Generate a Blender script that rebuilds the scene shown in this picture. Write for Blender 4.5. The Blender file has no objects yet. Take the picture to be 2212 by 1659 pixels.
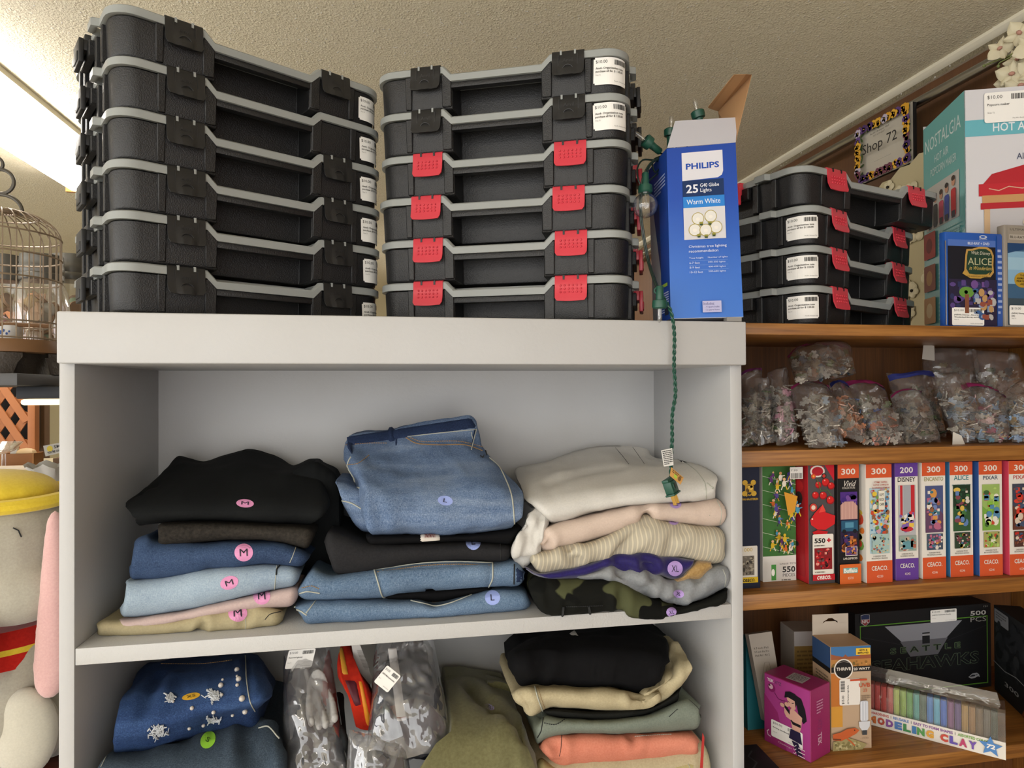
import bpy, bmesh, math, random
import numpy as np
from mathutils import Vector, Matrix, noise
from mathutils.bvhtree import BVHTree

SC = bpy.context.scene
COL = SC.collection
PI = math.pi
# ------------------------------------------------------------------ camera
FPX, W, H = 1400.0, 2212, 1659
YAW, PITCH, ROLL = 0.1778, 0.0083, -0.0044
CAM = Vector((0, 0, 1.5))
_r = Vector((math.cos(YAW), -math.sin(YAW), 0)); _f = Vector((math.sin(YAW), math.cos(YAW), 0)); _u = Vector((0, 0, 1))
FW = _f * math.cos(PITCH) + _u * math.sin(PITCH)
_u2 = _u * math.cos(PITCH) - _f * math.sin(PITCH)
RT = _r * math.cos(ROLL) + _u2 * math.sin(ROLL)
UP = _u2 * math.cos(ROLL) - _r * math.sin(ROLL)
cd = bpy.data.cameras.new('camera'); cam = bpy.data.objects.new('camera', cd); COL.objects.link(cam)
cd.sensor_width = 36; cd.lens = 36 * FPX / W; cd.clip_start = .02
cam.matrix_world = Matrix(((RT.x, UP.x, -FW.x, CAM.x), (RT.y, UP.y, -FW.y, CAM.y), (RT.z, UP.z, -FW.z, CAM.z), (0, 0, 0, 1)))
SC.camera = cam
# ------------------------------------------------------------------ light and exposure
SC.view_settings.view_transform = 'Standard'; SC.view_settings.look = 'None'
SC.view_settings.exposure = 0.16; SC.view_settings.gamma = 1.0; SC.view_settings.use_curve_mapping = False
SC.cycles.max_bounces = 10; SC.cycles.transparent_max_bounces = 40; SC.cycles.diffuse_bounces = 4
SC.cycles.caustics_reflective = False; SC.cycles.caustics_refractive = False
SC.cycles.sample_clamp_indirect = 4.0
wd = bpy.data.worlds.new('room_light'); SC.world = wd; wd.use_nodes = True
wd.node_tree.nodes['Background'].inputs[0].default_value = (1.0, .99, .975, 1)
wd.node_tree.nodes['Background'].inputs[1].default_value = 2.85
LAMP = 19.0        # radiance of the fluorescent fittings' lenses (built below with the ceiling)
LAMPS = [(-2.5, -1.2), (-1.2, -2.1), (-2.6, -2.5), (.45, 4.3)]   # unseen fittings besides the one in view, most added for brightness
# ------------------------------------------------------------------ pixel helpers: where a sight line meets a real plane
def ray(px, py):
    return FW + RT * ((px - W / 2) / FPX) - UP * ((py - H / 2) / FPX)
def at(px, py, Y=None, X=None, Z=None, t=None):
    d = ray(px, py)
    k = Y / d.y if Y is not None else X / d.x if X is not None else (Z - CAM.z) / d.z if Z is not None else t
    return CAM + d * k
# ------------------------------------------------------------------ materials
def lin(h):
    h = h.lstrip('#'); c = [int(h[i:i + 2], 16) / 255 for i in (0, 2, 4)]
    return tuple((x / 12.92 if x <= .04045 else ((x + .055) / 1.055) ** 2.4) for x in c) + (1,)
MATS = {}
def N(nt, typ, **kw):
    n = nt.nodes.new(typ)
    for k, v in kw.items(): setattr(n, k, v)
    return n
def base(name, rough=.5, metal=0., spec=.5):
    m = bpy.data.materials.new(name); m.use_nodes = True
    b = m.node_tree.nodes['Principled BSDF']
    b.inputs['Roughness'].default_value = rough; b.inputs['Metallic'].default_value = metal
    b.inputs['Specular IOR Level'].default_value = spec
    MATS[name] = m
    return m, m.node_tree, b
def plain(name, hexc, rough=.5, metal=0., spec=.5, bump=None, emit=0):
    if name in MATS: return MATS[name]
    m, nt, b = base(name, rough, metal, spec)
    b.inputs['Base Color'].default_value = lin(hexc)
    if emit:
        b.inputs['Emission Color'].default_value = lin(hexc); b.inputs['Emission Strength'].default_value = emit
    if bump: add_bump(nt, b, *bump)
    return m
def coords(nt, scale=(1, 1, 1), kind='Object'):
    tc = N(nt, 'ShaderNodeTexCoord'); mp = N(nt, 'ShaderNodeMapping'); mp.inputs['Scale'].default_value = scale
    nt.links.new(tc.outputs[kind], mp.inputs['Vector'])
    return mp.outputs[0]
def tex_noise(nt, vec, scale, detail=4, rough=.6):
    n = N(nt, 'ShaderNodeTexNoise'); n.inputs['Scale'].default_value = scale; n.inputs['Detail'].default_value = detail
    n.inputs['Roughness'].default_value = rough; nt.links.new(vec, n.inputs['Vector'])
    return n.outputs['Fac']
def ramp(nt, fac, stops):
    r = N(nt, 'ShaderNodeValToRGB'); e = r.color_ramp.elements
    while len(e) < len(stops): e.new(.5)
    for el, (p, c) in zip(e, stops): el.position = p; el.color = lin(c) if isinstance(c, str) else c
    nt.links.new(fac, r.inputs[0])
    return r.outputs[0]
def add_bump(nt, b, scale, strength, dist=.001, vec=None, kind='noise'):
    v = vec or coords(nt)
    h = tex_noise(nt, v, scale, 3)
    bp = N(nt, 'ShaderNodeBump'); bp.inputs['Strength'].default_value = strength; bp.inputs['Distance'].default_value = dist
    nt.links.new(h, bp.inputs['Height']); nt.links.new(bp.outputs[0], b.inputs['Normal'])
def mixc(nt, fac, a, b_, typ='MIX'):
    m = N(nt, 'ShaderNodeMix', data_type='RGBA', blend_type=typ)
    for s, v in ((m.inputs[0], fac), (m.inputs[6], a), (m.inputs[7], b_)):
        if hasattr(v, 'links') or hasattr(v, 'is_linked'): nt.links.new(v, s)
        elif isinstance(v, str): s.default_value = lin(v)
        else: s.default_value = v
    return m.outputs[2]
def wood(name, a, b_, c, along='X', rough=.45, scale=1.0, grain=.75):
    """sawn timber: long growth-ring lines along the board, with slow drift and fine pores"""
    m, nt, b = base(name, rough)
    st = {'X': (.9, 1, 1), 'Z': (1, 1, .9), 'Y': (1, .9, 1)}[along]
    ax = lambda k, f: tuple((k if s != 1 else f) * scale for s in st)
    rings = tex_noise(nt, coords(nt, ax(2.2, 70)), 1, 3.5, .6)
    wide = tex_noise(nt, coords(nt, ax(1.0, 14)), 1, 2, .5)
    pores = tex_noise(nt, coords(nt, ax(14, 420)), 1, 2, .6)
    c1 = ramp(nt, rings, [(.36, a), (.47, b_), (.56, c), (.60, b_), (.68, a)])
    c2 = mixc(nt, grain, ramp(nt, wide, [(.3, b_), (.7, c)]), c1)
    nt.links.new(mixc(nt, .22, c2, ramp(nt, pores, [(.35, a), (.6, c)])), b.inputs['Base Color'])
    bp = N(nt, 'ShaderNodeBump'); bp.inputs['Strength'].default_value = .18; bp.inputs['Distance'].default_value = .001
    nt.links.new(rings, bp.inputs['Height']); nt.links.new(bp.outputs[0], b.inputs['Normal'])
    return m
def denim(name, dark, mid, light, fade=.5, fscale=7.0, whisk=.0):
    m, nt, b = base(name, .85, 0, .2)
    v = coords(nt)
    w1 = tex_noise(nt, coords(nt, (900, 900, 260)), 1, 2)
    w2 = tex_noise(nt, coords(nt, (260, 1000, 1000)), 1, 2)
    big = tex_noise(nt, v, fscale, 4, .65)
    c = ramp(nt, big, [(.28, dark), (.5, mid), (.5 + .3 / max(fade, .2), light)])
    if whisk:
        wk = tex_noise(nt, coords(nt, (5, 14, 34)), 1.3, 3, .6)
        c = mixc(nt, whisk, c, ramp(nt, wk, [(.38, dark), (.5, mid), (.66, light)]))
    c = mixc(nt, .45, c, ramp(nt, w1, [(.3, dark), (.5, mid), (.72, light)]))
    c = mixc(nt, .25, c, ramp(nt, w2, [(.3, dark), (.5, mid), (.75, light)]))
    nt.links.new(c, b.inputs['Base Color'])
    bp = N(nt, 'ShaderNodeBump'); bp.inputs['Strength'].default_value = .35; bp.inputs['Distance'].default_value = .0006
    nt.links.new(w1, bp.inputs['Height']); nt.links.new(bp.outputs[0], b.inputs['Normal'])
    return m
def cloth(name, a, b_, scale=350, rough=.9, sheen=.0, stretch=(1, 1, 1)):
    m, nt, b = base(name, rough, 0, .15)
    f = tex_noise(nt, coords(nt, stretch), scale, 3)
    g = tex_noise(nt, coords(nt), 9, 3)
    c = mixc(nt, .4, ramp(nt, f, [(.3, a), (.7, b_)]), ramp(nt, g, [(.3, a), (.7, b_)]))
    nt.links.new(c, b.inputs['Base Color'])
    b.inputs['Sheen Weight'].default_value = sheen
    bp = N(nt, 'ShaderNodeBump'); bp.inputs['Strength'].default_value = .25; bp.inputs['Distance'].default_value = .0005
    nt.links.new(f, bp.inputs['Height']); nt.links.new(bp.outputs[0], b.inputs['Normal'])
    return m
def film(name, tint=(1, 1, 1, 1), gloss=.1, rough=.08, haze=.04, hazec='#d8d8dc', bump=(60, .6)):
    m = bpy.data.materials.new(name); m.use_nodes = True; nt = m.node_tree; nt.nodes.remove(nt.nodes['Principled BSDF'])
    out = nt.nodes['Material Output']
    tr = N(nt, 'ShaderNodeBsdfTransparent'); tr.inputs[0].default_value = tint
    gl = N(nt, 'ShaderNodeBsdfGlossy'); gl.inputs['Roughness'].default_value = rough
    df = N(nt, 'ShaderNodeBsdfDiffuse'); df.inputs[0].default_value = lin(hazec)
    lw = N(nt, 'ShaderNodeLayerWeight'); lw.inputs[0].default_value = .35
    mr = N(nt, 'ShaderNodeMapRange'); mr.inputs['To Min'].default_value = gloss * .5; mr.inputs['To Max'].default_value = min(1, gloss * 5)
    nt.links.new(lw.outputs['Facing'], mr.inputs[0])
    m1 = N(nt, 'ShaderNodeMixShader'); m1.inputs[0].default_value = haze
    m2 = N(nt, 'ShaderNodeMixShader')
    nt.links.new(tr.outputs[0], m1.inputs[1]); nt.links.new(df.outputs[0], m1.inputs[2])
    nt.links.new(mr.outputs[0], m2.inputs[0]); nt.links.new(m1.outputs[0], m2.inputs[1]); nt.links.new(gl.outputs[0], m2.inputs[2])
    nt.links.new(m2.outputs[0], out.inputs[0])
    if bump:
        h = tex_noise(nt, coords(nt), bump[0], 2)
        bp = N(nt, 'ShaderNodeBump'); bp.inputs['Strength'].default_value = bump[1]; bp.inputs['Distance'].default_value = .004
        nt.links.new(h, bp.inputs['Height']); nt.links.new(bp.outputs[0], gl.inputs['Normal'])
    MATS[name] = m
    return m
def ink(h):
    k = 'ink_' + h.lstrip('#').lower()
    return MATS.get(k) or plain(k, h, .55, 0, .3)

# ------------------------------------------------------------------ scene tree helpers
def tag(o, label=None, cat=None, group=None, kind=None):
    for k, v in (('label', label), ('category', cat), ('group', group), ('kind', kind)):
        if v: o[k] = v
    return o
def thing(name, label, cat, loc=(0, 0, 0), rz=0, group=None):
    o = bpy.data.objects.new(name, None); COL.objects.link(o); o.empty_display_size = .02
    o.location = loc; o.rotation_euler = (0, 0, rz)
    return tag(o, label, cat, group)
def copy_tree(o, parent=None):
    c = o.copy(); COL.objects.link(c)
    if parent is not None: c.parent = parent
    for ch in list(o.children): copy_tree(ch, c)
    return c
class MB:
    """collects verts and faces with materials, builds ONE mesh object"""
    def __init__(s): s.v, s.f, s.m, s.mats = [], [], [], []
    def mi(s, m):
        if isinstance(m, str): m = ink(m) if m.startswith('#') else MATS[m]
        if m not in s.mats: s.mats.append(m)
        return s.mats.index(m)
    def add(s, vs, fs, m, M=None):
        k = len(s.v); i = s.mi(m)
        s.v += [tuple(M @ Vector(p)) for p in vs] if M is not None else [tuple(p) for p in vs]
        s.f += [tuple(k + a for a in q) for q in fs]; s.m += [i] * len(fs)
        return s
    def box(s, x0, x1, y0, y1, z0, z1, m, M=None):
        v = [(x, y, z) for x in (x0, x1) for y in (y0, y1) for z in (z0, z1)]
        return s.add(v, [(0, 1, 3, 2), (4, 6, 7, 5), (0, 4, 5, 1), (2, 3, 7, 6), (0, 2, 6, 4), (1, 5, 7, 3)], m, M)
    def prism(s, pts, z0, z1, m, M=None, top=1.0):
        n = len(pts); cx = sum(p[0] for p in pts) / n; cy = sum(p[1] for p in pts) / n
        v = [(x, y, z0) for x, y in pts] + [(cx + (x - cx) * top, cy + (y - cy) * top, z1) for x, y in pts]
        f = [tuple(range(n - 1, -1, -1)), tuple(range(n, 2 * n))] + [(i, (i + 1) % n, n + (i + 1) % n, n + i) for i in range(n)]
        return s.add(v, f, m, M)
    def tube(s, pts, r, m, n=8, M=None, closed=False, cap=True):
        P = [Vector(p) for p in pts]; L = len(P); rs = r if isinstance(r, (list, tuple)) else [r] * L
        v, f = [], []; nrm = None
        for i in range(L):
            a, b = (P[(i - 1) % L], P[(i + 1) % L]) if closed else (P[max(i - 1, 0)], P[min(i + 1, L - 1)])
            t = (b - a)
            t = t.normalized() if t.length > 1e-9 else Vector((0, 0, 1))
            if nrm is None: nrm = t.orthogonal().normalized()
            nrm = nrm - t * nrm.dot(t)
            nrm = nrm.normalized() if nrm.length > 1e-6 else t.orthogonal().normalized()
            bi = t.cross(nrm)
            for k in range(n):
                an = 2 * PI * k / n
                v.append(P[i] + (nrm * math.cos(an) + bi * math.sin(an)) * rs[i])
        for i in range(L if closed else L - 1):
            j = (i + 1) % L
            for k in range(n): f.append((i * n + k, i * n + (k + 1) % n, j * n + (k + 1) % n, j * n + k))
        if cap and not closed: f += [tuple(range(n - 1, -1, -1)), tuple((L - 1) * n + k for k in range(n))]
        return s.add(v, f, m, M)
    def lathe(s, prof, m, n=24, M=None):
        v, f = [], []
        for r, z in prof:
            for k in range(n): v.append((r * math.cos(2 * PI * k / n), r * math.sin(2 * PI * k / n), z))
        for i in range(len(prof) - 1):
            for k in range(n): f.append((i * n + k, i * n + (k + 1) % n, (i + 1) * n + (k + 1) % n, (i + 1) * n + k))
        if prof[0][0] > 1e-6: f.append(tuple(range(n - 1, -1, -1)))
        if prof[-1][0] > 1e-6: f.append(tuple((len(prof) - 1) * n + k for k in range(n)))
        return s.add(v, f, m, M)
    def ball(s, c, r, m, nu=12, nv=8, M=None):
        r = r if isinstance(r, (tuple, list)) else (r, r, r)
        T = Matrix.Translation(c) @ Matrix.Diagonal((r[0], r[1], r[2], 1))
        prof = [(math.sin(PI * i / nv), -math.cos(PI * i / nv)) for i in range(nv + 1)]
        prof[0] = (1e-4, -1); prof[-1] = (1e-4, 1)
        return s.lathe(prof, m, nu, (M @ T) if M is not None else T)
    def plate(s, pts, th, m, M=None):
        """solid plate: closed 3D polygon given a thickness along its normal"""
        P = [Vector(p) for p in pts]; nn = Vector((0, 0, 0))
        for i in range(len(P)): nn += P[i].cross(P[(i + 1) % len(P)])
        nn = nn.normalized() * th; n = len(P)
        v = P + [p + nn for p in P]
        f = [tuple(range(n - 1, -1, -1)), tuple(range(n, 2 * n))] + [(i, (i + 1) % n, n + (i + 1) % n, n + i) for i in range(n)]
        return s.add(v, f, m, M)
    def grid(s, G, m, closed_u=False, M=None):
        R, C = len(G), len(G[0]); v = [p for row in G for p in row]; f = []
        for i in range(R - 1 + (1 if closed_u else 0)):
            for j in range(C - 1):
                i2 = (i + 1) % R
                f.append((i * C + j, i * C + j + 1, i2 * C + j + 1, i2 * C + j))
        return s.add(v, f, m, M)
    def mesh(s, name, bevel=0, seg=2, smooth=True, ang=35):
        me = bpy.data.meshes.new(name); me.from_pydata(s.v, [], s.f)
        for m in s.mats: me.materials.append(m)
        me.polygons.foreach_set('material_index', s.m)
        if bevel:
            bm = bmesh.new(); bm.from_mesh(me)
            es = [e for e in bm.edges if len(e.link_faces) == 2 and e.calc_face_angle(0) > .5]
            bmesh.ops.bevel(bm, geom=es, offset=bevel, segments=seg, affect='EDGES', profile=.5, clamp_overlap=True)
            bm.to_mesh(me); bm.free()
        if smooth:
            me.polygons.foreach_set('use_smooth', [True] * len(me.polygons))
            me.set_sharp_from_angle(angle=math.radians(ang))
        me.update()
        return me
    def build(s, name, parent=None, **kw):
        o = bpy.data.objects.new(name, s.mesh(name, **kw)); COL.objects.link(o)
        if parent is not None: o.parent = parent
        return o
# ------------------------------------------------------------------ flat print (labels, lettering, pictures on cartons)
_TXT = {}
def text_mesh(body, bold=0.0):
    k = (body, bold)
    if k not in _TXT:
        c = bpy.data.curves.new('lettering', 'FONT'); c.body = body; c.size = 1; c.resolution_u = 2; c.offset = bold
        o = bpy.data.objects.new('lettering', c); me = o.to_mesh()
        vs = [(v.co.x, v.co.y) for v in me.vertices]; fs = [tuple(p.vertices) for p in me.polygons]
        o.to_mesh_clear(); bpy.data.objects.remove(o); bpy.data.curves.remove(c)
        if not vs: vs, fs = [(0, 0), (1, 0), (0, 1)], [(0, 1, 2)]
        xs = [a[0] for a in vs]; ys = [a[1] for a in vs]
        _TXT[k] = (vs, fs, min(xs), max(xs), min(ys), max(ys))
    return _TXT[k]
def split4(vs, fs):
    vs, out, mid = list(vs), [], {}
    def m(a, b):
        k = (min(a, b), max(a, b))
        if k not in mid: mid[k] = len(vs); vs.append(((vs[a][0] + vs[b][0]) / 2, (vs[a][1] + vs[b][1]) / 2))
        return mid[k]
    for f in fs:
        for i in range(1, len(f) - 1):
            a, b, c = f[0], f[i], f[i + 1]; ab, bc, ca = m(a, b), m(b, c), m(c, a)
            out += [(a, ab, ca), (ab, b, bc), (ca, bc, c), (ab, bc, ca)]
    return vs, out
class Print:
    def __init__(s, fn): s.fn, s.mb, s.k = fn, MB(), 0
    def shape(s, vs, fs, col):
        s.k += 1
        s.mb.add([s.fn(x, y, s.k) for x, y in vs], fs, col)
        return s
    def rect(s, x, y, w, h, col, sub=1, rot=0):
        n = sub; vs = [(x + w * i / n, y + h * j / n) for j in range(n + 1) for i in range(n + 1)]
        if rot:
            cx, cy, ca, sa = x + w / 2, y + h / 2, math.cos(rot), math.sin(rot)
            vs = [(cx + (a - cx) * ca - (b - cy) * sa, cy + (a - cx) * sa + (b - cy) * ca) for a, b in vs]
        return s.shape(vs, [(j * (n + 1) + i, j * (n + 1) + i + 1, (j + 1) * (n + 1) + i + 1, (j + 1) * (n + 1) + i) for j in range(n) for i in range(n)], col)
    def rrect(s, x, y, w, h, r, col):
        pts = []
        for cx, cy, a0 in ((x + w - r, y + r, -90), (x + w - r, y + h - r, 0), (x + r, y + h - r, 90), (x + r, y + r, 180)):
            for k in range(5): a = math.radians(a0 + 22.5 * k); pts.append((cx + r * math.cos(a), cy + r * math.sin(a)))
        return s.poly(pts, col)
    def poly(s, pts, col): return s.shape(pts, [tuple(range(len(pts)))], col)
    def disc(s, cx, cy, rx, ry, col, n=20, rings=1, rot=0):
        vs = [(cx, cy)]; ca, sa = math.cos(rot), math.sin(rot)
        for k in range(1, rings + 1):
            for i in range(n):
                a = 2 * PI * i / n; ex, ey = rx * k / rings * math.cos(a), ry * k / rings * math.sin(a)
                vs.append((cx + ex * ca - ey * sa, cy + ex * sa + ey * ca))
        fs = [(0, 1 + i, 1 + (i + 1) % n) for i in range(n)]
        for k in range(1, rings):
            o = 1 + (k - 1) * n
            fs += [(o + i, o + n + i, o + n + (i + 1) % n, o + (i + 1) % n) for i in range(n)]
        return s.shape(vs, fs, col)
    def line(s, pts, w, col):
        vs, fs = [], []
        for i, p in enumerate(pts):
            a, b = pts[max(i - 1, 0)], pts[min(i + 1, len(pts) - 1)]
            dx, dy = b[0] - a[0], b[1] - a[1]; L = math.hypot(dx, dy) or 1
            vs += [(p[0] - dy / L * w / 2, p[1] + dx / L * w / 2), (p[0] + dy / L * w / 2, p[1] - dx / L * w / 2)]
        fs = [(2 * i + 1, 2 * i + 3, 2 * i + 2, 2 * i) for i in range(len(pts) - 1)]
        return s.shape(vs, fs, col)
    def text(s, body, x, y, h, col, w=None, al='l', bold=0.0, rot=0, shear=0, flip=1, fine=0):
        """x,y: lower-left (or centre for al='c') of the text box, h its height, w its width when it must fit"""
        vs, fs, x0, x1, y0, y1 = text_mesh(body, bold)
        for _ in range(fine): vs, fs = split4(vs, fs)
        k = h / (y1 - y0); kx = (w / (x1 - x0)) if w else k
        tw = (x1 - x0) * kx; ox = {'l': 0, 'c': -tw / 2, 'r': -tw}[al]
        ca, sa = math.cos(rot), math.sin(rot); out = []
        for a, b in vs:
            px, py = ox + (a - x0) * kx + shear * (b - y0) * k, (b - y0) * k * flip
            out.append((x + px * ca - py * sa, y + px * sa + py * ca))
        return s.shape(out, fs, col)
    def fine(s, x, y, w, n, pitch, col, h=None, seed=1):
        """lines of print too small to read"""
        rg = random.Random(seed); h = h or pitch * .45
        for i in range(n):
            xx = x; end = x + w * (1 if i < n - 1 else .6)
            vs, fs = [], []
            while xx < end:
                ww = min(rg.uniform(.5, 2.2) * h * 2, end - xx); k = len(vs)
                vs += [(xx, y - i * pitch), (xx + ww, y - i * pitch), (xx + ww, y - i * pitch + h), (xx, y - i * pitch + h)]; fs.append((k, k + 1, k + 2, k + 3))
                xx += ww + h * .5
            s.k -= 1 if i else 0
            s.shape(vs, fs, col)
        return s
    def barcode(s, x, y, w, h, col='#1c1c1c', seed=3, vert=False):
        rg = random.Random(seed); xx = 0; vs, fs = [], []; L = h if vert else w
        while xx < L:
            ww = min(rg.choice((1, 1, 2, 3)) * L / 60, L - xx); k = len(vs)
            if vert: q = [(x, y + xx), (x + w, y + xx), (x + w, y + xx + ww), (x, y + xx + ww)]
            else: q = [(x + xx, y), (x + xx + ww, y), (x + xx + ww, y + h), (x + xx, y + h)]
            vs += q; fs.append((k, k + 1, k + 2, k + 3)); xx += ww + rg.choice((1, 1, 2)) * L / 60
        return s.shape(vs, fs, col)
    def build(s, name, parent=None): return s.mb.build(name, parent, smooth=False)
def plane_map(O, ux, uy, eps=.00012, lift=.0004):
    O, ux, uy = Vector(O), Vector(ux).normalized(), Vector(uy).normalized(); n = ux.cross(uy)
    return lambda x, y, k: O + ux * x + uy * y + n * (lift + eps * k)
def price_tag(P, x, y, w, h, price, l1, l2='', ink_c='#222222', seed=3, foot=True):
    """the shop's small white price sticker: price, bar code, two lines, shop line"""
    P.rrect(x, y, w, h, h * .08, '#e9e7e2')
    P.text(price, x + w * .06, y + h * .77, h * .13, ink_c, w * .3)
    P.barcode(x + w * .54, y + h * .74, w * .4, h * .18, seed=seed)
    P.text(l1, x + w * .06, y + h * .53, h * .1, ink_c, min(w * .86, w * .034 * len(l1)), bold=.012)
    if l2: P.text(l2, x + w * .06, y + h * .40, h * .1, ink_c, min(w * .86, w * .034 * len(l2)), bold=.012)
    P.text('Shop 72', x + w * .06, y + h * .29, h * .06, '#777777', w * .14)
    if foot: P.text('Pacific Antique Mall', x + w * .56, y + h * .08, h * .055, '#777777', w * .38)
# ------------------------------------------------------------------ room shell
def popcorn(name, a, b_, scale, strength, rough=.85, dist=.006):
    m, nt, b = base(name, rough, 0, .35)
    v = coords(nt)
    vor = N(nt, 'ShaderNodeTexVoronoi', feature='F1'); vor.inputs['Scale'].default_value = scale; nt.links.new(v, vor.inputs['Vector'])
    n1 = tex_noise(nt, v, scale * 1.7, 3, .7); n2 = tex_noise(nt, v, scale * .35, 3, .6)
    grain = ramp(nt, vor.outputs['Distance'], [(.05, (1, 1, 1, 1)), (.42, (0, 0, 0, 1))])
    h = mixc(nt, .5, grain, ramp(nt, n1, [(.3, (0, 0, 0, 1)), (.7, (1, 1, 1, 1))]))
    bp = N(nt, 'ShaderNodeBump'); bp.inputs['Strength'].default_value = strength; bp.inputs['Distance'].default_value = dist
    nt.links.new(h, bp.inputs['Height']); nt.links.new(bp.outputs[0], b.inputs['Normal'])
    flk = mixc(nt, 1.0, ramp(nt, vor.outputs['Distance'], [(.12, (1, 1, 1, 1)), (.24, (0, 0, 0, 1))]), ramp(nt, n2, [(.52, (0, 0, 0, 1)), (.6, (1, 1, 1, 1))]), 'MULTIPLY')
    nt.links.new(mixc(nt, flk, ramp(nt, n1, [(.35, a), (.65, b_)]), '#ffffff'), b.inputs['Base Color'])
    return m
popcorn('ceiling_paint', '#ddd3b6', '#f0e8d0', 105, .55, .6)
def painted(name, hexc, rough, bump):
    m, nt, b = base(name, rough, 0, .4)
    g = tex_noise(nt, coords(nt), 5, 3)
    nt.links.new(mixc(nt, ramp(nt, g, [(.4, (0, 0, 0, 1)), (.7, (.12, .12, .12, 1))]), hexc, '#9a958d'), b.inputs['Base Color'])
    add_bump(nt, b, *bump)
    return m
painted('white_paint', '#b5b5b5', .42, (140, .12, .002))
painted('shelf_paint', '#b7b7b6', .45, (320, .4, .0015))
wood('wall_wood', '#4a2f1a', '#5b3a1f', '#684426', 'Z', .5, .8, .35)
wood('shelf_wood', '#5a3413', '#845422', '#9d6c35', 'X', .4)
wood('upright_wood', '#5a3413', '#845422', '#9d6c35', 'Z', .4)
wood('back_wood', '#42270f', '#573415', '#67401d', 'Z', .5, .8)
wood('counter_wood', '#3b1c12', '#4a2316', '#5d2f1d', 'X', .35)
plain('wall_cream', '#b9ad8a', .8, bump=(40, .3, .004))
plain('floor_grey', '#c4bcad', .6, bump=(30, .2, .002))
plain('moulding_paint', '#dcd6c2', .5); popcorn('trim_rough', '#6f654f', '#8d836a', 90, .8, .7); plain('steel', '#a9aaa6', .28, 1.0); plain('frame_wood', '#b9763c', .4)
plain('lamp_diffuser', '#fff9f0', .4, emit=LAMP)
plain('siding_white', '#d8d2c2', .6)

CEIL = 2.4
MB().box(-4, 1.6, -3, 6.1, -.1, 0, 'floor_grey').build('floor', smooth=False)['kind'] = 'structure'
MB().box(-4, 1.6, -3, 6.1, CEIL, CEIL + .1, 'ceiling_paint').build('ceiling', smooth=False)['kind'] = 'structure'
MB().box(1.5, 1.6, -3, 6.1, 0, CEIL, 'wall_wood').build('wall_right', smooth=False)['kind'] = 'structure'
MB().box(-4, 1.5, 6, 6.1, 0, CEIL, 'wall_cream').build('wall_back', smooth=False)['kind'] = 'structure'
MB().box(-4.1, -4, 2.2, 6.1, 0, CEIL, 'wall_cream').build('wall_left', smooth=False)['kind'] = 'structure'
m_ = MB()
cv = [(1.5, CEIL), (1.5, CEIL - .033), (1.491, CEIL - .033), (1.489, CEIL - .020), (1.480, CEIL - .016), (1.474, CEIL - .008), (1.474, CEIL)]
m_.add([(x, y, z) for y in (-3, 6) for x, z in cv], [tuple(range(7)), tuple(range(13, 6, -1))] + [(i, 7 + i, 7 + (i + 1) % 7, (i + 1) % 7) for i in range(7)], 'moulding_paint')
m_.m = [m_.mi('trim_rough') if q == 4 else a for q, a in enumerate(m_.m)]
m_.build('trim_1', ang=30)['kind'] = 'structure'

# wraparound fluorescent fittings with a timber end trim; one in view over the left aisle, the rest unseen: a front-left key set by the shadows, more added for brightness
def fitting(x, y, label):
    lt = thing('ceiling_light', label, 'ceiling light', (x, y, CEIL - .001))
    MB().box(-.105, .105, -.6, .6, -.085, -.006, 'lamp_diffuser').build('diffuser', lt, bevel=.008)
    for x0 in (-.122, .106): MB().box(x0, x0 + .016, -.61, .61, -.018, 0, 'moulding_paint').build('side_rail', lt, smooth=False)
    for y0 in (.6, -.615): MB().box(-.125, .125, y0, y0 + .015, -.088, 0, 'frame_wood').build('timber_edge', lt, smooth=False)
    return lt
fitting(-1.19, 2.3, 'long bright fluorescent ceiling light with timber ends, over the aisle behind the boxes')
for (x, y), s in zip(LAMPS, ('over the aisle left of the viewer', 'behind the viewer', 'far behind the viewer to the left', 'added high behind the middle stack of boxes')):
    fitting(x, y, 'unseen fluorescent ceiling light ' + s)
# curtain rod along the panelled wall
rod = thing('curtain_rod', 'long shiny steel rod running along the brown panelled wall under the cove', 'rod', (1.43, 0, 2.291))
MB().tube([(0, .2, 0), (0, 4.9, 0)], .0135, 'steel', 14).build('tube', rod)
for y in (.5, 3.2, 4.8):
    MB().box(-.006, .07, y - .012, y + .012, -.016, .016, 'steel').build('bracket', rod, bevel=.003)

# ------------------------------------------------------------------ white shelf unit
SX0, SX1, TOPZ, SH1 = -.4613, .5703, 1.6096, 1.141
un = thing('shelf_unit', 'white painted open shelf unit holding folded trousers, with a thick square top', 'shelf unit', (0, 0, 0))
MB().box(SX0, SX0 + .0198, 1.0, 1.345, 0, 1.56, 'white_paint').build('side_panel', un, bevel=.0012)
MB().box(SX1 - .0207, SX1, 1.0, 1.345, 0, 1.56, 'white_paint').build('side_panel', un, bevel=.0012)
MB().box(SX0 + .0198, SX1 - .0207, 1.3254, 1.338, 0, 1.56, 'white_paint').build('back_panel', un, smooth=False)
MB().box(-.4555, .568, .98, 1.36, 1.5384, TOPZ, 'white_paint').build('top_board', un, bevel=.0022, seg=3)
for z in (SH1, .72, .33):
    MB().box(SX0 + .0205, SX1 - .0212, 1.0005, 1.325, z - .0236, z, 'shelf_paint').build('shelf_board', un, bevel=.0012)
MB().box(SX0 + .02, SX1 - .021, 1.02, 1.04, 0, .07, 'white_paint').build('plinth', un, smooth=False)

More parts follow.
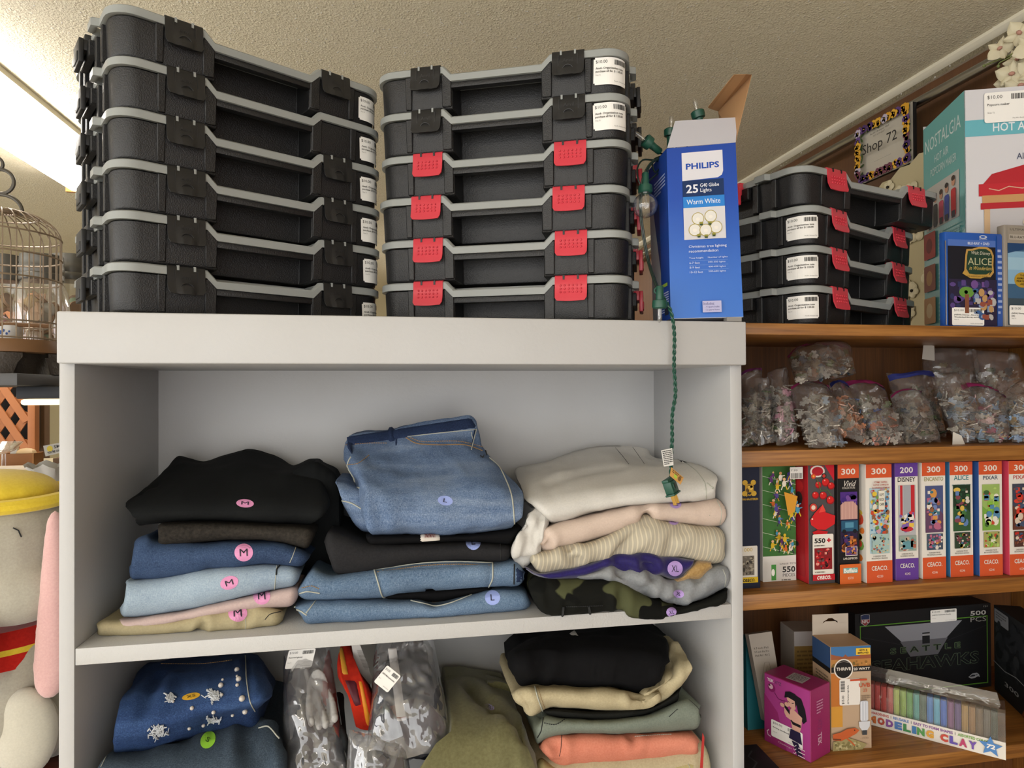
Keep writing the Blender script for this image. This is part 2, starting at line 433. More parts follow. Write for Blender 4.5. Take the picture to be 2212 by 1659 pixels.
# ------------------------------------------------------------------ wooden shelf unit on the right
WY, WT = 1.03, 1.6135
wu = thing('wooden_shelf_unit', 'brown timber shelf unit with jigsaw puzzles, against the white unit', 'shelf unit', (0, 0, 0))
for z, th, nm in ((WT, .0205, 'top_board'), (1.392, .0285, 'shelf_board'), (1.1445, .0275, 'shelf_board'), (.833, .026, 'shelf_board')):
    MB().box(.586, 1.46, WY, 1.33, z - th, z, 'shelf_wood').build(nm, wu, bevel=.002, seg=2)
MB().box(.5735, .5855, WY, 1.35, 0, WT, 'upright_wood').build('side_panel', wu, bevel=.001)
MB().box(1.4605, 1.482, WY, 1.35, 0, WT, 'upright_wood').build('side_panel', wu, bevel=.001)
MB().box(.586, 1.46, 1.331, 1.345, 0, WT, 'back_wood').build('back_panel', wu, smooth=False)
for z in (.50, .10):
    MB().box(.586, 1.46, WY, 1.33, z - .026, z, 'shelf_wood').build('shelf_board', wu, bevel=.002)

# ------------------------------------------------------------------ parts organiser boxes
m, nt, b = base('black_plastic', .42, 0, .5); b.inputs['Base Color'].default_value = lin('#161617'); add_bump(nt, b, 520, .7, .0012)
m, nt, b = base('black_latch', .5, 0, .5); b.inputs['Base Color'].default_value = lin('#19191a'); add_bump(nt, b, 1200, .3, .0003)
m, nt, b = base('red_latch', .35, 0, .5); b.inputs['Base Color'].default_value = lin('#c43846'); add_bump(nt, b, 700, .2, .0003)
m, nt, b = base('frosted_lid', .35, 0, .5); b.inputs['Base Color'].default_value = lin('#a9adab'); b.inputs['Transmission Weight'].default_value = .3; b.inputs['IOR'].default_value = 1.3
BW, BD, BH, BR = .425, .30, .0726, .032
BC = (BW - .40) / 2
def rounded(x0, x1, y0, y1, r, n=7):
    pts = []
    for cx, cy, a0 in ((x1 - r, y0 + r, -90), (x1 - r, y1 - r, 0), (x0 + r, y1 - r, 90), (x0 + r, y0 + r, 180)):
        for k in range(n + 1): a = math.radians(a0 + 90 * k / n); pts.append((cx + r * math.cos(a), cy + r * math.sin(a)))
    return pts
NX0, NX1, ND = .123 + BC, .277 + BC, .052          # recess under the carrying bar
def tray_outline():
    o = rounded(0, BW, 0, BD, BR)
    return [(NX0, 0), (NX0, ND), (NX1, ND), (NX1, 0)] + o       # walk: recess first, then right corner ... left corner
def make_tray():
    b = MB(); o = tray_outline(); n = len(o)
    zs = [(0.0, .985), (.004, 1.0), (.0575, 1.01)]
    v = []
    for z, s in zs: v += [(BW / 2 + (x - BW / 2) * s * .985, BD / 2 + (y - BD / 2) * s * .985, z) for x, y in o]
    f = [tuple(range(n - 1, -1, -1)), tuple(2 * n + i for i in range(n))]
    for k in range(2):
        f += [(k * n + i, k * n + (i + 1) % n, (k + 1) * n + (i + 1) % n, (k + 1) * n + i) for i in range(n)]
    b.add(v, f, 'black_plastic')
    # upright ribs either side of each latch, tapering at their feet
    for x0, x1 in ((.0415, .053), (.106, .1235), (.2765, .294), (.347, .3585)):
        x0 += BC; x1 += BC
        b.add([(x0, -.0034, .0575), (x1, -.0034, .0575), (x1, .006, .0575), (x0, .006, .0575), (x0 + .0006, -.0004, .003), (x1 - .0006, -.0004, .003), (x1 - .001, .009, .003), (x0 + .001, .009, .003)],
              [(0, 1, 2, 3), (7, 6, 5, 4), (0, 4, 5, 1), (1, 5, 6, 2), (3, 2, 6, 7), (0, 3, 7, 4)], 'black_plastic')
    for sx in (-1, 1):                    # ribs on the short sides
        X = 0 if sx < 0 else BW
        for y0, y1 in ((.052, .062), (.095, .108), (.192, .205), (.238, .248)):
            b.box(min(X + sx * .0035, X - sx * .005), max(X + sx * .0035, X - sx * .005), y0, y1, .004, .0575, 'black_plastic')
        b.box(min(X + sx * .010, X), max(X + sx * .010, X), .112, .188, .034, .0575, 'black_plastic')
    for x, y in ((.05, .04), (.375, .04), (.05, .26), (.375, .26)):
        b.box(x - .012, x + .012, y - .012, y + .012, -.0015, .001, 'black_plastic')
    return b
def lid_path():
    pts = []
    def seg(x, z): pts.append((x, 0, z))
    for x, z in ((NX0 - .013, 0), (NX0 + .001, -.0145), (NX1 - .001, -.0145), (NX1 + .013, 0)): seg(x, z)
    for x, y in rounded(0, BW, 0, BD, BR + .004, 7):
        if x > BW - BR - .006 and y < .05 or y >= .05 and x > BW / 2 or x <= BW / 2: pts.append((x, y, 0))
    out = []
    for x, y, z in pts: out.append((x, y, z))
    # the rim jogs outward in two tabs along each short side
    fin = []
    for i, (x, y, z) in enumerate(out):
        fin.append((x, y, z)); nx = out[(i + 1) % len(out)]
        if abs(x - BW) < 1e-6 and abs(nx[0] - BW) < 1e-6:
            for yy, dx in ((.066, 0), (.070, .010), (.094, .010), (.098, 0), (.202, 0), (.206, .010), (.230, .010), (.234, 0)): fin.append((BW + dx, yy, 0))
        if abs(x) < 1e-6 and abs(nx[0]) < 1e-6:
            for yy, dx in ((.234, 0), (.230, .010), (.206, .010), (.202, 0), (.098, 0), (.094, .010), (.070, .010), (.066, 0)): fin.append((-dx, yy, 0))
    return fin
def make_lid():
    b = MB(); P = lid_path(); n = len(P); z0, z1 = .0583, .0712
    outv = lambda x, y, e: (BW / 2 + (x - BW / 2) * (1 + 2 * e / BW), BD / 2 + (y - BD / 2) * (1 + 2 * e / BD))
    rings = []
    for e, z in ((.0045, z0), (.0045, z1 - .0022), (.0022, z1), (-.004, z1), (-.005, z0 + .0035), (-.001, z0)):
        rings.append([(*outv(x, y, e), z + dz) for x, y, dz in P])
    v = [p for r in rings for p in r]; R = len(rings)
    f = [(k * n + i, k * n + (i + 1) % n, ((k + 1) % R) * n + (i + 1) % n, ((k + 1) % R) * n + i) for k in range(R) for i in range(n)]
    b.add(v, f, 'frosted_lid')
    o = [(x, y) for x, y in rounded(.004, BW - .004, .004, BD - .004, BR, 7)]
    o = [(NX0 - .013, .006), (NX0 - .013, ND + .004), (NX1 + .013, ND + .004), (NX1 + .013, .006)] + o
    b.prism(o, .0655, .068, 'frosted_lid')
    b.plate([(NX0, .002, .0525), (NX1, .002, .0525), (NX1, ND, .0525), (NX0, ND, .0525)], .002, 'frosted_lid')
    for x, s in ((NX0, -1), (NX1, 1)):
        b.plate([(x, .002, .0525), (x + s * .013, .002, .067), (x + s * .013, ND + .004, .067), (x, ND + .004, .0525)], .002, 'frosted_lid')
    b.plate([(NX0, ND, .0525), (NX1, ND, .0525), (NX1 + .013, ND + .004, .067), (NX0 - .013, ND + .004, .067)], .002, 'frosted_lid')
    return b
def make_handle():
    b = MB()
    b.box(NX0 - .004, NX1 + .004, -.001, .013, .034, .0435, 'black_plastic')
    for x, s in ((NX0, 1), (NX1, -1)):
        b.add([(x - s * .012, -.001, .0435), (x - s * .012, .013, .0435), (x - s * .012, .013, .0572), (x - s * .012, -.001, .0572), (x + s * .001, -.001, .0435), (x + s * .001, .013, .0435)],
              [(0, 1, 2, 3), (0, 3, 4), (1, 5, 2), (3, 2, 5, 4), (0, 4, 5, 1)], 'black_plastic')
    return b
def make_latch(kind):
    """bent plate hooked over the lid rim; local x across, y out of the front is negative"""
    b = MB(); mt = 'red_latch' if kind == 'red' else 'black_latch'; w = .026
    prof = [(.010, .0716), (-.0035, .0728), (-.0062, .0705), (-.0072, .055), (-.0085, .044), (-.0115, .036), (-.0125, .0312)]
    inner = [(.010, .0700), (-.0020, .0708), (-.0042, .0690), (-.0050, .055), (-.0060, .044), (-.0090, .036), (-.0100, .0312)]
    nx = 13
    def wid(z): return w * (1 if z > .036 else .985 if z > .033 else .86)
    rows = []
    for (y, z) in prof: rows.append([(-wid(z) + 2 * wid(z) * i / (nx - 1), y - (.0022 if kind == 'black' and z < .05 and abs(i - 6) < 3 else 0), z - (.0012 * math.cos((i - 6) / 6 * 1.5) if z < .034 else 0)) for i in range(nx)])
    for (y, z) in reversed(inner): rows.append([(-wid(z) + 2 * wid(z) * i / (nx - 1), y, z - (.0012 * math.cos((i - 6) / 6 * 1.5) if z < .034 else 0)) for i in range(nx)])
    R = len(rows)
    b.grid(rows, mt, closed_u=True)
    k0 = len(b.v) - R * nx
    b.f += [tuple(k0 + i * nx for i in range(R)), tuple(k0 + i * nx + nx - 1 for i in reversed(range(R)))]; b.m += [b.mi(mt)] * 2
    for x in (-.0115, .0115): b.box(x - .0016, x + .0016, -.0071, -.004, .0655, .0725, 'black_plastic' if kind == 'red' else 'frosted_lid')
    if kind == 'red':
        for i in range(6):
            for j in range(3): b.ball((-.0165 + .0066 * i, -.0080 - .0005 * j, .0560 - .0056 * j), .0017, mt, 8, 6)
    else:
        for x in (-.0155, .0155): b.box(x - .0006, x + .0006, -.0080, -.006, .046, .0655, mt)
        arc = [(.010 * math.cos(a), -.0098 - .002 * math.sin(a), .0355 + .0115 * math.sin(a)) for a in [PI * k / 12 for k in range(13)]]
        b.tube(arc, .0009, mt, 6)
        vs, fs, x0, x1, y0, y1 = text_mesh('Anvil', .01)
        k = .017 / (x1 - x0)
        b.add([((a - (x0 + x1) / 2) * k, -.0087, .0525 + (c - y0) * k) for a, c in vs], fs, mt)
    return b
def make_side_latch(kind):
    mt = 'red_latch' if kind == 'red' else 'black_latch'; b = MB()
    b.box(-.025, .025, -.021, -.0145, .026, .0625, mt); b.box(-.022, .022, -.0155, -.002, .046, .0625, mt); b.box(-.020, .020, -.0125, .008, .0600, .0722, mt); b.box(-.016, .016, -.0225, -.020, .031, .045, mt)
    return b
SLATCH = {k: make_side_latch(k).mesh('latch', bevel=.0022, seg=2) for k in ('red', 'black')}
TRAY = make_tray().mesh('tray', bevel=.0012, seg=1); LID = make_lid().mesh('lid', ang=40); HANDLE = make_handle().mesh('handle', bevel=.0015, seg=2)
LATCH = {k: make_latch(k).mesh('latch', ang=50) for k in ('red', 'black')}
def outline_map(s0, z0, lift=.0009):
    """wraps flat print round the tray's front-right or front-left corner: s runs along the front, negative round the left corner"""
    def fn(x, y, k):
        s = s0 + x; e = lift + .0003 * k; z = z0 + y; g = (.985 + .01 * (z / .0575)) ; r = BR * .985
        X0, X1, Y0 = BW / 2 - BW / 2 * .993, BW / 2 + BW / 2 * .993, BD / 2 - BD / 2 * .993
        if s > X1 - r:
            a = min((s - (X1 - r)) / r, PI / 2); ex = max(0, s - (X1 - r) - r * PI / 2)
            return (X1 - r + (r + e) * math.sin(a), Y0 + r - (r + e) * math.cos(a) + ex, z)
        if s < X0 + r:
            a = min(((X0 + r) - s) / r, PI / 2); ex = max(0, (X0 + r) - s - r * PI / 2)
            return (X0 + r - (r + e) * math.sin(a), Y0 + r - (r + e) * math.cos(a) + ex, z)
        return (s, Y0 - e, z)
    return fn
def box_label(parent, s, z, w=.058, h=.046, rot=0.0, seed=1):
    fn = outline_map(s, z); ca, sa = math.cos(rot), math.sin(rot)
    P = Print(lambda x, y, k: fn(x * ca - y * sa, x * sa + y * ca, k))
    # subdivided backing so that it can follow the corner
    P.rect(0, h * .06, w, h * .88, '#e9e7e2', sub=14); P.rect(w * .04, 0, w * .92, h, '#e9e7e2', sub=14)
    P.text('$10.00', w * .06, h * .77, h * .13, '#222222', w * .32); P.barcode(w * .56, h * .74, w * .38, h * .18, seed=seed)
    P.text('Anvil- Organization tote', w * .06, h * .54, h * .1, '#222222', w * .78, bold=.012)
    P.text('purchase all for $ 120.00', w * .06, h * .42, h * .1, '#222222', w * .76, bold=.012)
    P.text('Shop 72', w * .06, h * .31, h * .06, '#777777', w * .14); P.text('Pacific Antique Mall', w * .56, h * .08, h * .055, '#777777', w * .36)
    return P.build('price_label', parent)
def add_mesh(me, name, parent, loc=(0, 0, 0), rz=0):
    o = bpy.data.objects.new(name, me); COL.objects.link(o); o.parent = parent; o.location = loc; o.rotation_euler = (0, 0, rz)
    return o
def organiser(loc, rz, kind, label, group, latches=(1, 1), tag_at=None, sides=(1, 1), seed=1):
    t = thing('organizer_box', label, 'organizer box', loc, rz, group)
    add_mesh(TRAY, 'tray', t); add_mesh(LID, 'lid', t); add_mesh(HANDLE, 'handle', t)
    for x, on in zip((.079 + BC, .321 + BC), latches):
        if on: add_mesh(LATCH[kind], 'latch', t, (x, 0, 0))
    for on, x, a in ((sides[0], 0, -PI / 2), (sides[1], BW, PI / 2)):
        if on: add_mesh(SLATCH[kind], 'latch', t, (x, .15, 0), a)
    if tag_at: box_label(t, *tag_at, seed=seed)
    return t
def cam_xy(X, t):  # ground position from sideways offset and depth along the view
    p = RT * X + FW * t
    return p.x, p.y
ORD = ['lowest', 'second from the bottom', 'third from the bottom', 'fourth from the bottom', 'second from the top', 'topmost']
rg = random.Random(5)
def stack(front_left, front_right, z0, n, fn):
    (x0, y0), (x1, y1) = front_left, front_right
    rz = math.atan2(y1 - y0, x1 - x0)
    for i in range(n): fn(i, (x0, y0, z0 + .0018 + i * BH), rz)
# left stack, corner towards the viewer
def left_box(i, p, rz):
    what = ['black organizer box with black latches and price sticker, lowest of the left-hand stack', 'black organizer box, second from bottom of the left-hand stack on white unit',
            'black organizer box, third from bottom of the left-hand stack on white unit', 'black organizer box, fourth from bottom in the left-hand stack',
            'black organizer box lacking its right front latch, second from top of left-hand stack', 'black organizer box on top of the tall left-hand stack, under the ceiling'][i]
    organiser((p[0] + rg.uniform(-.002, .002), p[1] + rg.uniform(-.002, .002), p[2]), rz + rg.uniform(-.006, .006), 'black', what, 'black organizer boxes stacked on the white unit',
              latches=(1, 0) if i == 4 else (1, 1), tag_at=(.380 + rg.uniform(-.002, .004), .008 if i else .003, .058, .042, rg.uniform(-.03, .05)), seed=i + 2)
stack(cam_xy(-.553, .899), cam_xy(-.231, 1.184), TOPZ, 6, left_box)
# middle stack
def mid_box(i, p, rz):
    k = 'red' if i < 4 else 'black'
    what = ['black organizer box with red latches, lowest of the middle stack', 'black organizer box with red latches, second from bottom of middle stack',
            'black organizer box with red latches, third from bottom of middle stack', 'black organizer box with red latches, directly under the two black-latched ones',
            'black organizer box with black latches and price sticker, second from top of middle stack', 'black organizer box with black latches and price sticker, top of middle stack'][i]
    organiser((p[0] + rg.uniform(-.002, .002), p[1] + rg.uniform(-.002, .002), p[2]), rz + rg.uniform(-.006, .006), k, what, 'organizer boxes in the middle stack',
              tag_at=(.3735 - .001 * (i == 4), .014 - .002 * (i == 4), .058, .044, .03 if i == 4 else -.02) if i > 3 else None, seed=i + 9)
stack(cam_xy(-.2310, 1.117), cam_xy(.160, 1.034), TOPZ, 6, mid_box)
# right stack on the timber unit
def right_box(i, p, rz):
    what = ['black organizer box with red latches, lowest of the four on the timber unit', 'black organizer box with red latches, second from bottom on the timber unit',
            'black organizer box with red latches, third from bottom on the timber unit', 'black organizer box turned askew on top of the four by the blue carton'][i]
    dx, dr = (-.012, -.16) if i == 3 else (0, 0)
    organiser((p[0] + dx, p[1] + (.01 if i == 3 else 0), p[2] + (.0014 if i == 3 else 0)), rz + dr + rg.uniform(-.006, .006), 'red', what, 'organizer boxes on the timber unit',
              tag_at=(-.030, .010, .058, .042, 0.02) if i < 3 else None, sides=(i == 3, 1), seed=i + 20)
stack(cam_xy(.535, 1.158), cam_xy(.900, 1.423), WT, 4, right_box)
# ------------------------------------------------------------------ folded clothes
denim('denim_mid', '#2b3a54', '#586e90', '#a3b2c4', .9, whisk=.45)
denim('denim_dark', '#1c2840', '#314463', '#536788', .4, whisk=.25)
denim('denim_light', '#6d7f95', '#93a5b5', '#b6c3cc', .7)
denim('denim_blue', '#334660', '#5f7792', '#98a9bb', .7, whisk=.3)
denim('denim_deep', '#121d36', '#213760', '#4c6a98', .8, whisk=.35)
denim('denim_grey', '#1d2530', '#36424f', '#5d6b78', .6)
denim('denim_band', '#121a2e', '#1e2b47', '#37496d', .4)
cloth('black_twill', '#0d0f10', '#17191a'); cloth('black_cotton', '#08080a', '#101012'); cloth('charcoal_cord', '#1c1a18', '#3a3631', 220)
cloth('charcoal_knit', '#1f1f21', '#2b2b2d'); cloth('khaki', '#968c6f', '#a89d7d'); cloth('dusty_pink', '#b09b98', '#bfaba6')
cloth('white_linen', '#bfbdb8', '#cecbc5'); cloth('blush', '#c0ada0', '#cdbbae'); cloth('purple_satin', '#170f45', '#241a62', 300, .55, .3)
cloth('gold_satin', '#8a6a3c', '#b1925e', 300, .4, .3); cloth('grey_jersey', '#777a7d', '#8d9093', 300, .7, .1); cloth('olive_fleece', '#5d5a3c', '#737050', 200, .95, .2)
cloth('sand', '#a3987a', '#b9ad8e'); cloth('sage', '#6a7268', '#7e867b'); cloth('coral', '#c2735d', '#d48b74'); cloth('straw', '#9d9468', '#b3aa7c')
cloth('soft_black', '#131412', '#1e1f1c')
def striped(name):
    m, nt, b = base(name, .9, 0, .15)
    w = N(nt, 'ShaderNodeTexWave', bands_direction='X'); w.inputs['Scale'].default_value = 46; w.inputs['Distortion'].default_value = 1.2; w.inputs['Detail'].default_value = 2
    nt.links.new(coords(nt), w.inputs['Vector'])
    nt.links.new(ramp(nt, w.outputs['Fac'], [(.3, '#aaa393'), (.62, '#a69f8f'), (.9, '#c2b9a2')]), b.inputs['Base Color'])
    return m
striped('pinstripe_cream')
def camo(name):
    m, nt, b = base(name, .9, 0, .15)
    v = coords(nt, (1, 1.4, 1.4))
    a = tex_noise(nt, v, 9, 1.5, .4); c = tex_noise(nt, coords(nt, (1.3, 1, 1)), 14, 1.0, .4)
    k = ramp(nt, a, [(.0, '#121310'), (.575, '#121310'), (.585, '#4a4d34')])
    nt.links.new(mixc(nt, ramp(nt, c, [(.60, (0, 0, 0, 1)), (.61, (1, 1, 1, 1))]), k, '#0c0d0b'), b.inputs['Base Color'])
    return m
camo('camouflage')
plain('stitch_pale', '#a5a79c', .8); plain('stitch_tan', '#8a6d45', .8); plain('stitch_dark', '#1a1c1e', .8)
plain('pearl', '#b9b3ab', .22, 0, .6); plain('frayed_white', '#b4b8bd', .9)

def Zm(ox, oy, k): return lambda pts: [(ox + x * k, oy + y * k) for x, y in pts]
S1, S2, S3 = Zm(190, 930, .28336), Zm(620, 880, .29536), Zm(1080, 930, .26523)
S4, S5, S6 = Zm(160, 1350, .28933), Zm(580, 1350, .27125), Zm(1060, 1330, .25316)

def catmull(P, n):
    """P (k,3) -> n points evenly along a smooth curve through P"""
    P = np.asarray(P, float); k = len(P)
    if k == 1: return np.repeat(P, n, 0)
    d = np.r_[0, np.cumsum(np.linalg.norm(np.diff(P, axis=0), axis=1))]; d /= d[-1] or 1
    Q = np.vstack([2 * P[0] - P[1], P, 2 * P[-1] - P[-2]]); out = []
    for u in np.linspace(0, 1, n):
        i = min(np.searchsorted(d, u, 'right') - 1, k - 2); t = (u - d[i]) / max(d[i + 1] - d[i], 1e-9)
        a, b, c, e = Q[i], Q[i + 1], Q[i + 2], Q[i + 3]
        s = .8
        out.append(b + t * (s * .5 * (c - a)) + t * t * (s * (a - 2.5 * b + 2 * c - .5 * e) + (1 - s) * (-3 * b + 3 * c)) + t ** 3 * (s * (-.5 * a + 1.5 * b - 1.5 * c + .5 * e) + (1 - s) * (2 * b - 2 * c))
                   + (1 - s) * (t * 0))
    return np.array(out)
def lift(pts, Y): return np.array([tuple(at(x, y, Y=Y)) for x, y in pts])
NC = 76
class Cloth: pass
def shell(ring_rows, mat, name, parent=None, wr=.0022, wscale=11, seed=0, creases=(), ends=(1, 1), stretch=(1, 1, 1), free=False):
    """ring_rows: closed loop of rows (each NC points): builds a closed soft body with rounded ends, wrinkled"""
    G = np.array(ring_rows); R = len(G)
    cen = G.mean(0)
    E = 4
    for j in range(E):
        s = math.sqrt(1 - (1 - (j + .55) / (E + .3)) ** 2)
        if ends[0]: G[:, j] = cen[j] + (G[:, j] - cen[j]) * np.array([1, .55 + .45 * s, .25 + .75 * s])
        if ends[1]: G[:, -1 - j] = cen[-1 - j] + (G[:, -1 - j] - cen[-1 - j]) * np.array([1, .55 + .45 * s, .25 + .75 * s])
    b = MB(); b.grid([[tuple(p) for p in row] for row in G], mat, closed_u=True)
    C_ = G.shape[1]
    for col, rev in ((0, False), (C_ - 1, True)):
        c = G[:, col].mean(0); k = len(b.v); b.v.append(tuple(c)); mi = b.mi(mat)
        for i in range(R):
            a, d = i * C_ + col, ((i + 1) % R) * C_ + col
            b.f.append((k, d, a) if rev else (k, a, d)); b.m.append(mi)
    me = b.mesh(name, smooth=True, ang=80)
    bm = bmesh.new(); bm.from_mesh(me); bmesh.ops.recalc_face_normals(bm, faces=bm.faces); bm.to_mesh(me); bm.free()
    n = len(me.vertices); co = np.empty(n * 3); no = np.empty(n * 3)
    me.vertices.foreach_get('co', co); me.vertices.foreach_get('normal', no); co = co.reshape(-1, 3); no = no.reshape(-1, 3)
    off = Vector((seed * 7.3, seed * 3.1, seed * 1.7)); d = np.empty(n); st = Vector(stretch)
    for i in range(n):
        p = Vector(co[i]); q = Vector((p.x * st.x, p.y * st.y, p.z * st.z))
        d[i] = noise.noise(q * wscale + off) + .6 * noise.noise(q * wscale * 2.6 + off) + .42 * (.4 - abs(noise.noise(q * wscale * 4.5 + off))) + .16 * noise.noise(q * wscale * 9 + off)
    co2 = co + no * (d * wr * 1.3)[:, None]
    if creases:
        bvh = BVHTree.FromPolygons([Vector(p) for p in co2], [tuple(p.vertices) for p in me.polygons])
        for pts, width, depth in creases:
            P3 = [bvh.ray_cast(CAM, ray(x, y).normalized())[0] for x, y in pts]; P3 = [np.array(p) for p in P3 if p is not None]
            if len(P3) < 2: continue
            Q = catmull(P3, 24); dd = np.min(np.linalg.norm(co2[:, None] - Q[None], axis=2), axis=1)
            fall = np.exp(-(dd / width) ** 2) - .45 * np.exp(-((dd - 2 * width) / width) ** 2)
            co2 = co2 - no * (fall * depth)[:, None]
    if not free:                                     # rest on the boards and stay between the panels
        ins = co2[:, 1] > .9985
        co2[:, 0] = np.where(ins, np.clip(co2[:, 0], SX0 + .0215, SX1 - .0225), co2[:, 0]); co2[:, 1] = np.minimum(co2[:, 1], 1.322)
        up = co2[:, 2].mean() > SH1 - .01
        floor_z, top_z = (SH1, 1.53) if up else (.72, SH1 - .0236)
        co2[:, 2] = np.where(ins, np.clip(co2[:, 2], floor_z + .0006, top_z - .0008), co2[:, 2])
    me.vertices.foreach_set('co', co2.ravel()); me.update()
    o = bpy.data.objects.new(name, me); COL.objects.link(o)
    if parent is not None: o.parent = parent
    o_b = BVHTree.FromPolygons([Vector(p) for p in co2], [tuple(p.vertices) for p in me.polygons])
    BV[o.name] = o_b
    return o
BV = {}
def rows_to_ring(rows3, depth_back, zbot, sub=4):
    """rows3: visible rows from the lower front edge up and back; closes the loop behind and below"""
    A = np.array(rows3)                                         # (r,NC,3)
    n = (len(A) - 1) * sub + 1
    vis = np.stack([catmull(A[:, j], n) for j in range(A.shape[1])], 1)
    last, first = vis[-1], vis[0]
    def mk(u, y, z):
        r = last * (1 - u) + first * u; r = r.copy(); r[:, 1] = y; r[:, 2] = z; return r
    zl, zf = last[:, 2], (first[:, 2] if zbot is None else np.full(len(first), zbot))
    yl = np.maximum(last[:, 1], depth_back) if depth_back else last[:, 1]
    ex = []
    if depth_back: 
        for t in (.12, .4, 1.0): ex.append(mk(0, last[:, 1] + (yl - last[:, 1]) * t, zl - .005 * min(1, t * 3)))
    ex += [mk(.2, yl + .012, zl * .7 + zf * .3), mk(.5, yl + .012, zl * .3 + zf * .7), mk(.8, yl, zf + .003), mk(1, yl * .6 + first[:, 1] * .4, zf + .004), mk(1, yl * .15 + first[:, 1] * .85, zf + .003)]
    return list(vis) + ex
def loft(name, rows, mat, label=None, cat='trousers', parent=None, back=None, zbot=None, group=None, **kw):
    rr = [catmull(lift(pts, Y), NC) for Y, pts in rows]
    o = shell(rows_to_ring(rr, back, zbot), mat, name, parent, **kw)
    if label: tag(o, label, cat, group)
    return o
def fold(name, Yf, top, bot, mat, label=None, cat='trousers', parent=None, bulge=.02, depth=.2, K=7, bias=1.0, **kw):
    """a garment folded flat: round front roll between a lower and an upper edge line"""
    T, B = np.array(top, float), np.array(bot, float)
    T, B = catmull(np.c_[T, np.zeros(len(T))], NC)[:, :2], catmull(np.c_[B, np.zeros(len(B))], NC)[:, :2]
    rr = []
    for k in range(K):
        ph = -PI / 2 + PI * k / (K - 1); f = (1 + math.sin(ph)) / 2; y = Yf + bulge * (1 - math.cos(ph))
        rr.append(lift(B * (1 - f) + T * f, y))
    o = shell(rows_to_ring(rr, Yf + depth, None, 2), mat, name, parent, **kw)
    if label: tag(o, label, cat, kw.get('group'))
    return o
# marks that follow the cloth: sight-line position on the garment, lifted off its surface
def on(o, px, py, lift_=.0008):
    d = ray(px, py).normalized(); h, n, i, dist = BV[o.name].ray_cast(CAM, d)
    if h is None:
        h, n, i, dist = BV[o.name].find_nearest(CAM + d * 1.12)
    return h + (n if n.dot(d) < 0 else -n) * lift_
def seam(o, pts, mat='stitch_pale', r=.0009, name='stitching', par=None):
    px = catmull(np.c_[np.array(pts, float), np.zeros(len(pts))], 10 * len(pts))[:, :2]
    return MB().tube([on(o, x, y, r * .5) for x, y in px], r, mat, 5).build(name, par or o)
def dashes(o, pts, mat='stitch_tan', r=.0007, pitch=9, name='stitching'):
    px = catmull(np.c_[np.array(pts, float), np.zeros(len(pts))], 30 * len(pts))[:, :2]; L = np.r_[0, np.cumsum(np.linalg.norm(np.diff(px, axis=0), axis=1))]
    b = MB(); s = 0
    while s + pitch * .7 < L[-1]:
        q = [(np.interp(s + e, L, px[:, 0]), np.interp(s + e, L, px[:, 1])) for e in (0, pitch * .35, pitch * .7)]
        b.tube([on(o, x, y, r * .5) for x, y in q], r, mat, 4); s += pitch
    return b.build(name, o)
def patch(o, quad, mat, name, n=(14, 10), th=.0016, par=None):
    """cloth panel sewn on: quad of points TL, TR, BR, BL on the photograph's sight lines"""
    (a, b_, c, d) = [np.array(q, float) for q in quad]
    G = []
    for i in range(n[1] + 1):
        v = i / n[1]; row = []
        for j in range(n[0] + 1):
            u = j / n[0]; q = (a * (1 - u) + b_ * u) * (1 - v) + (d * (1 - u) + c * u) * v
            e = min(u, 1 - u, v, 1 - v); row.append(on(o, q[0], q[1], th if e > 0 else -.0008))
        G.append(row)
    return MB().grid(G, mat).build(name, par or o, ang=70)
def sticker(o, cx, cy, rx, ry, word, col, rot=0, name='size_sticker', ink_c='#20202c', cw=1.0, ch=1.0):
    """round size sticker; rx, ry its half width and height in photograph pixels"""
    ca, sa = math.cos(rot), math.sin(rot)
    def fn(x, y, k): X, Y = x * ca - y * sa, x * sa + y * ca; return on(o, cx + X, cy - Y, .0006 + .0007 * (k - 1))
    P = Print(fn); P.disc(0, 0, rx, ry, col, 26, 4)
    P.text(word, 0, -ry * .40 * ch, ry * .80 * ch, ink_c, rx * (.85 if word == 'M' else .5 if len(word) == 1 else .95) * cw, 'c', bold=0, fine=2)
    return P.build(name, o)
PINK, BLUE, LILAC = '#d28cb6', '#93a4dd', '#a98fca'
zz = lambda S, x, y: S([(x, y)])[0]

# --- upper shelf, left pile (bottom to top)
k = fold('khaki_trousers', 1.03, S1([(36, 1490), (120, 1440), (215, 1440), (600, 1440), (830, 1400), (1100, 1360), (1300, 1330), (1470, 1365)]), S1([(45, 1565), (300, 1582), (600, 1572), (820, 1545), (1000, 1560), (1200, 1552), (1350, 1522), (1468, 1502)]), 'khaki',
         'khaki trousers folded flat at the bottom of the left pile on the upper shelf', depth=.24, seed=1, wr=.0016, creases=[(S1([(880, 1480), (860, 1520), (800, 1545)]), .006, .006), (S1([(1240, 1390), (1180, 1470)]), .006, .004)])
seam(k, S1([(1195, 1420), (1205, 1480), (1190, 1545)]), 'stitch_pale', .0005); seam(k, S1([(1350, 1440), (1390, 1400), (1470, 1380)]), 'stitch_dark', .0006)
sticker(k, *zz(S1, 1142, 1392), 20.5, 18, 'M', PINK, .05)
k = fold('pink_trousers', 1.03, S1([(205, 1440), (480, 1412), (760, 1368), (900, 1335), (1200, 1270), (1420, 1215), (1605, 1175)]), S1([(225, 1540), (300, 1543), (600, 1490), (900, 1430), (1200, 1372), (1400, 1352), (1585, 1335)]), 'dusty_pink',
         'dusty pink trousers folded between khaki trousers and light blue jeans', seed=2, wr=.0016, creases=[(S1([(1540, 1225), (1590, 1300)]), .006, .004)])
sticker(k, *zz(S1, 1325, 1262), 18.5, 18, 'M', PINK, .1)
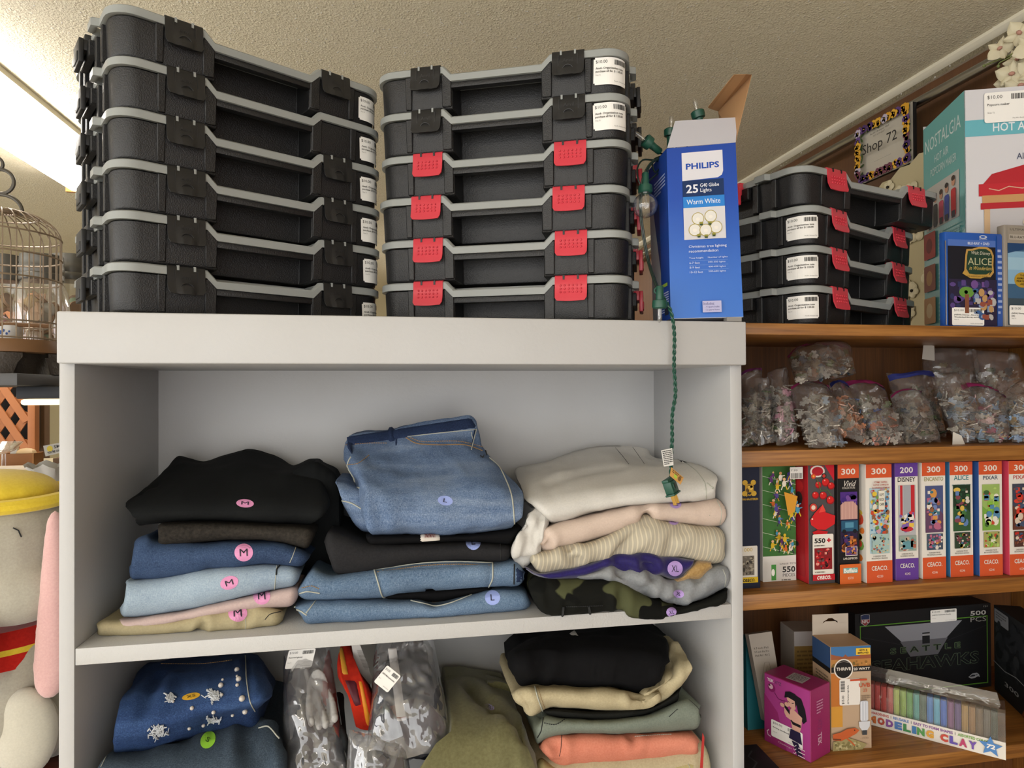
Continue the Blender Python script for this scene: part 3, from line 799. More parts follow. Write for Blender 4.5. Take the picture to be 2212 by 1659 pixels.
k = fold('light_jeans', 1.024, S1([(262, 1120), (345, 1130), (600, 1105), (900, 1050), (1200, 1025), (1460, 1018), (1612, 1035)]), S1([(225, 1428), (450, 1412), (760, 1368), (1000, 1312), (1400, 1215), (1595, 1190)]), 'denim_light',
         'faded light blue jeans folded in the left pile, pink M sticker near the middle', 'jeans', seed=3, bulge=.03, wr=.002)
seam(k, S1([(1440, 1030), (1430, 1120), (1422, 1212)]), 'stitch_pale', .0007); seam(k, S1([(1462, 1030), (1440, 1060), (1436, 1100)]), 'stitch_dark', .0012)
sticker(k, *zz(S1, 1078, 1160), 20, 14, 'M', PINK, .3)
k = fold('dark_jeans', 1.022, S1([(330, 830), (450, 800), (540, 850), (900, 865), (1100, 850), (1430, 850), (1560, 880), (1692, 940)]), S1([(300, 1105), (345, 1138), (600, 1118), (830, 1075), (930, 1045), (1100, 1052), (1250, 1028), (1400, 1022), (1645, 1045)]), 'denim_dark',
         'dark blue jeans folded in the left pile, big pink M sticker at their front', 'jeans', seed=4, bulge=.028, wr=.002)
seam(k, S1([(1585, 890), (1560, 960), (1540, 1005)]), 'stitch_pale', .0006)
sticker(k, *zz(S1, 1188, 930), 20, 18.5, 'M', PINK, 0.05)
fold('charcoal_trousers', 1.03, S1([(530, 745), (560, 712), (900, 705), (1300, 710), (1725, 738)]), S1([(528, 860), (560, 885), (800, 852), (1000, 838), (1300, 842), (1500, 862), (1690, 912)]), 'charcoal_cord',
     'speckled charcoal trousers folded under the black pair with creased top', seed=5, wr=.0015)
k = loft('black_trousers', [(1.075, S1([(340, 760), (420, 725), (560, 710), (900, 697), (1200, 702), (1500, 715), (1730, 738)])), (1.03, S1([(300, 650), (420, 655), (900, 640), (1300, 640), (1650, 655), (1830, 655)])), (1.05, S1([(240, 590), (500, 545), (1000, 520), (1500, 520), (1830, 540)])),
    (1.12, S1([(390, 470), (700, 385), (1100, 360), (1500, 350), (1790, 370)])), (1.2, S1([(545, 325), (700, 265), (900, 265), (1200, 232), (1500, 280), (1810, 285)])), (1.27, S1([(600, 275), (690, 188), (890, 230), (1200, 138), (1400, 178), (1560, 265), (1690, 220), (1815, 225)]))],
    'black_twill', 'black trousers heaped on top of the left pile, small pink M sticker at front', zbot=at(*zz(S1, 900, 700), Y=1.07).z, seed=6, wr=.0022, creases=[(S1([(410, 480), (400, 690)]), .007, .005), (S1([(520, 420), (470, 690)]), .006, .004)])
sticker(k, *zz(S1, 1198, 557), 19, 9, 'M', PINK, -.06)
fold('trouser_leg', 1.11, S1([(1560, 330), (1720, 240), (1850, 300), (1925, 400)]), S1([(1560, 1120), (1700, 1130), (1850, 1140), (1935, 1150)]), 'black_twill', parent=k, bulge=.03, depth=.1, seed=7, wr=.004)

# --- upper shelf, middle pile
k = fold('faded_jeans', 1.02, S2([(45, 1455), (240, 1410), (720, 1405), (960, 1412), (1080, 1448), (1350, 1372), (1500, 1335), (1760, 1330)]), S2([(105, 1598), (250, 1592), (500, 1592), (800, 1577), (1200, 1547), (1500, 1522), (1795, 1482)]), 'denim_blue',
         'faded blue jeans folded at the bottom of the middle pile, blue L sticker', 'jeans', depth=.24, seed=8, wr=.002, bulge=.028)
seam(k, S2([(905, 1415), (1000, 1435), (1090, 1455), (1200, 1430), (1350, 1372)]), 'stitch_pale', .0011); dashes(k, S2([(960, 1400), (1080, 1425), (1250, 1390)]), 'stitch_tan', .0008, 6)
seam(k, S2([(50, 1470), (100, 1490), (145, 1520)]), 'stitch_pale', .0012); seam(k, S2([(210, 1415), (175, 1460), (140, 1505)]), 'stitch_pale', .0009)
sticker(k, *zz(S2, 1503, 1392), 16.5, 15.5, 'L', BLUE, .05, ink_c='#151525')
fold('dark_leggings', 1.045, S2([(690, 1372), (900, 1337), (1200, 1322), (1505, 1312)]), S2([(720, 1405), (900, 1412), (1100, 1420), (1300, 1385), (1505, 1340)]), 'black_cotton', 'thin black garment squeezed between the two blue jeans with L stickers', 'trousers', seed=9, wr=.001)
k = fold('pocket_jeans', 1.02, S2([(125, 1240), (200, 1175), (330, 1220), (640, 1185), (1000, 1128), (1200, 1112), (1500, 1128), (1660, 1122), (1748, 1205)]), S2([(65, 1390), (240, 1412), (460, 1402), (700, 1385), (900, 1340), (1300, 1322), (1650, 1312), (1742, 1282)]), 'denim_blue',
         'blue jeans folded with a stitched back pocket to the front, round L sticker', 'jeans', seed=10, wr=.002, bulge=.03)
patch(k, S2([(650, 1185), (1502, 1135), (1480, 1320), (700, 1380)]), 'denim_blue', 'back_pocket', (20, 8), .003)
seam(k, S2([(637, 1188), (665, 1280), (700, 1382), (760, 1382)]), 'stitch_pale', .0013); dashes(k, S2([(700, 1190), (725, 1290), (770, 1370)]), 'stitch_tan', .0009, 5)
seam(k, S2([(640, 1188), (1000, 1140), (1250, 1130), (1503, 1138)]), 'stitch_pale', .0011); dashes(k, S2([(660, 1205), (1000, 1158), (1250, 1148), (1490, 1156)]), 'stitch_tan', .0008, 5)
seam(k, S2([(1503, 1138), (1502, 1250), (1470, 1322)]), 'stitch_pale', .0013); dashes(k, S2([(1462, 1160), (1455, 1250), (1440, 1310)]), 'stitch_tan', .0009, 5)
seam(k, S2([(95, 1360), (150, 1345), (240, 1358)]), 'stitch_pale', .0012); dashes(k, S2([(110, 1320), (180, 1305), (245, 1330)]), 'stitch_tan', .0008, 5)
seam(k, S2([(1662, 1150), (1660, 1290)]), 'stitch_dark', .0012); patch(k, S2([(1668, 1150), (1742, 1205), (1738, 1285), (1665, 1295)]), 'denim_band', 'side_strip', (4, 6), .001)
sticker(k, *zz(S2, 1338, 1264), 17.5, 17.5, 'L', BLUE, .12, ink_c='#151525')
k = fold('charcoal_leggings', 1.018, S2([(268, 940), (330, 905), (600, 990), (900, 995), (1300, 985), (1500, 990), (1650, 1010)]), S2([(325, 1225), (480, 1218), (640, 1188), (1000, 1132), (1300, 1117), (1560, 1122), (1640, 1110)]), 'charcoal_knit',
         'charcoal leggings folded under the black pair, half-hidden blue L sticker', seed=11, bulge=.03, wr=.0018)
seam(k, S2([(1560, 1000), (1562, 1112)]), 'stitch_dark', .0007)
sticker(k, *zz(S2, 1362, 985), 16.5, 17, 'L', BLUE, .1, ink_c='#151525')
k = fold('black_jeans', 1.024, S2([(575, 938), (900, 930), (1300, 925), (1600, 895), (1735, 868)]), S2([(590, 1010), (900, 998), (1300, 986), (1650, 1005)]), 'black_cotton', 'black jeans with a white SKINNY cloth label, under the large blue jeans', 'jeans', seed=12, wr=.0012)
a, b_, c, d = S2([(968, 925), (1122, 925), (1124, 975), (970, 990)])
lab = patch(k, [a, b_, c, d], '#c9c2b8', 'cloth_label', (8, 4), .0025)
P = Print(lambda x, y, kk: on(k, x, -y, .0034 + .00012 * kk)); tx, ty = zz(S2, 1005, 956); P.text('SKINNY', tx, -ty, 6.2, '#7d2c25', 24.5, bold=.015, fine=2); P.build('lettering', lab)
k = loft('blue_jeans', [(1.04, S2([(575, 942), (900, 938), (1200, 938), (1500, 912), (1690, 872)])), (1.003, S2([(545, 880), (900, 850), (1250, 850), (1500, 840), (1762, 806)])), (1.02, S2([(548, 620), (900, 640), (1250, 620), (1500, 610), (1748, 690)])),
    (1.09, S2([(470, 420), (900, 430), (1250, 410), (1500, 420), (1645, 520)])), (1.155, S2([(415, 290), (750, 268), (900, 235), (1250, 225), (1450, 290)])), (1.185, S2([(415, 212), (580, 175), (735, 172), (900, 122), (1200, 76), (1350, 68), (1410, 150)]))],
    'denim_mid', 'large faded blue jeans folded on top of the middle pile, waistband to the back', 'jeans', zbot=at(*zz(S2, 1000, 935), Y=1.03).z, back=1.27, seed=13, wr=.0028, wscale=13, creases=[(S2([(620, 420), (900, 470), (1200, 450)]), .008, .003), (S2([(560, 620), (640, 700), (700, 860)]), .008, .003)])
patch(k, S2([(418, 215), (1352, 72), (1400, 150), (425, 285)]), 'denim_band', 'waistband', (36, 5), .003)
patch(k, S2([(732, 152), (792, 146), (790, 245), (742, 258)]), 'denim_band', 'belt_loop', (3, 6), .006)
dashes(k, S2([(430, 275), (600, 262), (735, 262)]), 'stitch_tan', .0007, 5); seam(k, S2([(880, 215), (1100, 190), (1400, 160)]), 'stitch_pale', .0009)
seam(k, S2([(870, 222), (950, 265), (1100, 275), (1300, 275), (1430, 318)]), 'stitch_tan', .0009); dashes(k, S2([(900, 222), (990, 250), (1250, 248), (1440, 290)]), 'stitch_tan', .0008, 5)
seam(k, S2([(1345, 180), (1360, 240)]), 'stitch_pale', .0008); seam(k, S2([(1480, 370), (1560, 450), (1640, 640), (1665, 860)]), 'stitch_pale', .0013); seam(k, S2([(1440, 280), (1460, 350)]), 'stitch_dark', .0012)
seam(k, S2([(415, 300), (400, 450), (440, 560), (530, 590)]), 'stitch_pale', .0012); dashes(k, S2([(440, 420), (520, 410), (600, 350)]), 'stitch_tan', .0008, 5)
sticker(k, *zz(S2, 1157, 683), 16.5, 10.5, 'L', BLUE, -.15, ink_c='#151525')
kk = fold('trouser_leg', 1.05, S2([(345, 530), (420, 540), (520, 580), (640, 620)]), S2([(395, 690), (450, 800), (540, 890), (660, 930)]), 'denim_mid', parent=k, bulge=.03, depth=.16, seed=14, wr=.003)
seam(kk, S2([(395, 680), (470, 700), (548, 745)]), 'stitch_pale', .0012, par=kk)

# --- upper shelf, right pile
k = fold('camouflage_trousers', .988, S3([(275, 1185), (400, 1205), (700, 1205), (950, 1215), (1100, 1300), (1200, 1345), (1450, 1430), (1650, 1380), (1895, 1275)]), S3([(300, 1480), (430, 1548), (600, 1532), (870, 1485), (990, 1500), (1080, 1572), (1280, 1582), (1400, 1545), (1700, 1462), (1790, 1455), (1885, 1340)]), 'camouflage',
         'green and black camouflage trousers at the bottom of the right pile, over the shelf edge', depth=.3, seed=15, bulge=.035, wr=.003, creases=[(S3([(990, 1340), (980, 1490)]), .008, .008), (S3([(300, 1230), (420, 1400), (540, 1430)]), .008, .006), (S3([(540, 1430), (860, 1420)]), .006, .004)])
seam(k, S3([(515, 1440), (505, 1530)]), 'stitch_dark', .0022); seam(k, S3([(722, 1430), (735, 1500)]), 'stitch_dark', .0022); dashes(k, S3([(540, 1435), (700, 1430), (850, 1425)]), 'stitch_dark', .0008, 4)
sticker(k, *zz(S3, 1395, 1478), 11, 9.5, 'XL', LILAC, .15)
k = fold('grey_joggers', 1.0, S3([(640, 1190), (880, 1115), (1000, 1150), (1200, 1140), (1400, 1225), (1600, 1195), (1750, 1100), (1905, 1115)]), S3([(650, 1215), (900, 1215), (1030, 1290), (1150, 1345), (1300, 1350), (1450, 1437), (1600, 1392), (1800, 1290), (1895, 1255)]), 'grey_jersey',
         'grey joggers crumpled between the camouflage trousers and the purple pair', seed=16, bulge=.025, wr=.003, creases=[(S3([(980, 1170), (1120, 1290), (1180, 1340)]), .009, .01), (S3([(1240, 1190), (1200, 1290)]), .008, .008), (S3([(1480, 1280), (1420, 1400)]), .009, .01), (S3([(1640, 1200), (1560, 1320)]), .008, .005)])
seam(k, S3([(1815, 1130), (1840, 1200), (1830, 1270)]), 'stitch_pale', .0006)
sticker(k, *zz(S3, 1455, 1330), 12, 8.5, 'XL', LILAC, -.2)
k = fold('purple_trousers', 1.005, S3([(215, 1110), (350, 1158), (700, 1090), (950, 1018), (1300, 1012), (1620, 1045)]), S3([(225, 1160), (430, 1218), (700, 1192), (900, 1112), (1090, 1212), (1200, 1142), (1300, 1180), (1450, 1207), (1610, 1085)]), 'purple_satin',
         'deep purple trousers folded in the right pile, round lilac XL sticker', seed=17, bulge=.022, wr=.0025, creases=[(S3([(1180, 1090), (1230, 1110), (1270, 1190)]), .008, .01), (S3([(960, 1070), (1070, 1150)]), .009, .006)])
fold('gold_panel', 1.004, S3([(1475, 1185), (1600, 1060), (1725, 1078)]), S3([(1430, 1248), (1550, 1232), (1650, 1202), (1728, 1105)]), 'gold_satin', parent=k, bulge=.02, depth=.15, seed=18, wr=.003)
sticker(k, *zz(S3, 1425, 1124), 16.5, 16, 'XL', LILAC, -.02)
k = fold('striped_trousers', 1.0, S3([(290, 990), (540, 935), (800, 880), (1050, 765), (1180, 708), (1300, 730), (1500, 765), (1750, 795), (1865, 850)]), S3([(255, 1090), (350, 1163), (600, 1112), (900, 1032), (1000, 1012), (1200, 1017), (1500, 1032), (1720, 1078), (1855, 1052)]), 'pinstripe_cream',
         'cream pinstriped trousers with deep creases, below the blush pair', seed=19, bulge=.03, wr=.0025, creases=[(S3([(1190, 740), (1080, 880), (960, 1000)]), .01, .008), (S3([(560, 950), (570, 1010), (630, 1060)]), .008, .008), (S3([(1490, 810), (1400, 900), (1380, 980)]), .009, .006)])
seam(k, S3([(1735, 800), (1755, 900), (1690, 1050)]), 'stitch_pale', .0006)
sticker(k, *zz(S3, 1415, 738), 11.5, 8.5, 'XL', LILAC, 0)
k = fold('blush_trousers', 1.005, S3([(350, 810), (480, 755), (700, 692), (900, 632), (1200, 602), (1500, 590), (1760, 558), (1885, 640)]), S3([(330, 935), (370, 968), (600, 930), (900, 850), (1100, 760), (1190, 690), (1260, 725), (1500, 762), (1700, 790), (1870, 745)]), 'blush',
         'pale blush trousers folded under the white pair in the right pile', seed=20, bulge=.028, wr=.0022, creases=[(S3([(1190, 640), (1180, 700)]), .01, .005), (S3([(370, 870), (400, 905), (380, 950)]), .006, .008)])
seam(k, S3([(1765, 565), (1805, 660), (1790, 775)]), 'stitch_pale', .0006)
sticker(k, *zz(S3, 1430, 600), 12.5, 9.5, 'XL', LILAC, -.1)
k = loft('white_trousers', [(1.035, S3([(370, 762), (560, 732), (800, 657), (1100, 607), (1400, 592), (1700, 572), (1790, 552)])), (1.0, S3([(340, 690), (600, 650), (900, 600), (1300, 545), (1600, 535), (1800, 480)])), (1.02, S3([(240, 600), (600, 520), (1000, 460), (1400, 420), (1700, 400), (1815, 385)])),
    (1.11, S3([(180, 450), (500, 360), (900, 320), (1300, 300), (1600, 280), (1770, 310)])), (1.23, S3([(110, 330), (350, 280), (600, 225), (900, 185), (1250, 240), (1500, 235), (1720, 285)])), (1.28, S3([(85, 300), (350, 262), (600, 180), (880, 125), (1190, 145), (1260, 225), (1500, 225), (1690, 265)]))],
    'white_linen', 'off-white trousers laid over the right pile, one leg drooping at its side', zbot=at(*zz(S3, 1000, 610), Y=1.03).z, seed=21, wr=.003, wscale=9, creases=[(S3([(1250, 235), (1500, 260)]), .01, .006), (S3([(400, 440), (760, 330), (1000, 300)]), .012, .004), (S3([(360, 640), (300, 730)]), .008, .006)])
loft('trouser_leg', [(1.05, S3([(120, 1075), (190, 1118), (270, 1060)])), (1.015, S3([(105, 985), (210, 1000), (335, 940)])), (1.01, S3([(145, 850), (250, 830), (350, 850)])), (1.015, S3([(185, 765), (280, 725), (375, 720)])), (1.03, S3([(290, 640), (340, 640), (390, 650)]))],
     'white_linen', parent=k, back=1.12, seed=22, wr=.004, wscale=16, creases=[(S3([(210, 780), (240, 900), (170, 1060)]), .008, .008), (S3([(340, 700), (300, 860), (330, 930)]), .008, .007)])
seam(k, S3([(1515, 265), (1600, 330), (1670, 430), (1680, 560)]), 'stitch_pale', .0007); seam(k, S3([(1740, 310), (1790, 390), (1780, 440)]), 'stitch_pale', .0009)
seam(k, S3([(940, 140), (1000, 210), (1050, 275)]), 'stitch_dark', .0004); seam(k, S3([(1080, 135), (1130, 205), (1175, 270)]), 'stitch_dark', .0004)

# --- lower shelf, left pile
k = loft('grey_jeans', [(1.02, S4([(30, 2260), (500, 2280), (900, 2270), (1500, 2100)])), (1.005, S4([(40, 1500), (450, 1560), (900, 1520), (1560, 1420)])), (1.0, S4([(130, 1060), (500, 1110), (900, 1090), (1300, 1090), (1560, 1030)])), (1.05, S4([(230, 960), (500, 950), (800, 880), (1100, 820), (1400, 770), (1540, 820)])), (1.13, S4([(300, 930), (600, 880), (900, 770), (1150, 700), (1400, 700), (1500, 730)]))],
    'denim_grey', 'grey-blue jeans heaped beneath the pearl-studded jeans, oval green S sticker', 'jeans', back=1.28, seed=23, wr=.005, wscale=9, creases=[(S4([(1330, 760), (1300, 900), (1420, 1060)]), .012, .014), (S4([(1420, 790), (1480, 900)]), .010, .012), (S4([(760, 860), (850, 830), (900, 780)]), .01, .006)])
seam(k, S4([(1380, 770), (1450, 760), (1530, 850)]), 'stitch_pale', .0012); seam(k, S4([(240, 980), (200, 1060)]), 'stitch_pale', .0006)
sticker(k, *zz(S4, 1000, 860), 15, 20, 'S', '#8fc83c', -.55, ink_c='#202818', cw=1.1, ch=.65)
k = loft('studded_jeans', [(1.05, S4([(275, 942), (350, 967), (600, 905), (750, 850), (900, 782), (960, 742), (1100, 692), (1290, 652), (1365, 642)])), (1.01, S4([(258, 800), (500, 770), (750, 700), (1000, 620), (1250, 600), (1450, 560)])), (1.05, S4([(320, 570), (550, 520), (800, 480), (1000, 430), (1300, 400), (1458, 455)])),
    (1.12, S4([(390, 470), (600, 390), (900, 340), (1200, 300), (1432, 330)])), (1.2, S4([(480, 340), (650, 290), (950, 275), (1200, 250), (1405, 250)])), (1.25, S4([(520, 290), (750, 245), (1000, 232), (1280, 215), (1400, 228)]))],
    'denim_deep', 'blue ripped jeans studded with pearls, folded at left on the lower shelf', 'jeans', zbot=at(*zz(S4, 700, 870), Y=1.05).z - .02, seed=24, wr=.0035, creases=[(S4([(640, 380), (560, 560), (520, 640)]), .01, .006), (S4([(1290, 260), (1300, 450), (1340, 640)]), .006, .004)])
seam(k, S4([(1278, 230), (1285, 400), (1310, 560), (1350, 645)]), 'stitch_pale', .0009); dashes(k, S4([(650, 290), (950, 290), (1190, 262)]), 'stitch_tan', .0007, 5)
for i, (x, y, r) in enumerate([(1217, 342, 17), (1217, 386, 9), (1227, 412, 18), (1220, 452, 12), (1110, 412, 9), (1097, 458, 17), (1103, 526, 11), (1253, 552, 20), (1275, 638, 17), (883, 622, 13), (1043, 646, 13), (1183, 668, 11), (966, 745, 12), (860, 768, 11), (741, 574, 9)]):
    r3 = r * .28933 / FPX * 1.08; MB().ball(on(k, *zz(S4, x, y), r3 * .5), r3, 'pearl', 12, 8).build('pearl_stud', k)
rg2 = random.Random(4)
for cx, cy, wx, wy, nm in ((630, 790, 75, 55, 26), (1040, 530, 60, 50, 24), (718, 548, 36, 32, 14), (1040, 705, 75, 22, 16)):
    b = MB()
    for i in range(nm * 3):
        x, y = cx + rg2.gauss(0, wx * .4), cy + rg2.gauss(0, wy * .4); a = rg2.uniform(-.7, .7) + (PI / 2 if rg2.random() < .55 else .2); l = rg2.uniform(14, 40)
        b.tube([on(k, *zz(S4, x - math.cos(a) * l * s, y - math.sin(a) * l * s), .0012 + .001 * rg2.random()) for s in (-.5, 0, .5)], rg2.uniform(.0006, .0013), 'frayed_white', 4)
    b.build('frayed_threads', k)['kind'] = 'stuff'
sticker(k, *zz(S4, 874, 535), 20, 7, 'XS', '#c79a2e', .22, ink_c='#2a2415')

# --- lower shelf, middle: olive fleece
k = loft('olive_sweatshirt', [(1.02, S5([(1250, 2400), (1600, 2420), (1900, 2400), (2160, 2350)])), (1.0, S5([(1180, 1139), (1500, 1150), (1800, 1150), (2140, 1110)])), (1.03, S5([(1430, 820), (1600, 850), (1900, 830), (2085, 900)])), (1.12, S5([(1410, 580), (1600, 600), (1850, 620), (2000, 700)])), (1.22, S5([(1390, 445), (1560, 438), (1750, 470), (1925, 490)]))],
    'olive_fleece', 'olive green fleece garment slumped between clear bags and the beige pile', 'sweatshirt', back=1.29, seed=25, wr=.004, wscale=8, creases=[(S5([(1600, 480), (1700, 600), (1950, 760), (2100, 980)]), .014, .014), (S5([(1960, 1120), (1980, 1060), (1900, 1020)]), .012, .01)])
loft('hood', [(1.2, S5([(1735, 480), (1850, 520), (1950, 560)])), (1.2, S5([(1745, 455), (1850, 450), (1935, 480)])), (1.24, S5([(1760, 445), (1850, 442), (1925, 462)]))], 'olive_fleece', parent=k, seed=26, wr=.003)
sticker(k, *zz(S5, 1760, 655), 11, 6, 'XL', '#7d7596', -.4)

# --- lower shelf, right pile
for i, (z0, z1, mt, nm) in enumerate(((.72, .80, 'sage', 'green'), (.80, .885, 'sand', 'beige'))):
    g = MB(); prof = [(1.03 + .03 * (1 - math.cos(a)), (z0 + z1) / 2 + (z1 - z0) / 2 * math.sin(a)) for a in [-PI / 2 + PI * q / 8 for q in range(9)]] + [(1.26, z1), (1.29, (z0 + z1) / 2), (1.26, z0)]
    xs = np.linspace(.22, .535, NC); shell([[(x, y, z) for x in xs] for y, z in prof], mt, nm + '_trousers', seed=27 + i)
    tag([o for o in COL.objects if o.name.startswith(nm + '_trousers')][-1], nm + ' trousers folded at the foot of the right pile on the lower shelf', 'trousers')
k = fold('straw_trousers', 1.03, S6([(400, 1190), (600, 1270), (1000, 1262), (1600, 1210), (1785, 1185)]), S6([(430, 1540), (800, 1560), (1300, 1545), (1765, 1480)]), 'straw', 'straw yellow trousers folded beneath the coral pair', seed=29, bulge=.035, wr=.0025)
seam(k, S6([(1665, 1215), (1700, 1300)]), 'stitch_pale', .0006); seam(k, S6([(1530, 1225), (1560, 1300)]), 'stitch_pale', .0006)
k = fold('coral_trousers', 1.025, S6([(420, 1110), (500, 1030), (750, 997), (1200, 1000), (1690, 990), (1795, 1090)]), S6([(470, 1195), (620, 1273), (1000, 1258), (1300, 1243), (1600, 1205), (1795, 1180)]), 'coral', 'coral orange trousers folded in the right pile on the lower shelf', seed=30, bulge=.032, wr=.0022,
         creases=[(S6([(520, 1100), (580, 1140)]), .007, .007), (S6([(600, 1120), (580, 1240)]), .008, .004), (S6([(1200, 1040), (1220, 1060)]), .008, .004)])
seam(k, S6([(605, 1020), (600, 1130), (585, 1200)]), 'stitch_dark', .0005); dashes(k, S6([(1230, 1030), (1400, 1018), (1550, 1012)]), 'stitch_pale', .0006, 4)
k = fold('sage_trousers', 1.022, S6([(440, 880), (480, 845), (640, 872), (1000, 888), (1350, 838), (1600, 722), (1700, 702), (1815, 770)]), S6([(365, 1020), (400, 1095), (500, 1040), (700, 1002), (1000, 1002), (1300, 1000), (1720, 985), (1812, 910)]), 'sage', 'grey-green trousers folded above the coral pair', seed=31, bulge=.035, wr=.002)
seam(k, S6([(450, 870), (430, 980), (400, 1040)]), 'stitch_dark', .0008); dashes(k, S6([(455, 915), (550, 930), (640, 880)]), 'stitch_dark', .0007, 5); seam(k, S6([(1690, 715), (1770, 790), (1795, 880)]), 'stitch_dark', .0005)
fold('dark_trousers', 1.035, S6([(470, 800), (560, 788), (900, 815), (1350, 778), (1560, 660), (1650, 590)]), S6([(460, 850), (750, 882), (1000, 890), (1350, 840), (1625, 715)]), 'soft_black', 'very dark trousers squeezed between the sand and grey-green pairs', seed=32, bulge=.025, wr=.0015)
k = fold('sand_trousers', 1.02, S6([(180, 640), (360, 600), (700, 612), (1000, 612), (1200, 662), (1300, 682), (1460, 640)]), S6([(300, 835), (350, 862), (480, 802), (560, 787), (900, 812), (1050, 818), (1350, 778), (1480, 705)]), 'sand', 'sand beige trousers curling up around the black pair on the lower shelf', seed=33, bulge=.035, wr=.0025,
         creases=[(S6([(1230, 690), (1330, 730)]), .009, .008), (S6([(280, 720), (320, 800)]), .008, .007)])
loft('trouser_leg', [(1.05, S6([(1340, 775), (1480, 720), (1640, 590)])), (1.035, S6([(1290, 690), (1480, 600), (1735, 450)])), (1.05, S6([(1420, 600), (1530, 470), (1700, 370)])), (1.09, S6([(1470, 470), (1530, 350), (1660, 320)])), (1.12, S6([(1500, 330), (1540, 240), (1600, 225)]))],
     'sand', parent=k, back=1.16, seed=34, wr=.003, creases=[(S6([(1520, 400), (1530, 520), (1440, 660)]), .009, .008)])
seam(k, S6([(375, 605), (400, 700), (440, 810)]), 'stitch_pale', .0012); dashes(k, S6([(400, 605), (430, 700), (465, 800)]), 'stitch_tan', .0006, 4)
k = loft('black_joggers', [(1.06, S6([(215, 600), (500, 592), (800, 612), (1000, 612), (1180, 662), (1280, 687), (1430, 612)])), (1.03, S6([(180, 450), (500, 440), (900, 480), (1250, 500), (1515, 450)])), (1.05, S6([(165, 330), (400, 300), (800, 300), (1200, 300), (1545, 380)])), (1.11, S6([(150, 285), (280, 230), (520, 170), (800, 180), (1200, 190), (1512, 215)])), (1.2, S6([(280, 215), (520, 145), (740, 130), (1000, 105), (1300, 90), (1480, 135)]))],
    'black_cotton', 'black soft trousers heaped on top of the right pile under the shelf', zbot=at(*zz(S6, 900, 610), Y=1.05).z, back=1.26, seed=35, wr=.004, creases=[(S6([(400, 400), (800, 470), (1250, 480), (1480, 440)]), .01, .008), (S6([(480, 420), (380, 580)]), .009, .005)])
q = S6([(665, 155), (715, 115), (752, 172), (690, 168)]); patch(k, q, '#c7c5c0', 'care_label', (4, 4), .002)
# red card tag hanging from the coral pair
P0 = [tuple(at(*zz(S6, x, y), Y=1.02)) for x, y in ((1808, 1000), (1824, 1040), (1805, 1420), (1778, 1420))]
rc = MB().plate(P0, .0008, '#a8302c').build('hang_tag'); tag(rc, 'narrow red card tag hanging beside the coral trousers', 'hang tag')
# ------------------------------------------------------------------ printed cartons, helpers
def clampi(rg, lo, hi): return rg.uniform(lo, hi) if hi > lo else (lo + hi) / 2
def blobs(P, x, y, w, h, cols, n, r, seed=1, sq=.3):
    """scatter of small painted shapes inside a rectangle: busy picture print"""
    rg = random.Random(seed)
    for i in range(n):
        a = r * rg.uniform(.4, 1); b_ = a * rg.uniform(.5, 1.2); a, b_ = min(a, w * .45), min(b_, h * .45)
        cx, cy = clampi(rg, x + a, x + w - a), clampi(rg, y + b_, y + h - b_); c = rg.choice(cols)
        if rg.random() < sq: P.rect(cx - a * .7, cy - b_ * .7, a * 1.4, b_ * 1.4, c)
        else: P.disc(cx, cy, a, b_, c, 9)
        P.k -= 1 if i % 6 else 0
def carton(name, label, cat, FL, FR, depth, z0, h, body, group=None, face='front_print', lean=0.0):
    """upright box standing on z0; FL, FR the front bottom corners seen from the front. Returns thing and print for its face"""
    FL, FR = Vector((FL[0], FL[1], z0)), Vector((FR[0], FR[1], z0)); ux = (FR - FL); w = ux.length; ux.normalize(); ub = Vector((-ux.y, ux.x, 0))
    t = thing(name, label, cat, FL + Vector((0, 0, .0006)), math.atan2(ux.y, ux.x), group)
    t.rotation_euler.x = lean
    MB().box(0, w, 0, depth, 0, h, body).build('carton', t, bevel=.0008, seg=1)
    P = Print(lambda x, y, k: Vector((x, -.0004 - .00012 * k, y))); P.t, P.w, P.h, P.d = t, w, h, depth
    return t, P
def side_print(t, w, d, side='left'):
    if side == 'left': return Print(lambda x, y, k: Vector((-.0004 - .00012 * k, d - x, y)))
    if side == 'top': return Print(lambda x, y, k: Vector((x, y, w + .0004 + .00012 * k)))
    return Print(lambda x, y, k: Vector((w + .0004 + .00012 * k, x, y)))
def ground(px, py, z): p = at(px, py, Z=z); return p.x, p.y

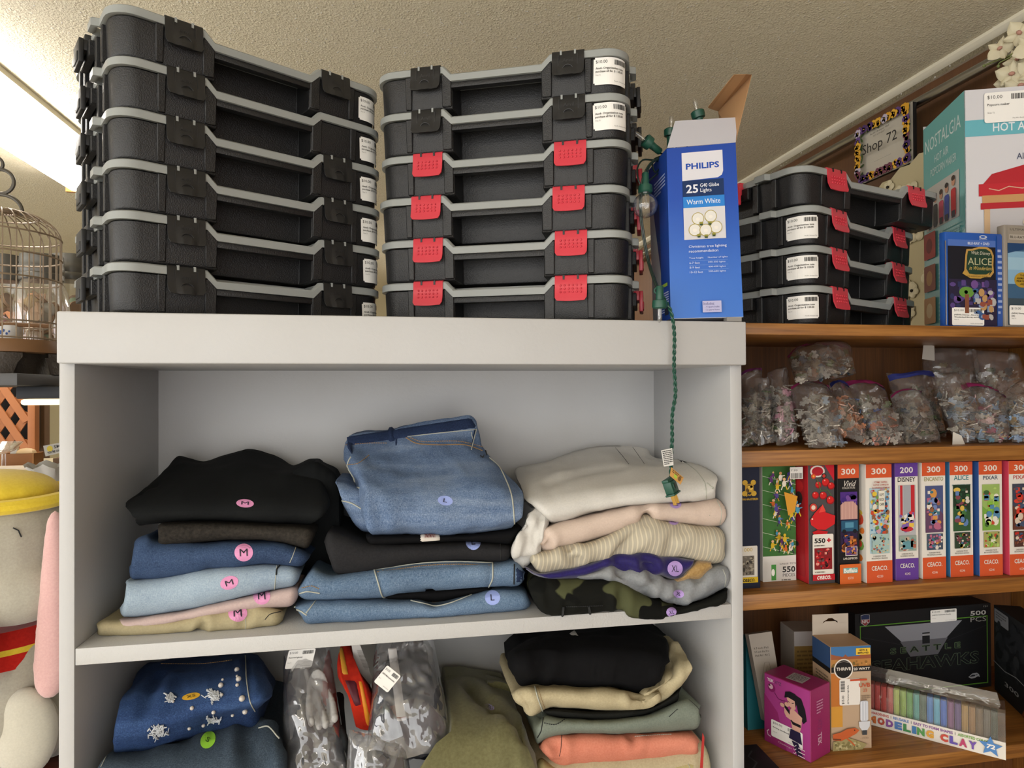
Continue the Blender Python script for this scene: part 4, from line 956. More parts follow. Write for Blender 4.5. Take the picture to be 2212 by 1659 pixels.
# ------------------------------------------------------------------ jigsaw cartons on the middle timber shelf
Z2 = 1.1445
PZ = 'jigsaw puzzle boxes in a row on the timber shelf'
def puzzle(x0, x1, yb, label, body='#d9d4cc', h=.2155, depth=.165, yaw=0.0):
    a, b_ = ground(x0, yb, Z2), ground(x1, yb - (x1 - x0) * .02, Z2)
    L = math.hypot(b_[0] - a[0], b_[1] - a[1]); b_ = (a[0] + L * math.cos(yaw), a[1] + L * math.sin(yaw))
    return carton('puzzle_box', label, 'puzzle box', a, b_, depth, Z2, h, body, PZ)
OR, OFF = '#c4512b', '#d6d1c8'
def ceaco(P, num, band, title, tcol, art, code, sub='OVERSIZED PIECES', thumb=True, bigcol=OFF):
    w, h = P.w, P.h
    P.rect(0, 0, w, h, OFF); P.rect(0, h * .885, w, h * .115, band); P.rect(0, 0, w, h * .185, band)
    P.text(num, w * .5, h * .915, h * .052, bigcol, w * .58, 'c', bold=.02)
    for i, (s, hh) in enumerate(title): P.text(s, w * .5, h * (.84 - .05 * i), h * hh, tcol, w * min(.82, .13 * len(s)), 'c', bold=.01)
    P.text(sub, w * .5, h * .218, h * .012, '#4c4640', w * .5, 'c'); P.text('PIECES/PIEZAS GRANDES', w * .5, h * .2, h * .012, '#4c4640', w * .62, 'c')
    P.text('CEACO.', w * .5, h * .105, h * .038, OFF, w * .64, 'c', bold=.015); P.text(code, w * .5, h * .045, h * .02, '#e2cfc2', w * .24, 'c')
    art(P, w * .12, h * .25, w * .76, h * .55)
def art_sky(cols, bg, seed, n=70, r=.007, thumb=None):
    def f(P, x, y, w, h):
        P.rect(x, y, w, h, bg); blobs(P, x, y, w, h, cols, n, r, seed)
        if thumb: P.rect(x + w * .06, y, w * .88, h * .3, thumb[0]); blobs(P, x + w * .06, y, w * .88, h * .3, thumb[1], 40, r * .55, seed + 5)
    return f
# 1 navy
t, P = puzzle(1597, 1645, 1273, 'navy jigsaw box with a gold puzzle-piece emblem, half behind the white unit', '#1a2034')
w, h = P.w, P.h
P.rect(0, 0, w, h, '#161c30'); cx, cy = w * .5, h * .85
for dx, dy in ((-.2, .02), (.2, .02), (-.22, -.07), (.22, -.07)): P.disc(cx + w * dx, cy + h * dy, w * .13, h * .022, '#c09a35', 12)
P.rect(cx - w * .2, cy - h * .06, w * .4, h * .07, '#b8902f'); blobs(P, cx - w * .18, cy - h * .06, w * .36, h * .07, ['#5b4520', '#e0bb55', '#8b6a25'], 14, .003, 2)
P.text('JAN', cx, h * .755, h * .022, '#c8a33a', w * .32, 'c', bold=.02); P.text('VAN HAASTEREN', cx, h * .725, h * .018, '#c8a33a', w * .82, 'c', bold=.02)
P.rrect(w * .04, h * .05, w * .82, h * .3, w * .05, '#cfcac0'); P.text('1000', w * .12, h * .305, h * .03, '#b89a30', w * .5); P.rect(w * .1, h * .11, w * .6, h * .16, '#6a635a'); blobs(P, w * .1, h * .11, w * .6, h * .16, ['#3c3832', '#98907f', '#585046', '#837a6c'], 40, .0035, 3)
P.rect(w * .04, h * .05, w * .82, h * .045, '#c9a821'); P.text('ceaco.', w * .42, h * .058, h * .026, '#2a2414', w * .6, 'c', shear=.2, bold=.02); P.build('front_print', t)
# 2 football crowd
t, P = puzzle(1648, 1725, 1258, 'green jigsaw box with a busy cartoon football match print and 550 on its white foot')
w, h = P.w, P.h; P.rect(0, 0, w, h, '#d9d6d0'); P.rect(0, h * .215, w, h * .785, '#3b6a33')
for i in range(6): P.line([(0, h * (.3 + .12 * i)), (w, h * (.22 + .12 * i))], .0008, '#b9c9ad')
rg = random.Random(8)
for i in range(42):
    x, y = rg.uniform(.17, .83) * w, rg.uniform(.27, .93) * h; s = rg.uniform(.7, 1.3); c = rg.choice(['#c9a728', '#4b3f86', '#3f86a8', '#c7642b', '#d7cfc0', '#5a2f6a'])
    P.disc(x, y, .0034 * s, .0048 * s, c, 8); P.disc(x, y + .0065 * s, .0024 * s, .0024 * s, rg.choice(['#d6a77c', '#b98258', c]), 8)
    for dx in (-.0022, .0022): P.line([(x + dx * s, y - .003 * s), (x + dx * 2.2 * s, y - .009 * s)], .0016 * s, rg.choice(['#d7cfc0', '#2d2b3a', '#c9a728']))
    P.line([(x, y + .002 * s), (x + rg.choice((-1, 1)) * .007 * s, y + rg.uniform(0, .005) * s)], .0015 * s, c)
P.poly([(w * .4, h * .78), (w * .8, h * .74), (w * .72, h * .62), (w * .52, h * .58)], '#c98e2f')
P.rect(w * .58, h * .885, w * .38, h * .1, '#d9d6d0'); P.barcode(w * .6, h * .89, w * .34, h * .045, '#3a3a3a'); P.text('7.99', w * .6, h * .95, h * .015, '#333333', w * .2)
P.text('CASSE-TETE', w * .5, h * .175, h * .014, '#3c3a38', w * .5, 'c'); P.text('550', w * .52, h * .11, h * .05, '#1d1d1d', w * .38, 'c', bold=.03); P.text('PIECES', w * .52, h * .075, h * .025, '#2d2d2d', w * .36, 'c'); P.fine(w * .3, h * .045, w * .45, 1, h * .02, '#66625c')
P.rect(0, h * .05, w * .14, h * .13, '#3f7d3a'); P.disc(w * .05, h * .115, w * .05, h * .03, '#d9d6d0', 10); P.build('front_print', t)
# 3 red still life
t, P = puzzle(1747, 1808, 1263, 'red jigsaw box printed with tomatoes and a red fish, 550 in a white panel', '#b5202a')
w, h = P.w, P.h; P.rect(0, 0, w, h, '#4a4748')
P.rect(w * .1, h * .93, w * .5, h * .06, '#b21f2a'); P.disc(w * .36, h * .945, w * .28, h * .05, '#d8cfc6', 20); P.disc(w * .36, h * .945, w * .22, h * .038, '#a51c28', 18); P.poly([(w * .62, h), (w, h * .86), (w, h)], '#b91e2c')
for x, y, r, c in ((.2, .905, .09, '#c5462c'), (.6, .905, .1, '#2b2928'), (.6, .905, .06, '#b9342b'), (.2, .905, .04, '#e2a33b')): P.disc(w * x, h * y, w * r, w * r, c, 14)
for x, y, r in ((.38, .83, .12), (.66, .85, .15), (.26, .745, .13), (.55, .74, .14), (.82, .70, .15), (.85, .82, .13)):
    P.disc(w * x, h * y, w * r, w * r * .95, '#8f1219', 16); P.disc(w * (x - .015), h * (y + .006), w * r * .85, w * r * .8, '#c0201f', 16); P.disc(w * (x - .045), h * (y + .018), w * r * .2, w * r * .18, '#e59487', 8)
P.line([(w * .3, h * .88), (w * .45, h * .78), (w * .7, h * .79), (w * .85, h * .74)], w * .025, '#4d6a2b')
P.disc(w * .15, h * .645, w * .14, w * .14, '#b7392e', 14); P.disc(w * .15, h * .645, w * .08, w * .08, '#d8c3b2', 12)
P.poly([(w * .02, h * .54), (w * .2, h * .6), (w * .45, h * .655), (w * .62, h * .6), (w * .98, h * .57), (w * .96, h * .5), (w * .6, h * .455), (w * .3, h * .46), (w * .06, h * .5)], '#c21f24'); P.poly([(w * .35, h * .6), (w * .5, h * .67), (w * .62, h * .61)], '#d9443b'); P.disc(w * .1, h * .55, w * .03, w * .03, '#e7c9b8', 10)
P.poly([(w * .1, h * .44), (w * .3, h * .455), (w * .7, h * .44), (w * .6, h * .405), (w * .2, h * .40)], '#b5171d')
P.rrect(w * .1, h * .08, w * .8, h * .34, w * .05, '#dcd6cc'); P.text('550', w * .17, h * .345, h * .042, '#1c1a1a', w * .42, bold=.035); P.text('+', w * .64, h * .35, h * .035, '#b6202a', w * .16, bold=.06); P.fine(w * .16, h * .32, w * .68, 1, h * .02, '#6b645c')
P.rect(w * .16, h * .125, w * .68, h * .18, '#7d1b20'); blobs(P, w * .16, h * .125, w * .68, h * .18, ['#c0282b', '#3a1416', '#d98a7c', '#93161d', '#5b4a48'], 46, .004, 6); P.fine(w * .16, h * .10, w * .66, 1, h * .02, '#8d867c')
P.rect(w * .08, h * .035, w * .84, h * .05, '#b3202a'); P.text('ceaco.', w * .5, h * .043, h * .032, '#e4ded6', w * .55, 'c', shear=.2, bold=.02); P.build('front_print', t)
Q = side_print(t, w, P.d); Q.rect(.01, .01, P.d - .02, h - .02, '#a31f27'); blobs(Q, .01, .01, P.d - .02, h - .02, ['#7b1219', '#c0282b', '#d8b8ab', '#3a2b2b'], 30, .014, 12); Q.build('side_print', t)
# 4 black still life with truck
t, P = puzzle(1811, 1861, 1262, 'black jigsaw box with an orange top and foot, between red and comic boxes', '#1d1a1b')
w, h = P.w, P.h; P.rect(0, 0, w, h, '#161415'); P.rect(0, h * .885, w, h * .115, OR); P.text('300', w * .5, h * .915, h * .052, OFF, w * .66, 'c', bold=.02)
P.text('Vivid', w * .5, h * .815, h * .05, '#d3cdc4', w * .56, 'c', shear=.35); P.text('COLLECTION', w * .5, h * .795, h * .016, '#d3cdc4', w * .6, 'c')
P.rect(w * .1, h * .26, w * .8, h * .51, '#2a1d3a'); P.poly([(w * .1, h * .77), (w * .9, h * .77), (w * .9, h * .66), (w * .1, h * .7)], '#4a2a78'); blobs(P, w * .1, h * .66, w * .8, h * .1, ['#3b2470', '#6d4690', '#2b1a50'], 14, .006, 2)
P.poly([(w * .1, h * .66), (w * .3, h * .69), (w * .7, h * .69), (w * .9, h * .65), (w * .9, h * .54), (w * .1, h * .54)], '#b98f86')
for i in range(5): P.line([(w * (.2 + .15 * i), h * .685), (w * (.18 + .16 * i), h * .545)], w * .02, '#cda89b')
P.rect(w * .12, h * .44, w * .78, h * .09, '#24506c'); P.rect(w * .3, h * .47, w * .4, h * .045, '#4f86a0'); P.disc(w * .25, h * .44, w * .09, w * .09, '#10151b', 12); P.disc(w * .75, h * .44, w * .09, w * .09, '#10151b', 12)
blobs(P, w * .1, h * .26, w * .8, h * .17, ['#8a3f22', '#c4762f', '#4b2a62', '#2c2f55', '#a15a3a', '#593018'], 40, .006, 4)
P.rect(w * .28, h * .235, w * .56, h * .075, '#d7d0c6'); P.rect(w * .31, h * .24, w * .5, h * .065, '#5a3a72'); blobs(P, w * .31, h * .24, w * .5, h * .065, ['#a1653f', '#3a3f6a', '#c98b4a'], 14, .003, 5)
P.text('LARGEPIECES', w * .5, h * .205, h * .018, '#c9c2b8', w * .66, 'c', bold=.02); P.rect(0, 0, w, h * .165, '#c9622b')
P.rrect(w * .16, h * .09, w * .68, h * .045, w * .02, '#6aa6a2'); P.text('Buffalo', w * .5, h * .095, h * .036, '#e9e4da', w * .62, 'c', bold=.03); P.text('02720', w * .5, h * .04, h * .02, '#e6d3c4', w * .26, 'c'); P.build('front_print', t)
# 5 comic capers
t, P = puzzle(1872, 1933, 1261, 'orange-ended jigsaw box with a busy beach-town cartoon print, beside the black one')
ceaco(P, '300', OR, [('', .01)], '#a03a2c', art_sky(['#5a86a8', '#d8b23f', '#b9462f', '#6e8f4b', '#d7cdb8', '#8a5a3a', '#b98f9a', '#2f4f6a'], '#a5bfc9', 11, 150, .0045, ('#9ab3ae', ['#c9b48a', '#6d7f5c', '#b1604a', '#4f6e86'])), '42220')
w, h = P.w, P.h
for i, s in enumerate(('COMIC CAPERS', 'CAPRES COMIQUES', 'ALCAPARRAS COMICAS')): P.text(s, w * .5, h * (.845 - .024 * i), h * .014, '#a03a2c', w * (.5 + .1 * i), 'c', bold=.02)
P.rect(w * .4, h * .62, w * .24, h * .16, '#d7d2c4')
for i, s in enumerate(('SOFT', 'ROCK', 'CAFE')): P.text(s, w * .52, h * (.735 - .04 * i), h * .022, '#44423c', w * .18, 'c', bold=.02)
P.disc(w * .24, h * .755, w * .09, h * .02, '#d2b53c', 12); P.build('front_print', t)
Q = side_print(t, w, P.d); blobs(Q, .1, .01, P.d - .102, h - .09, ['#c23f6a', '#d9762f', '#6f9a4a', '#c7462f', '#d8c04a'], 40, .012, 3, .1); Q.build('side_print', t)
# 6 purple 200
t, P = puzzle(1935, 1989, 1255, 'purple-ended jigsaw box marked 200, red and grey picture print', '#5b3a86')
def art6(P, x, y, w, h):
    P.rect(x, y, w, h * 1.02, '#a9a9ac'); P.rect(x + w * .1, y + h * .55, w * .14, h * .47, '#b22a30'); P.rect(x + w * .72, y + h * .5, w * .22, h * .52, '#b22a30'); P.rect(x + w * .3, y + h * .5, w * .4, h * .52, '#9a9ca2')
    blobs(P, x, y + h * .28, w, h * .34, ['#c9c6c8', '#7a5aa0', '#c23b46', '#d9b44a', '#4a6ea0', '#d8d4ce'], 34, .007, 7); P.disc(x + w * .5, y + h * .34, w * .32, h * .04, '#b3303a', 14)
    P.rect(x, y, w, h * .24, '#8d9a90'); blobs(P, x, y, w, h * .24, ['#b7a08a', '#6b8f88', '#a05a4a', '#c9c0b0'], 30, .005, 8); P.rect(x + w * .18, y + h * .03, w * .6, h * .12, '#5f8d96')
ceaco(P, '200', '#5d3a8c', [('DISNEY', .04)], '#1d1b22', art6, '42242'); P.build('front_print', t)
# 7-10
def hill(bg, hi, lo, cols, seed, mid=None):
    def f(P, x, y, w, h):
        P.rect(x, y + h * .27, w, h * .73, bg); P.poly([(x, y + h * .27), (x + w, y + h * .27), (x + w, y + h * .55), (x + w * .6, y + h * .68), (x + w * .25, y + h * .6), (x, y + h * .66)], hi); blobs(P, x, y + h * .3, w, h * .66, cols, 36, .008, seed)
        if mid: P.disc(x + w * .55, y + h * .62, w * .3, h * .15, mid, 18)
        P.rect(x + w * .05, y, w * .9, h * .25, lo); blobs(P, x + w * .05, y, w * .9, h * .25, cols, 34, .004, seed + 3)
    return f
t, P = puzzle(1993, 2049, 1252, 'orange-ended jigsaw box with a dusky blue and purple print, beside the purple-ended one', OFF)
ceaco(P, '300', OR, [('ENCANTO', .036)], '#8d8a54', hill('#46507a', '#5b3f5a', '#3f4a5c', ['#6d7fae', '#a9607a', '#d3cabf', '#3b6b7a', '#8a5a3e', '#c58a45'], 21), '42246'); P.build('front_print', t)
t, P = puzzle(2053, 2108, 1248, 'orange-ended jigsaw box with a dark green picture print and teal title', '#3b6f9a')
ceaco(P, '300', OR, [('ALICE', .042), ('IN WONDERLAND', .014)], '#23707a', hill('#1d3322', '#2f5133', '#2b3a2c', ['#3f6b3a', '#c9a84a', '#5b78a8', '#c9c2b6', '#7a3f4a', '#274a34'], 22), '42246'); P.build('front_print', t)
t, P = puzzle(2116, 2172, 1246, 'orange-ended jigsaw box with a bright green picture print', '#2d4f8a')
ceaco(P, '300', OR, [('PIXAR', .034)], '#3a4a5e', hill('#8fa95c', '#6f9a3f', '#9a9a5a', ['#7fb03e', '#a9c46a', '#4f7fa0', '#b5452f', '#d8d6c6', '#3b5a2f'], 23), '42246'); P.build('front_print', t)
t, P = puzzle(2181, 2240, 1244, 'orange-ended jigsaw box with red spine and brown print, last in the row', '#c23b52')
ceaco(P, '300', OR, [('PIXAR', .034)], '#b04a4a', hill('#3a3f4e', '#5a3428', '#4a2f28', ['#a8281f', '#c23a2a', '#3d4a63', '#7d4a38', '#c9b7a4'], 24), '42246'); P.build('front_print', t)

# ------------------------------------------------------------------ lower timber shelf
Z3 = .833
# teal box and white slim box against the left end
def slab(name, label, cat, pts, th, body):
    """slim box whose front is the quad pts (TL, TR, BR, BL as 3D points)"""
    o = Vector(pts[3]); t = thing(name, label, cat, o)
    ux = (Vector(pts[2]) - o); uy = (Vector(pts[0]) - o); n = ux.cross(uy).normalized()
    P = [Vector(p) - o for p in (pts[3], pts[2], pts[1], pts[0])]
    MB().plate([p - n * th for p in P], th, body).build('carton', t, smooth=False)
    w, h = ux.length, uy.length; e1, e2 = ux.normalized(), uy.normalized()
    Pr = Print(lambda x, y, k: e1 * x + e2 * y + n * (.0004 + .00012 * k)); Pr.w, Pr.h = w, h
    return t, Pr
q = [at(1611, 1373, Y=1.22), at(1640, 1369, Y=1.22), at(1661, 1592, Y=1.165), at(1616, 1594, Y=1.165)]
t, P = slab('tablet_case_box', 'teal cardboard box standing in the dark corner behind the pink box', 'carton', q, .03, '#17606a')
q = [at(1617, 1371, Y=1.185), at(1667, 1364, Y=1.185), at(1697, 1552, Y=1.155), at(1652, 1558, Y=1.155)]
t, P = slab('tablet_stand_box', 'slim pale box with an outline drawing, leaning behind the pink box', 'carton', q, .014, '#a79f94')
for i, s in enumerate(('9.7-inch iPad', '9.7-inch iPad Pro', 'iPad Air / Air 2')): P.text(s, P.w * .12, P.h * (.82 - .042 * i), P.h * .024, '#4f4941', P.w * .7)
P.line([(P.w * .2, P.h * .45), (P.w * .5, P.h * .66), (P.w * .72, P.h * .66), (P.w * .75, P.h * .44)], .0006, '#6e675e'); P.line([(P.w * .32, P.h * .45), (P.w * .6, P.h * .62)], .0006, '#6e675e'); P.build('front_print', t)
# low black box in front
bx = thing('flat_black_box', 'low black cardboard box lying in the dark corner before the teal box', 'carton', (*ground(1604, 1720, Z3), Z3 + .0006), -.03)
MB().box(0, .075, 0, .09, 0, .03, '#121315').build('carton', bx, bevel=.001)
P = Print(lambda x, y, k: Vector((x, y, .0303 + .0001 * k)))
P.line([(.03, .02), (.045, .035), (.04, .055), (.055, .07)], .003, '#2e3236'); P.build('top_print', bx)
# pink headband box, corner towards the viewer
cF = at(1752, 1657, Y=1.045); cL = at(1652, 1590, Y=1.13); cR = at(1793, 1629, Y=1.115)
c0 = Vector((cF.x, cF.y, Z3)); d1 = Vector((cL.x - cF.x, cL.y - cF.y, 0)); d2 = Vector((-d1.y, d1.x, 0)).normalized() * -.055
if d2.y < 0: d2 = -d2
w1 = d1.length; e1 = -d1.normalized(); PH = .128
t = thing('boxing_headband_box', 'bright pink box printed with a woman boxer, $20.00 sticker, in the lower right shelf', 'carton', (c0 + d1 + Vector((0, 0, .0006))), math.atan2(e1.y, e1.x))
m, nt, b = base('pink_card', .4); b.inputs['Base Color'].default_value = lin('#92265f')
MB().box(0, w1, 0, .062, 0, PH, 'pink_card').build('carton', t, bevel=.0007, seg=1)
P = Print(lambda x, y, k: Vector((x, -.0004 - .00012 * k, y))); w, h = w1, PH
P.rect(w * .01, h * .01, w * .98, h * .98, '#a03a80'); P.poly([(0, 0), (w * .5, 0), (w * .3, h * .5), (0, h * .7)], '#8f2a66')
P.text('TEK', w * .07, h * .90, h * .045, '#dcd5d5', w * .15, bold=.03); P.text('XTZ', w * .24, h * .90, h * .045, '#5b3a58', w * .15, bold=.02)
P.disc(w * .17, h * .82, w * .085, w * .085, '#7f1f5c', 20); P.disc(w * .155, h * .835, w * .05, w * .05, '#cfa9b8', 16); P.disc(w * .13, h * .85, w * .018, w * .018, '#2a1424', 10)
P.line([(w * .24, h * .77), (w * .32, h * .70), (w * .42, h * .70), (w * .48, h * .715)], w * .012, '#5e1446')
SK, HR = '#c99a8a', '#17131a'                              # the drawn boxer
P.poly([(w * .70, h * .86), (w * .82, h * .84), (w * .90, h * .70), (w * .93, h * .56), (w * .86, h * .50), (w * .76, h * .60), (w * .72, h * .72)], HR)
P.poly([(w * .50, h * .79), (w * .62, h * .82), (w * .70, h * .76), (w * .70, h * .66), (w * .63, h * .62), (w * .55, h * .68)], SK)
P.poly([(w * .46, h * .76), (w * .48, h * .85), (w * .58, h * .88), (w * .70, h * .87), (w * .74, h * .78), (w * .70, h * .68), (w * .68, h * .77), (w * .54, h * .785)], HR)
P.line([(w * .53, h * .735), (w * .57, h * .72)], w * .012, HR); P.line([(w * .62, h * .72), (w * .67, h * .74)], w * .012, HR); P.disc(w * .60, h * .655, w * .02, h * .006, '#a54a55', 8)
P.poly([(w * .60, h * .64), (w * .68, h * .64), (w * .84, h * .58), (w * .82, h * .44), (w * .78, h * .34), (w * .64, h * .34), (w * .60, h * .46), (w * .56, h * .56)], SK)
P.poly([(w * .57, h * .50), (w * .66, h * .47), (w * .81, h * .47), (w * .81, h * .43), (w * .64, h * .43)], HR)
P.poly([(w * .46, h * .62), (w * .50, h * .66), (w * .62, h * .54), (w * .60, h * .48), (w * .50, h * .50), (w * .46, h * .55)], SK); P.poly([(w * .42, h * .66), (w * .50, h * .60), (w * .58, h * .55), (w * .58, h * .60), (w * .48, h * .68)], HR); P.disc(w * .42, h * .645, w * .05, h * .03, SK, 12); P.disc(w * .52, h * .68, w * .05, h * .032, SK, 12)
P.poly([(w * .60, h * .36), (w * .80, h * .36), (w * .84, h * .2), (w * .56, h * .22)], '#241c3a')
P.poly([(w * .62, h * .2), (w * .76, h * .2), (w * .86, h * .03), (w * .74, h * .02)], '#241c3a')
P.line([(w * .12, h * .2), (w * .08, h * .17), (w * .1, h * .12), (w * .16, h * .11)], w * .02, '#cdb4c0')
P.text('Challenge', w * .32, h * .07, h * .03, '#cfa4bb', w * .3, shear=.2); 
for i in range(3): P.line([(w * .66, h * (.15 - .05 * i)), (w * .68, h * (.135 - .05 * i)), (w * .72, h * (.165 - .05 * i))], w * .012, '#e0d5da'); P.rect(w * .76, h * (.135 - .05 * i), w * .14, h * .012, '#d9c3cd')
P.build('front_print', t)
P = Print(lambda x, y, k: Vector((x, -.0012 - .00012 * k, y))); rot = -.02
price_tag(P, w * .16, h * .12, w * .68, h * .245, '$20.00', 'Boxing headband', '', seed=31); P.build('price_label', t)
P = Print(lambda x, y, k: Vector((w1 + .0004 + .00012 * k, x, y))); P.text('TEK', .022, h * .36, .012, '#c39ab0', .022, rot=-PI / 2, bold=.03); P.text('XTZ', .022, h * .56, .012, '#8a3a6c', .022, rot=-PI / 2); P.fine(.018, h * .8, .02, 5, .005, '#c08aa8'); P.build('side_print', t)
P = Print(lambda x, y, k: Vector((x, y, PH + .0004 + .00012 * k))); P.rect(w * .38, .012, w * .34, .034, '#a8a3a6', rot=.1); P.fine(w * .41, .040, w * .28, 6, .0048, '#4c474b'); P.build('top_print', t)
# reptile lamp carton
A, B = at(1796, 1621, Z=Z3), at(1869, 1628, Z=Z3); B = Vector((A.x + .078, A.y - .006, Z3)); k_ = (B - A).length
t, P = carton('reptile_lamp_box', 'tan and orange reptile lamp carton with a hanging tab and $15.00 sticker', 'carton', A, B, .06, Z3, .189, '#b79a7c')
w, h = P.w, P.h
P.rect(0, 0, w, h, '#ae957b'); P.rect(0, h * .32, w * .28, h * .42, '#b06a2e'); P.rect(0, h * .22, w * .28, h * .2, '#c08a35'); P.rect(0, h * .86, w, h * .14, '#3d6a9a')
P.poly([(0, h * .86), (0, h * .93), (w * .12, h * .915), (w * .3, h * .90), (w * .36, h * .925), (w * .42, h * .9), (w * .7, h * .905), (w * .85, h * .93), (w, h * .92), (w, h * .86)], '#8d5236'); P.rect(0, h * .80, w, h * .075, '#a8763f'); blobs(P, 0, h * .80, w, h * .075, ['#6d5a2e', '#c39a55', '#85602f'], 30, .003, 4)
P.rect(w * .62, h * .915, w * .36, h * .065, '#d8b13a'); P.text('NEW &', w * .8, h * .95, h * .02, '#3a3020', w * .22, 'c', bold=.03); P.text('IMPROVED', w * .8, h * .925, h * .018, '#3a3020', w * .28, 'c', bold=.03)
P.rect(0, h * .755, w, h * .05, '#191716'); P.text('23 WATT', w * .56, h * .768, h * .025, '#d6cec4', w * .4, bold=.03)
P.disc(w * .30, h * .785, w * .24, w * .24, '#d6cec4', 28); P.disc(w * .30, h * .785, w * .21, w * .21, '#191716', 28); P.text('THRIVE', w * .30, h * .772, h * .03, '#d6cec4', w * .36, 'c', bold=.02); P.line([(w * .14, h * .845), (w * .3, h * .86), (w * .46, h * .845)], w * .01, '#8d857b')
P.rect(w * .46, h * .665, w * .42, h * .017, '#b5482b'); P.text('UVB', w * .68, h * .60, h * .04, '#b5482b', w * .28, bold=.01); P.text('23', w * .78, h * .555, h * .03, '#b5482b', w * .1); P.fine(w * .74, h * .51, w * .22, 3, h * .018, '#7c6c5c')
P.rrect(w * .70, h * .27, w * .2, h * .2, w * .05, '#b9bcc4')
for x in (.735, .80, .865): P.line([(w * x, h * .28), (w * x, h * .46)], w * .018, '#d7d9de')
P.poly([(w * .66, h * .27), (w * .94, h * .27), (w * .93, h * .22), (w * .86, h * .18), (w * .74, h * .18), (w * .67, h * .22)], '#c3c5ca'); P.rect(w * .74, h * .14, w * .12, h * .045, '#3b3d40'); P.text('1 COUNT', w * .8, h * .1, h * .014, '#6d6052', w * .2, 'c')
P.poly([(0, 0), (w * .02, h * .09), (w * .2, h * .1), (w * .4, h * .12), (w * .6, h * .09), (w * .86, h * .05), (w * .74, 0)], '#958a5e'); blobs(P, w * .02, 0, w * .7, h * .09, ['#7b7248', '#aca173', '#6a6340', '#b8ae84'], 40, .004, 9)
P.poly([(0, h * .11), (0, h * .165), (w * .2, h * .18), (w * .36, h * .21), (w * .56, h * .215), (w * .66, h * .19), (w * .58, h * .16), (w * .42, h * .13), (w * .2, h * .095)], '#b4572c'); P.line([(w * .34, h * .12), (w * .46, h * .08), (w * .54, h * .045)], w * .03, '#b4572c'); P.disc(w * .54, h * .195, w * .015, w * .015, '#2a1a12', 8); P.line([(0, h * .12), (w * .2, h * .11)], w * .03, '#6b3a22')
P.build('front_print', t)
P = Print(lambda x, y, k: Vector((x, -.0014 - .00012 * k, y))); x0, y0, ww, hh = w * .20, h * .43, w * .52, h * .255
P.rrect(x0, y0, ww, hh, .003, '#d8d3cc'); P.barcode(x0 + ww * .06, y0 + hh * .52, ww * .2, hh * .42, vert=True, seed=8); P.text('$15.00', x0 + ww * .24, y0 + hh * .05, ww * .13, '#222222', hh * .32, rot=PI / 2, bold=.01); P.text('(2) Terrarium Light Bulbs', x0 + ww * .46, y0 + hh * .05, ww * .09, '#222222', hh * .72, rot=PI / 2, bold=.01); P.build('price_label', t)
Q = side_print(t, w, .06); Q.rect(.001, h * .76, .058, h * .235, '#34507a'); Q.rect(.001, h * .74, .058, h * .05, '#191716'); Q.fine(.012, h * .68, .04, 12, h * .03, '#6d5d4c', seed=4); Q.build('side_print', t)
hd = MB(); hw = .078                                    # hanging header with a slot
hd.plate([(0, .060, .189), (w * .94, .060, .189), (w * .94, .060, .2105), (w * .66, .060, .2105), (w * .60, .060, .214), (w * .34, .060, .214), (w * .28, .060, .2105), (0, .060, .2105)], .0009, '#b9aea0')
hd.plate([(0, .060, .2135), (w * .28, .060, .2135), (w * .36, .060, .2165), (w * .42, .060, .220), (w * .52, .060, .220), (w * .58, .060, .2165), (w * .66, .060, .2135), (w * .94, .060, .2135), (w * .94, .060, .228), (0, .060, .228)], .0009, '#b9aea0')
hd.box(0, w * .28, .0591, .06, .210, .2136, '#b9aea0'); hd.box(w * .66, w * .94, .0591, .06, .210, .2136, '#b9aea0'); hd.build('hanging_tab', t, smooth=False)
# second lamp carton behind it
A = at(1746, 1560, Z=Z3); t, P = carton('small_white_carton', 'small white and tan carton half hidden behind the reptile lamp carton', 'carton', (A.x - .003, 1.215), (A.x + .06, 1.208), .06, Z3, .165, '#a39a90')
P.rect(0, P.h * .1, P.w, P.h * .72, '#7d6434'); P.fine(P.w * .08, P.h * .74, P.w * .8, 10, P.h * .05, '#5f4a26'); P.rect(0, P.h * .82, P.w, P.h * .18, '#a9a4a2'); P.build('front_print', t)
# football team puzzle carton
A = at(1868, 1484, Y=1.235); zt = at(1842, 1326, Y=1.235).z
L0, R0 = at(1846, 1400, Y=1.235), at(2144, 1400, Y=1.235)
t, P = carton('team_puzzle_box', 'large flat black football team jigsaw box with a green border, 500 pcs', 'puzzle box', (L0.x, 1.232), (R0.x, 1.238), .05, Z3, zt - Z3, '#141416')
w, h = P.w, P.h; hb = at(2000, 1490, Y=1.235).z - Z3        # lower edge of the green frame
for x0, y0, ww, hh in ((w * .03, hb, w * .94, .0022), (w * .03, h * .845, w * .94, .0022), (w * .03, hb, .0022, h * .845 - hb), (w * .97 - .0022, hb, .0022, h * .845 - hb + .0022)): P.rect(x0, y0, ww, hh, '#4d7a2a')
fx0, fy0, fw, fh = w * .04, hb + .004, w * .92, h * .835 - hb - .004
P.rect(fx0, fy0, fw, fh, '#0d0e11'); P.poly([(fx0 + fw * .18, fy0 + fh * .99), (fx0 + fw * .80, fy0 + fh * .99), (fx0 + fw * .66, fy0 + fh * .72), (fx0 + fw * .58, fy0 + fh * .54), (fx0 + fw * .42, fy0 + fh * .54), (fx0 + fw * .32, fy0 + fh * .72)], '#7e7f86'); P.poly([(fx0 + fw * .30, fy0 + fh * .74), (fx0 + fw * .68, fy0 + fh * .74), (fx0 + fw * .60, fy0 + fh * .50), (fx0 + fw * .38, fy0 + fh * .50)], '#56565c')
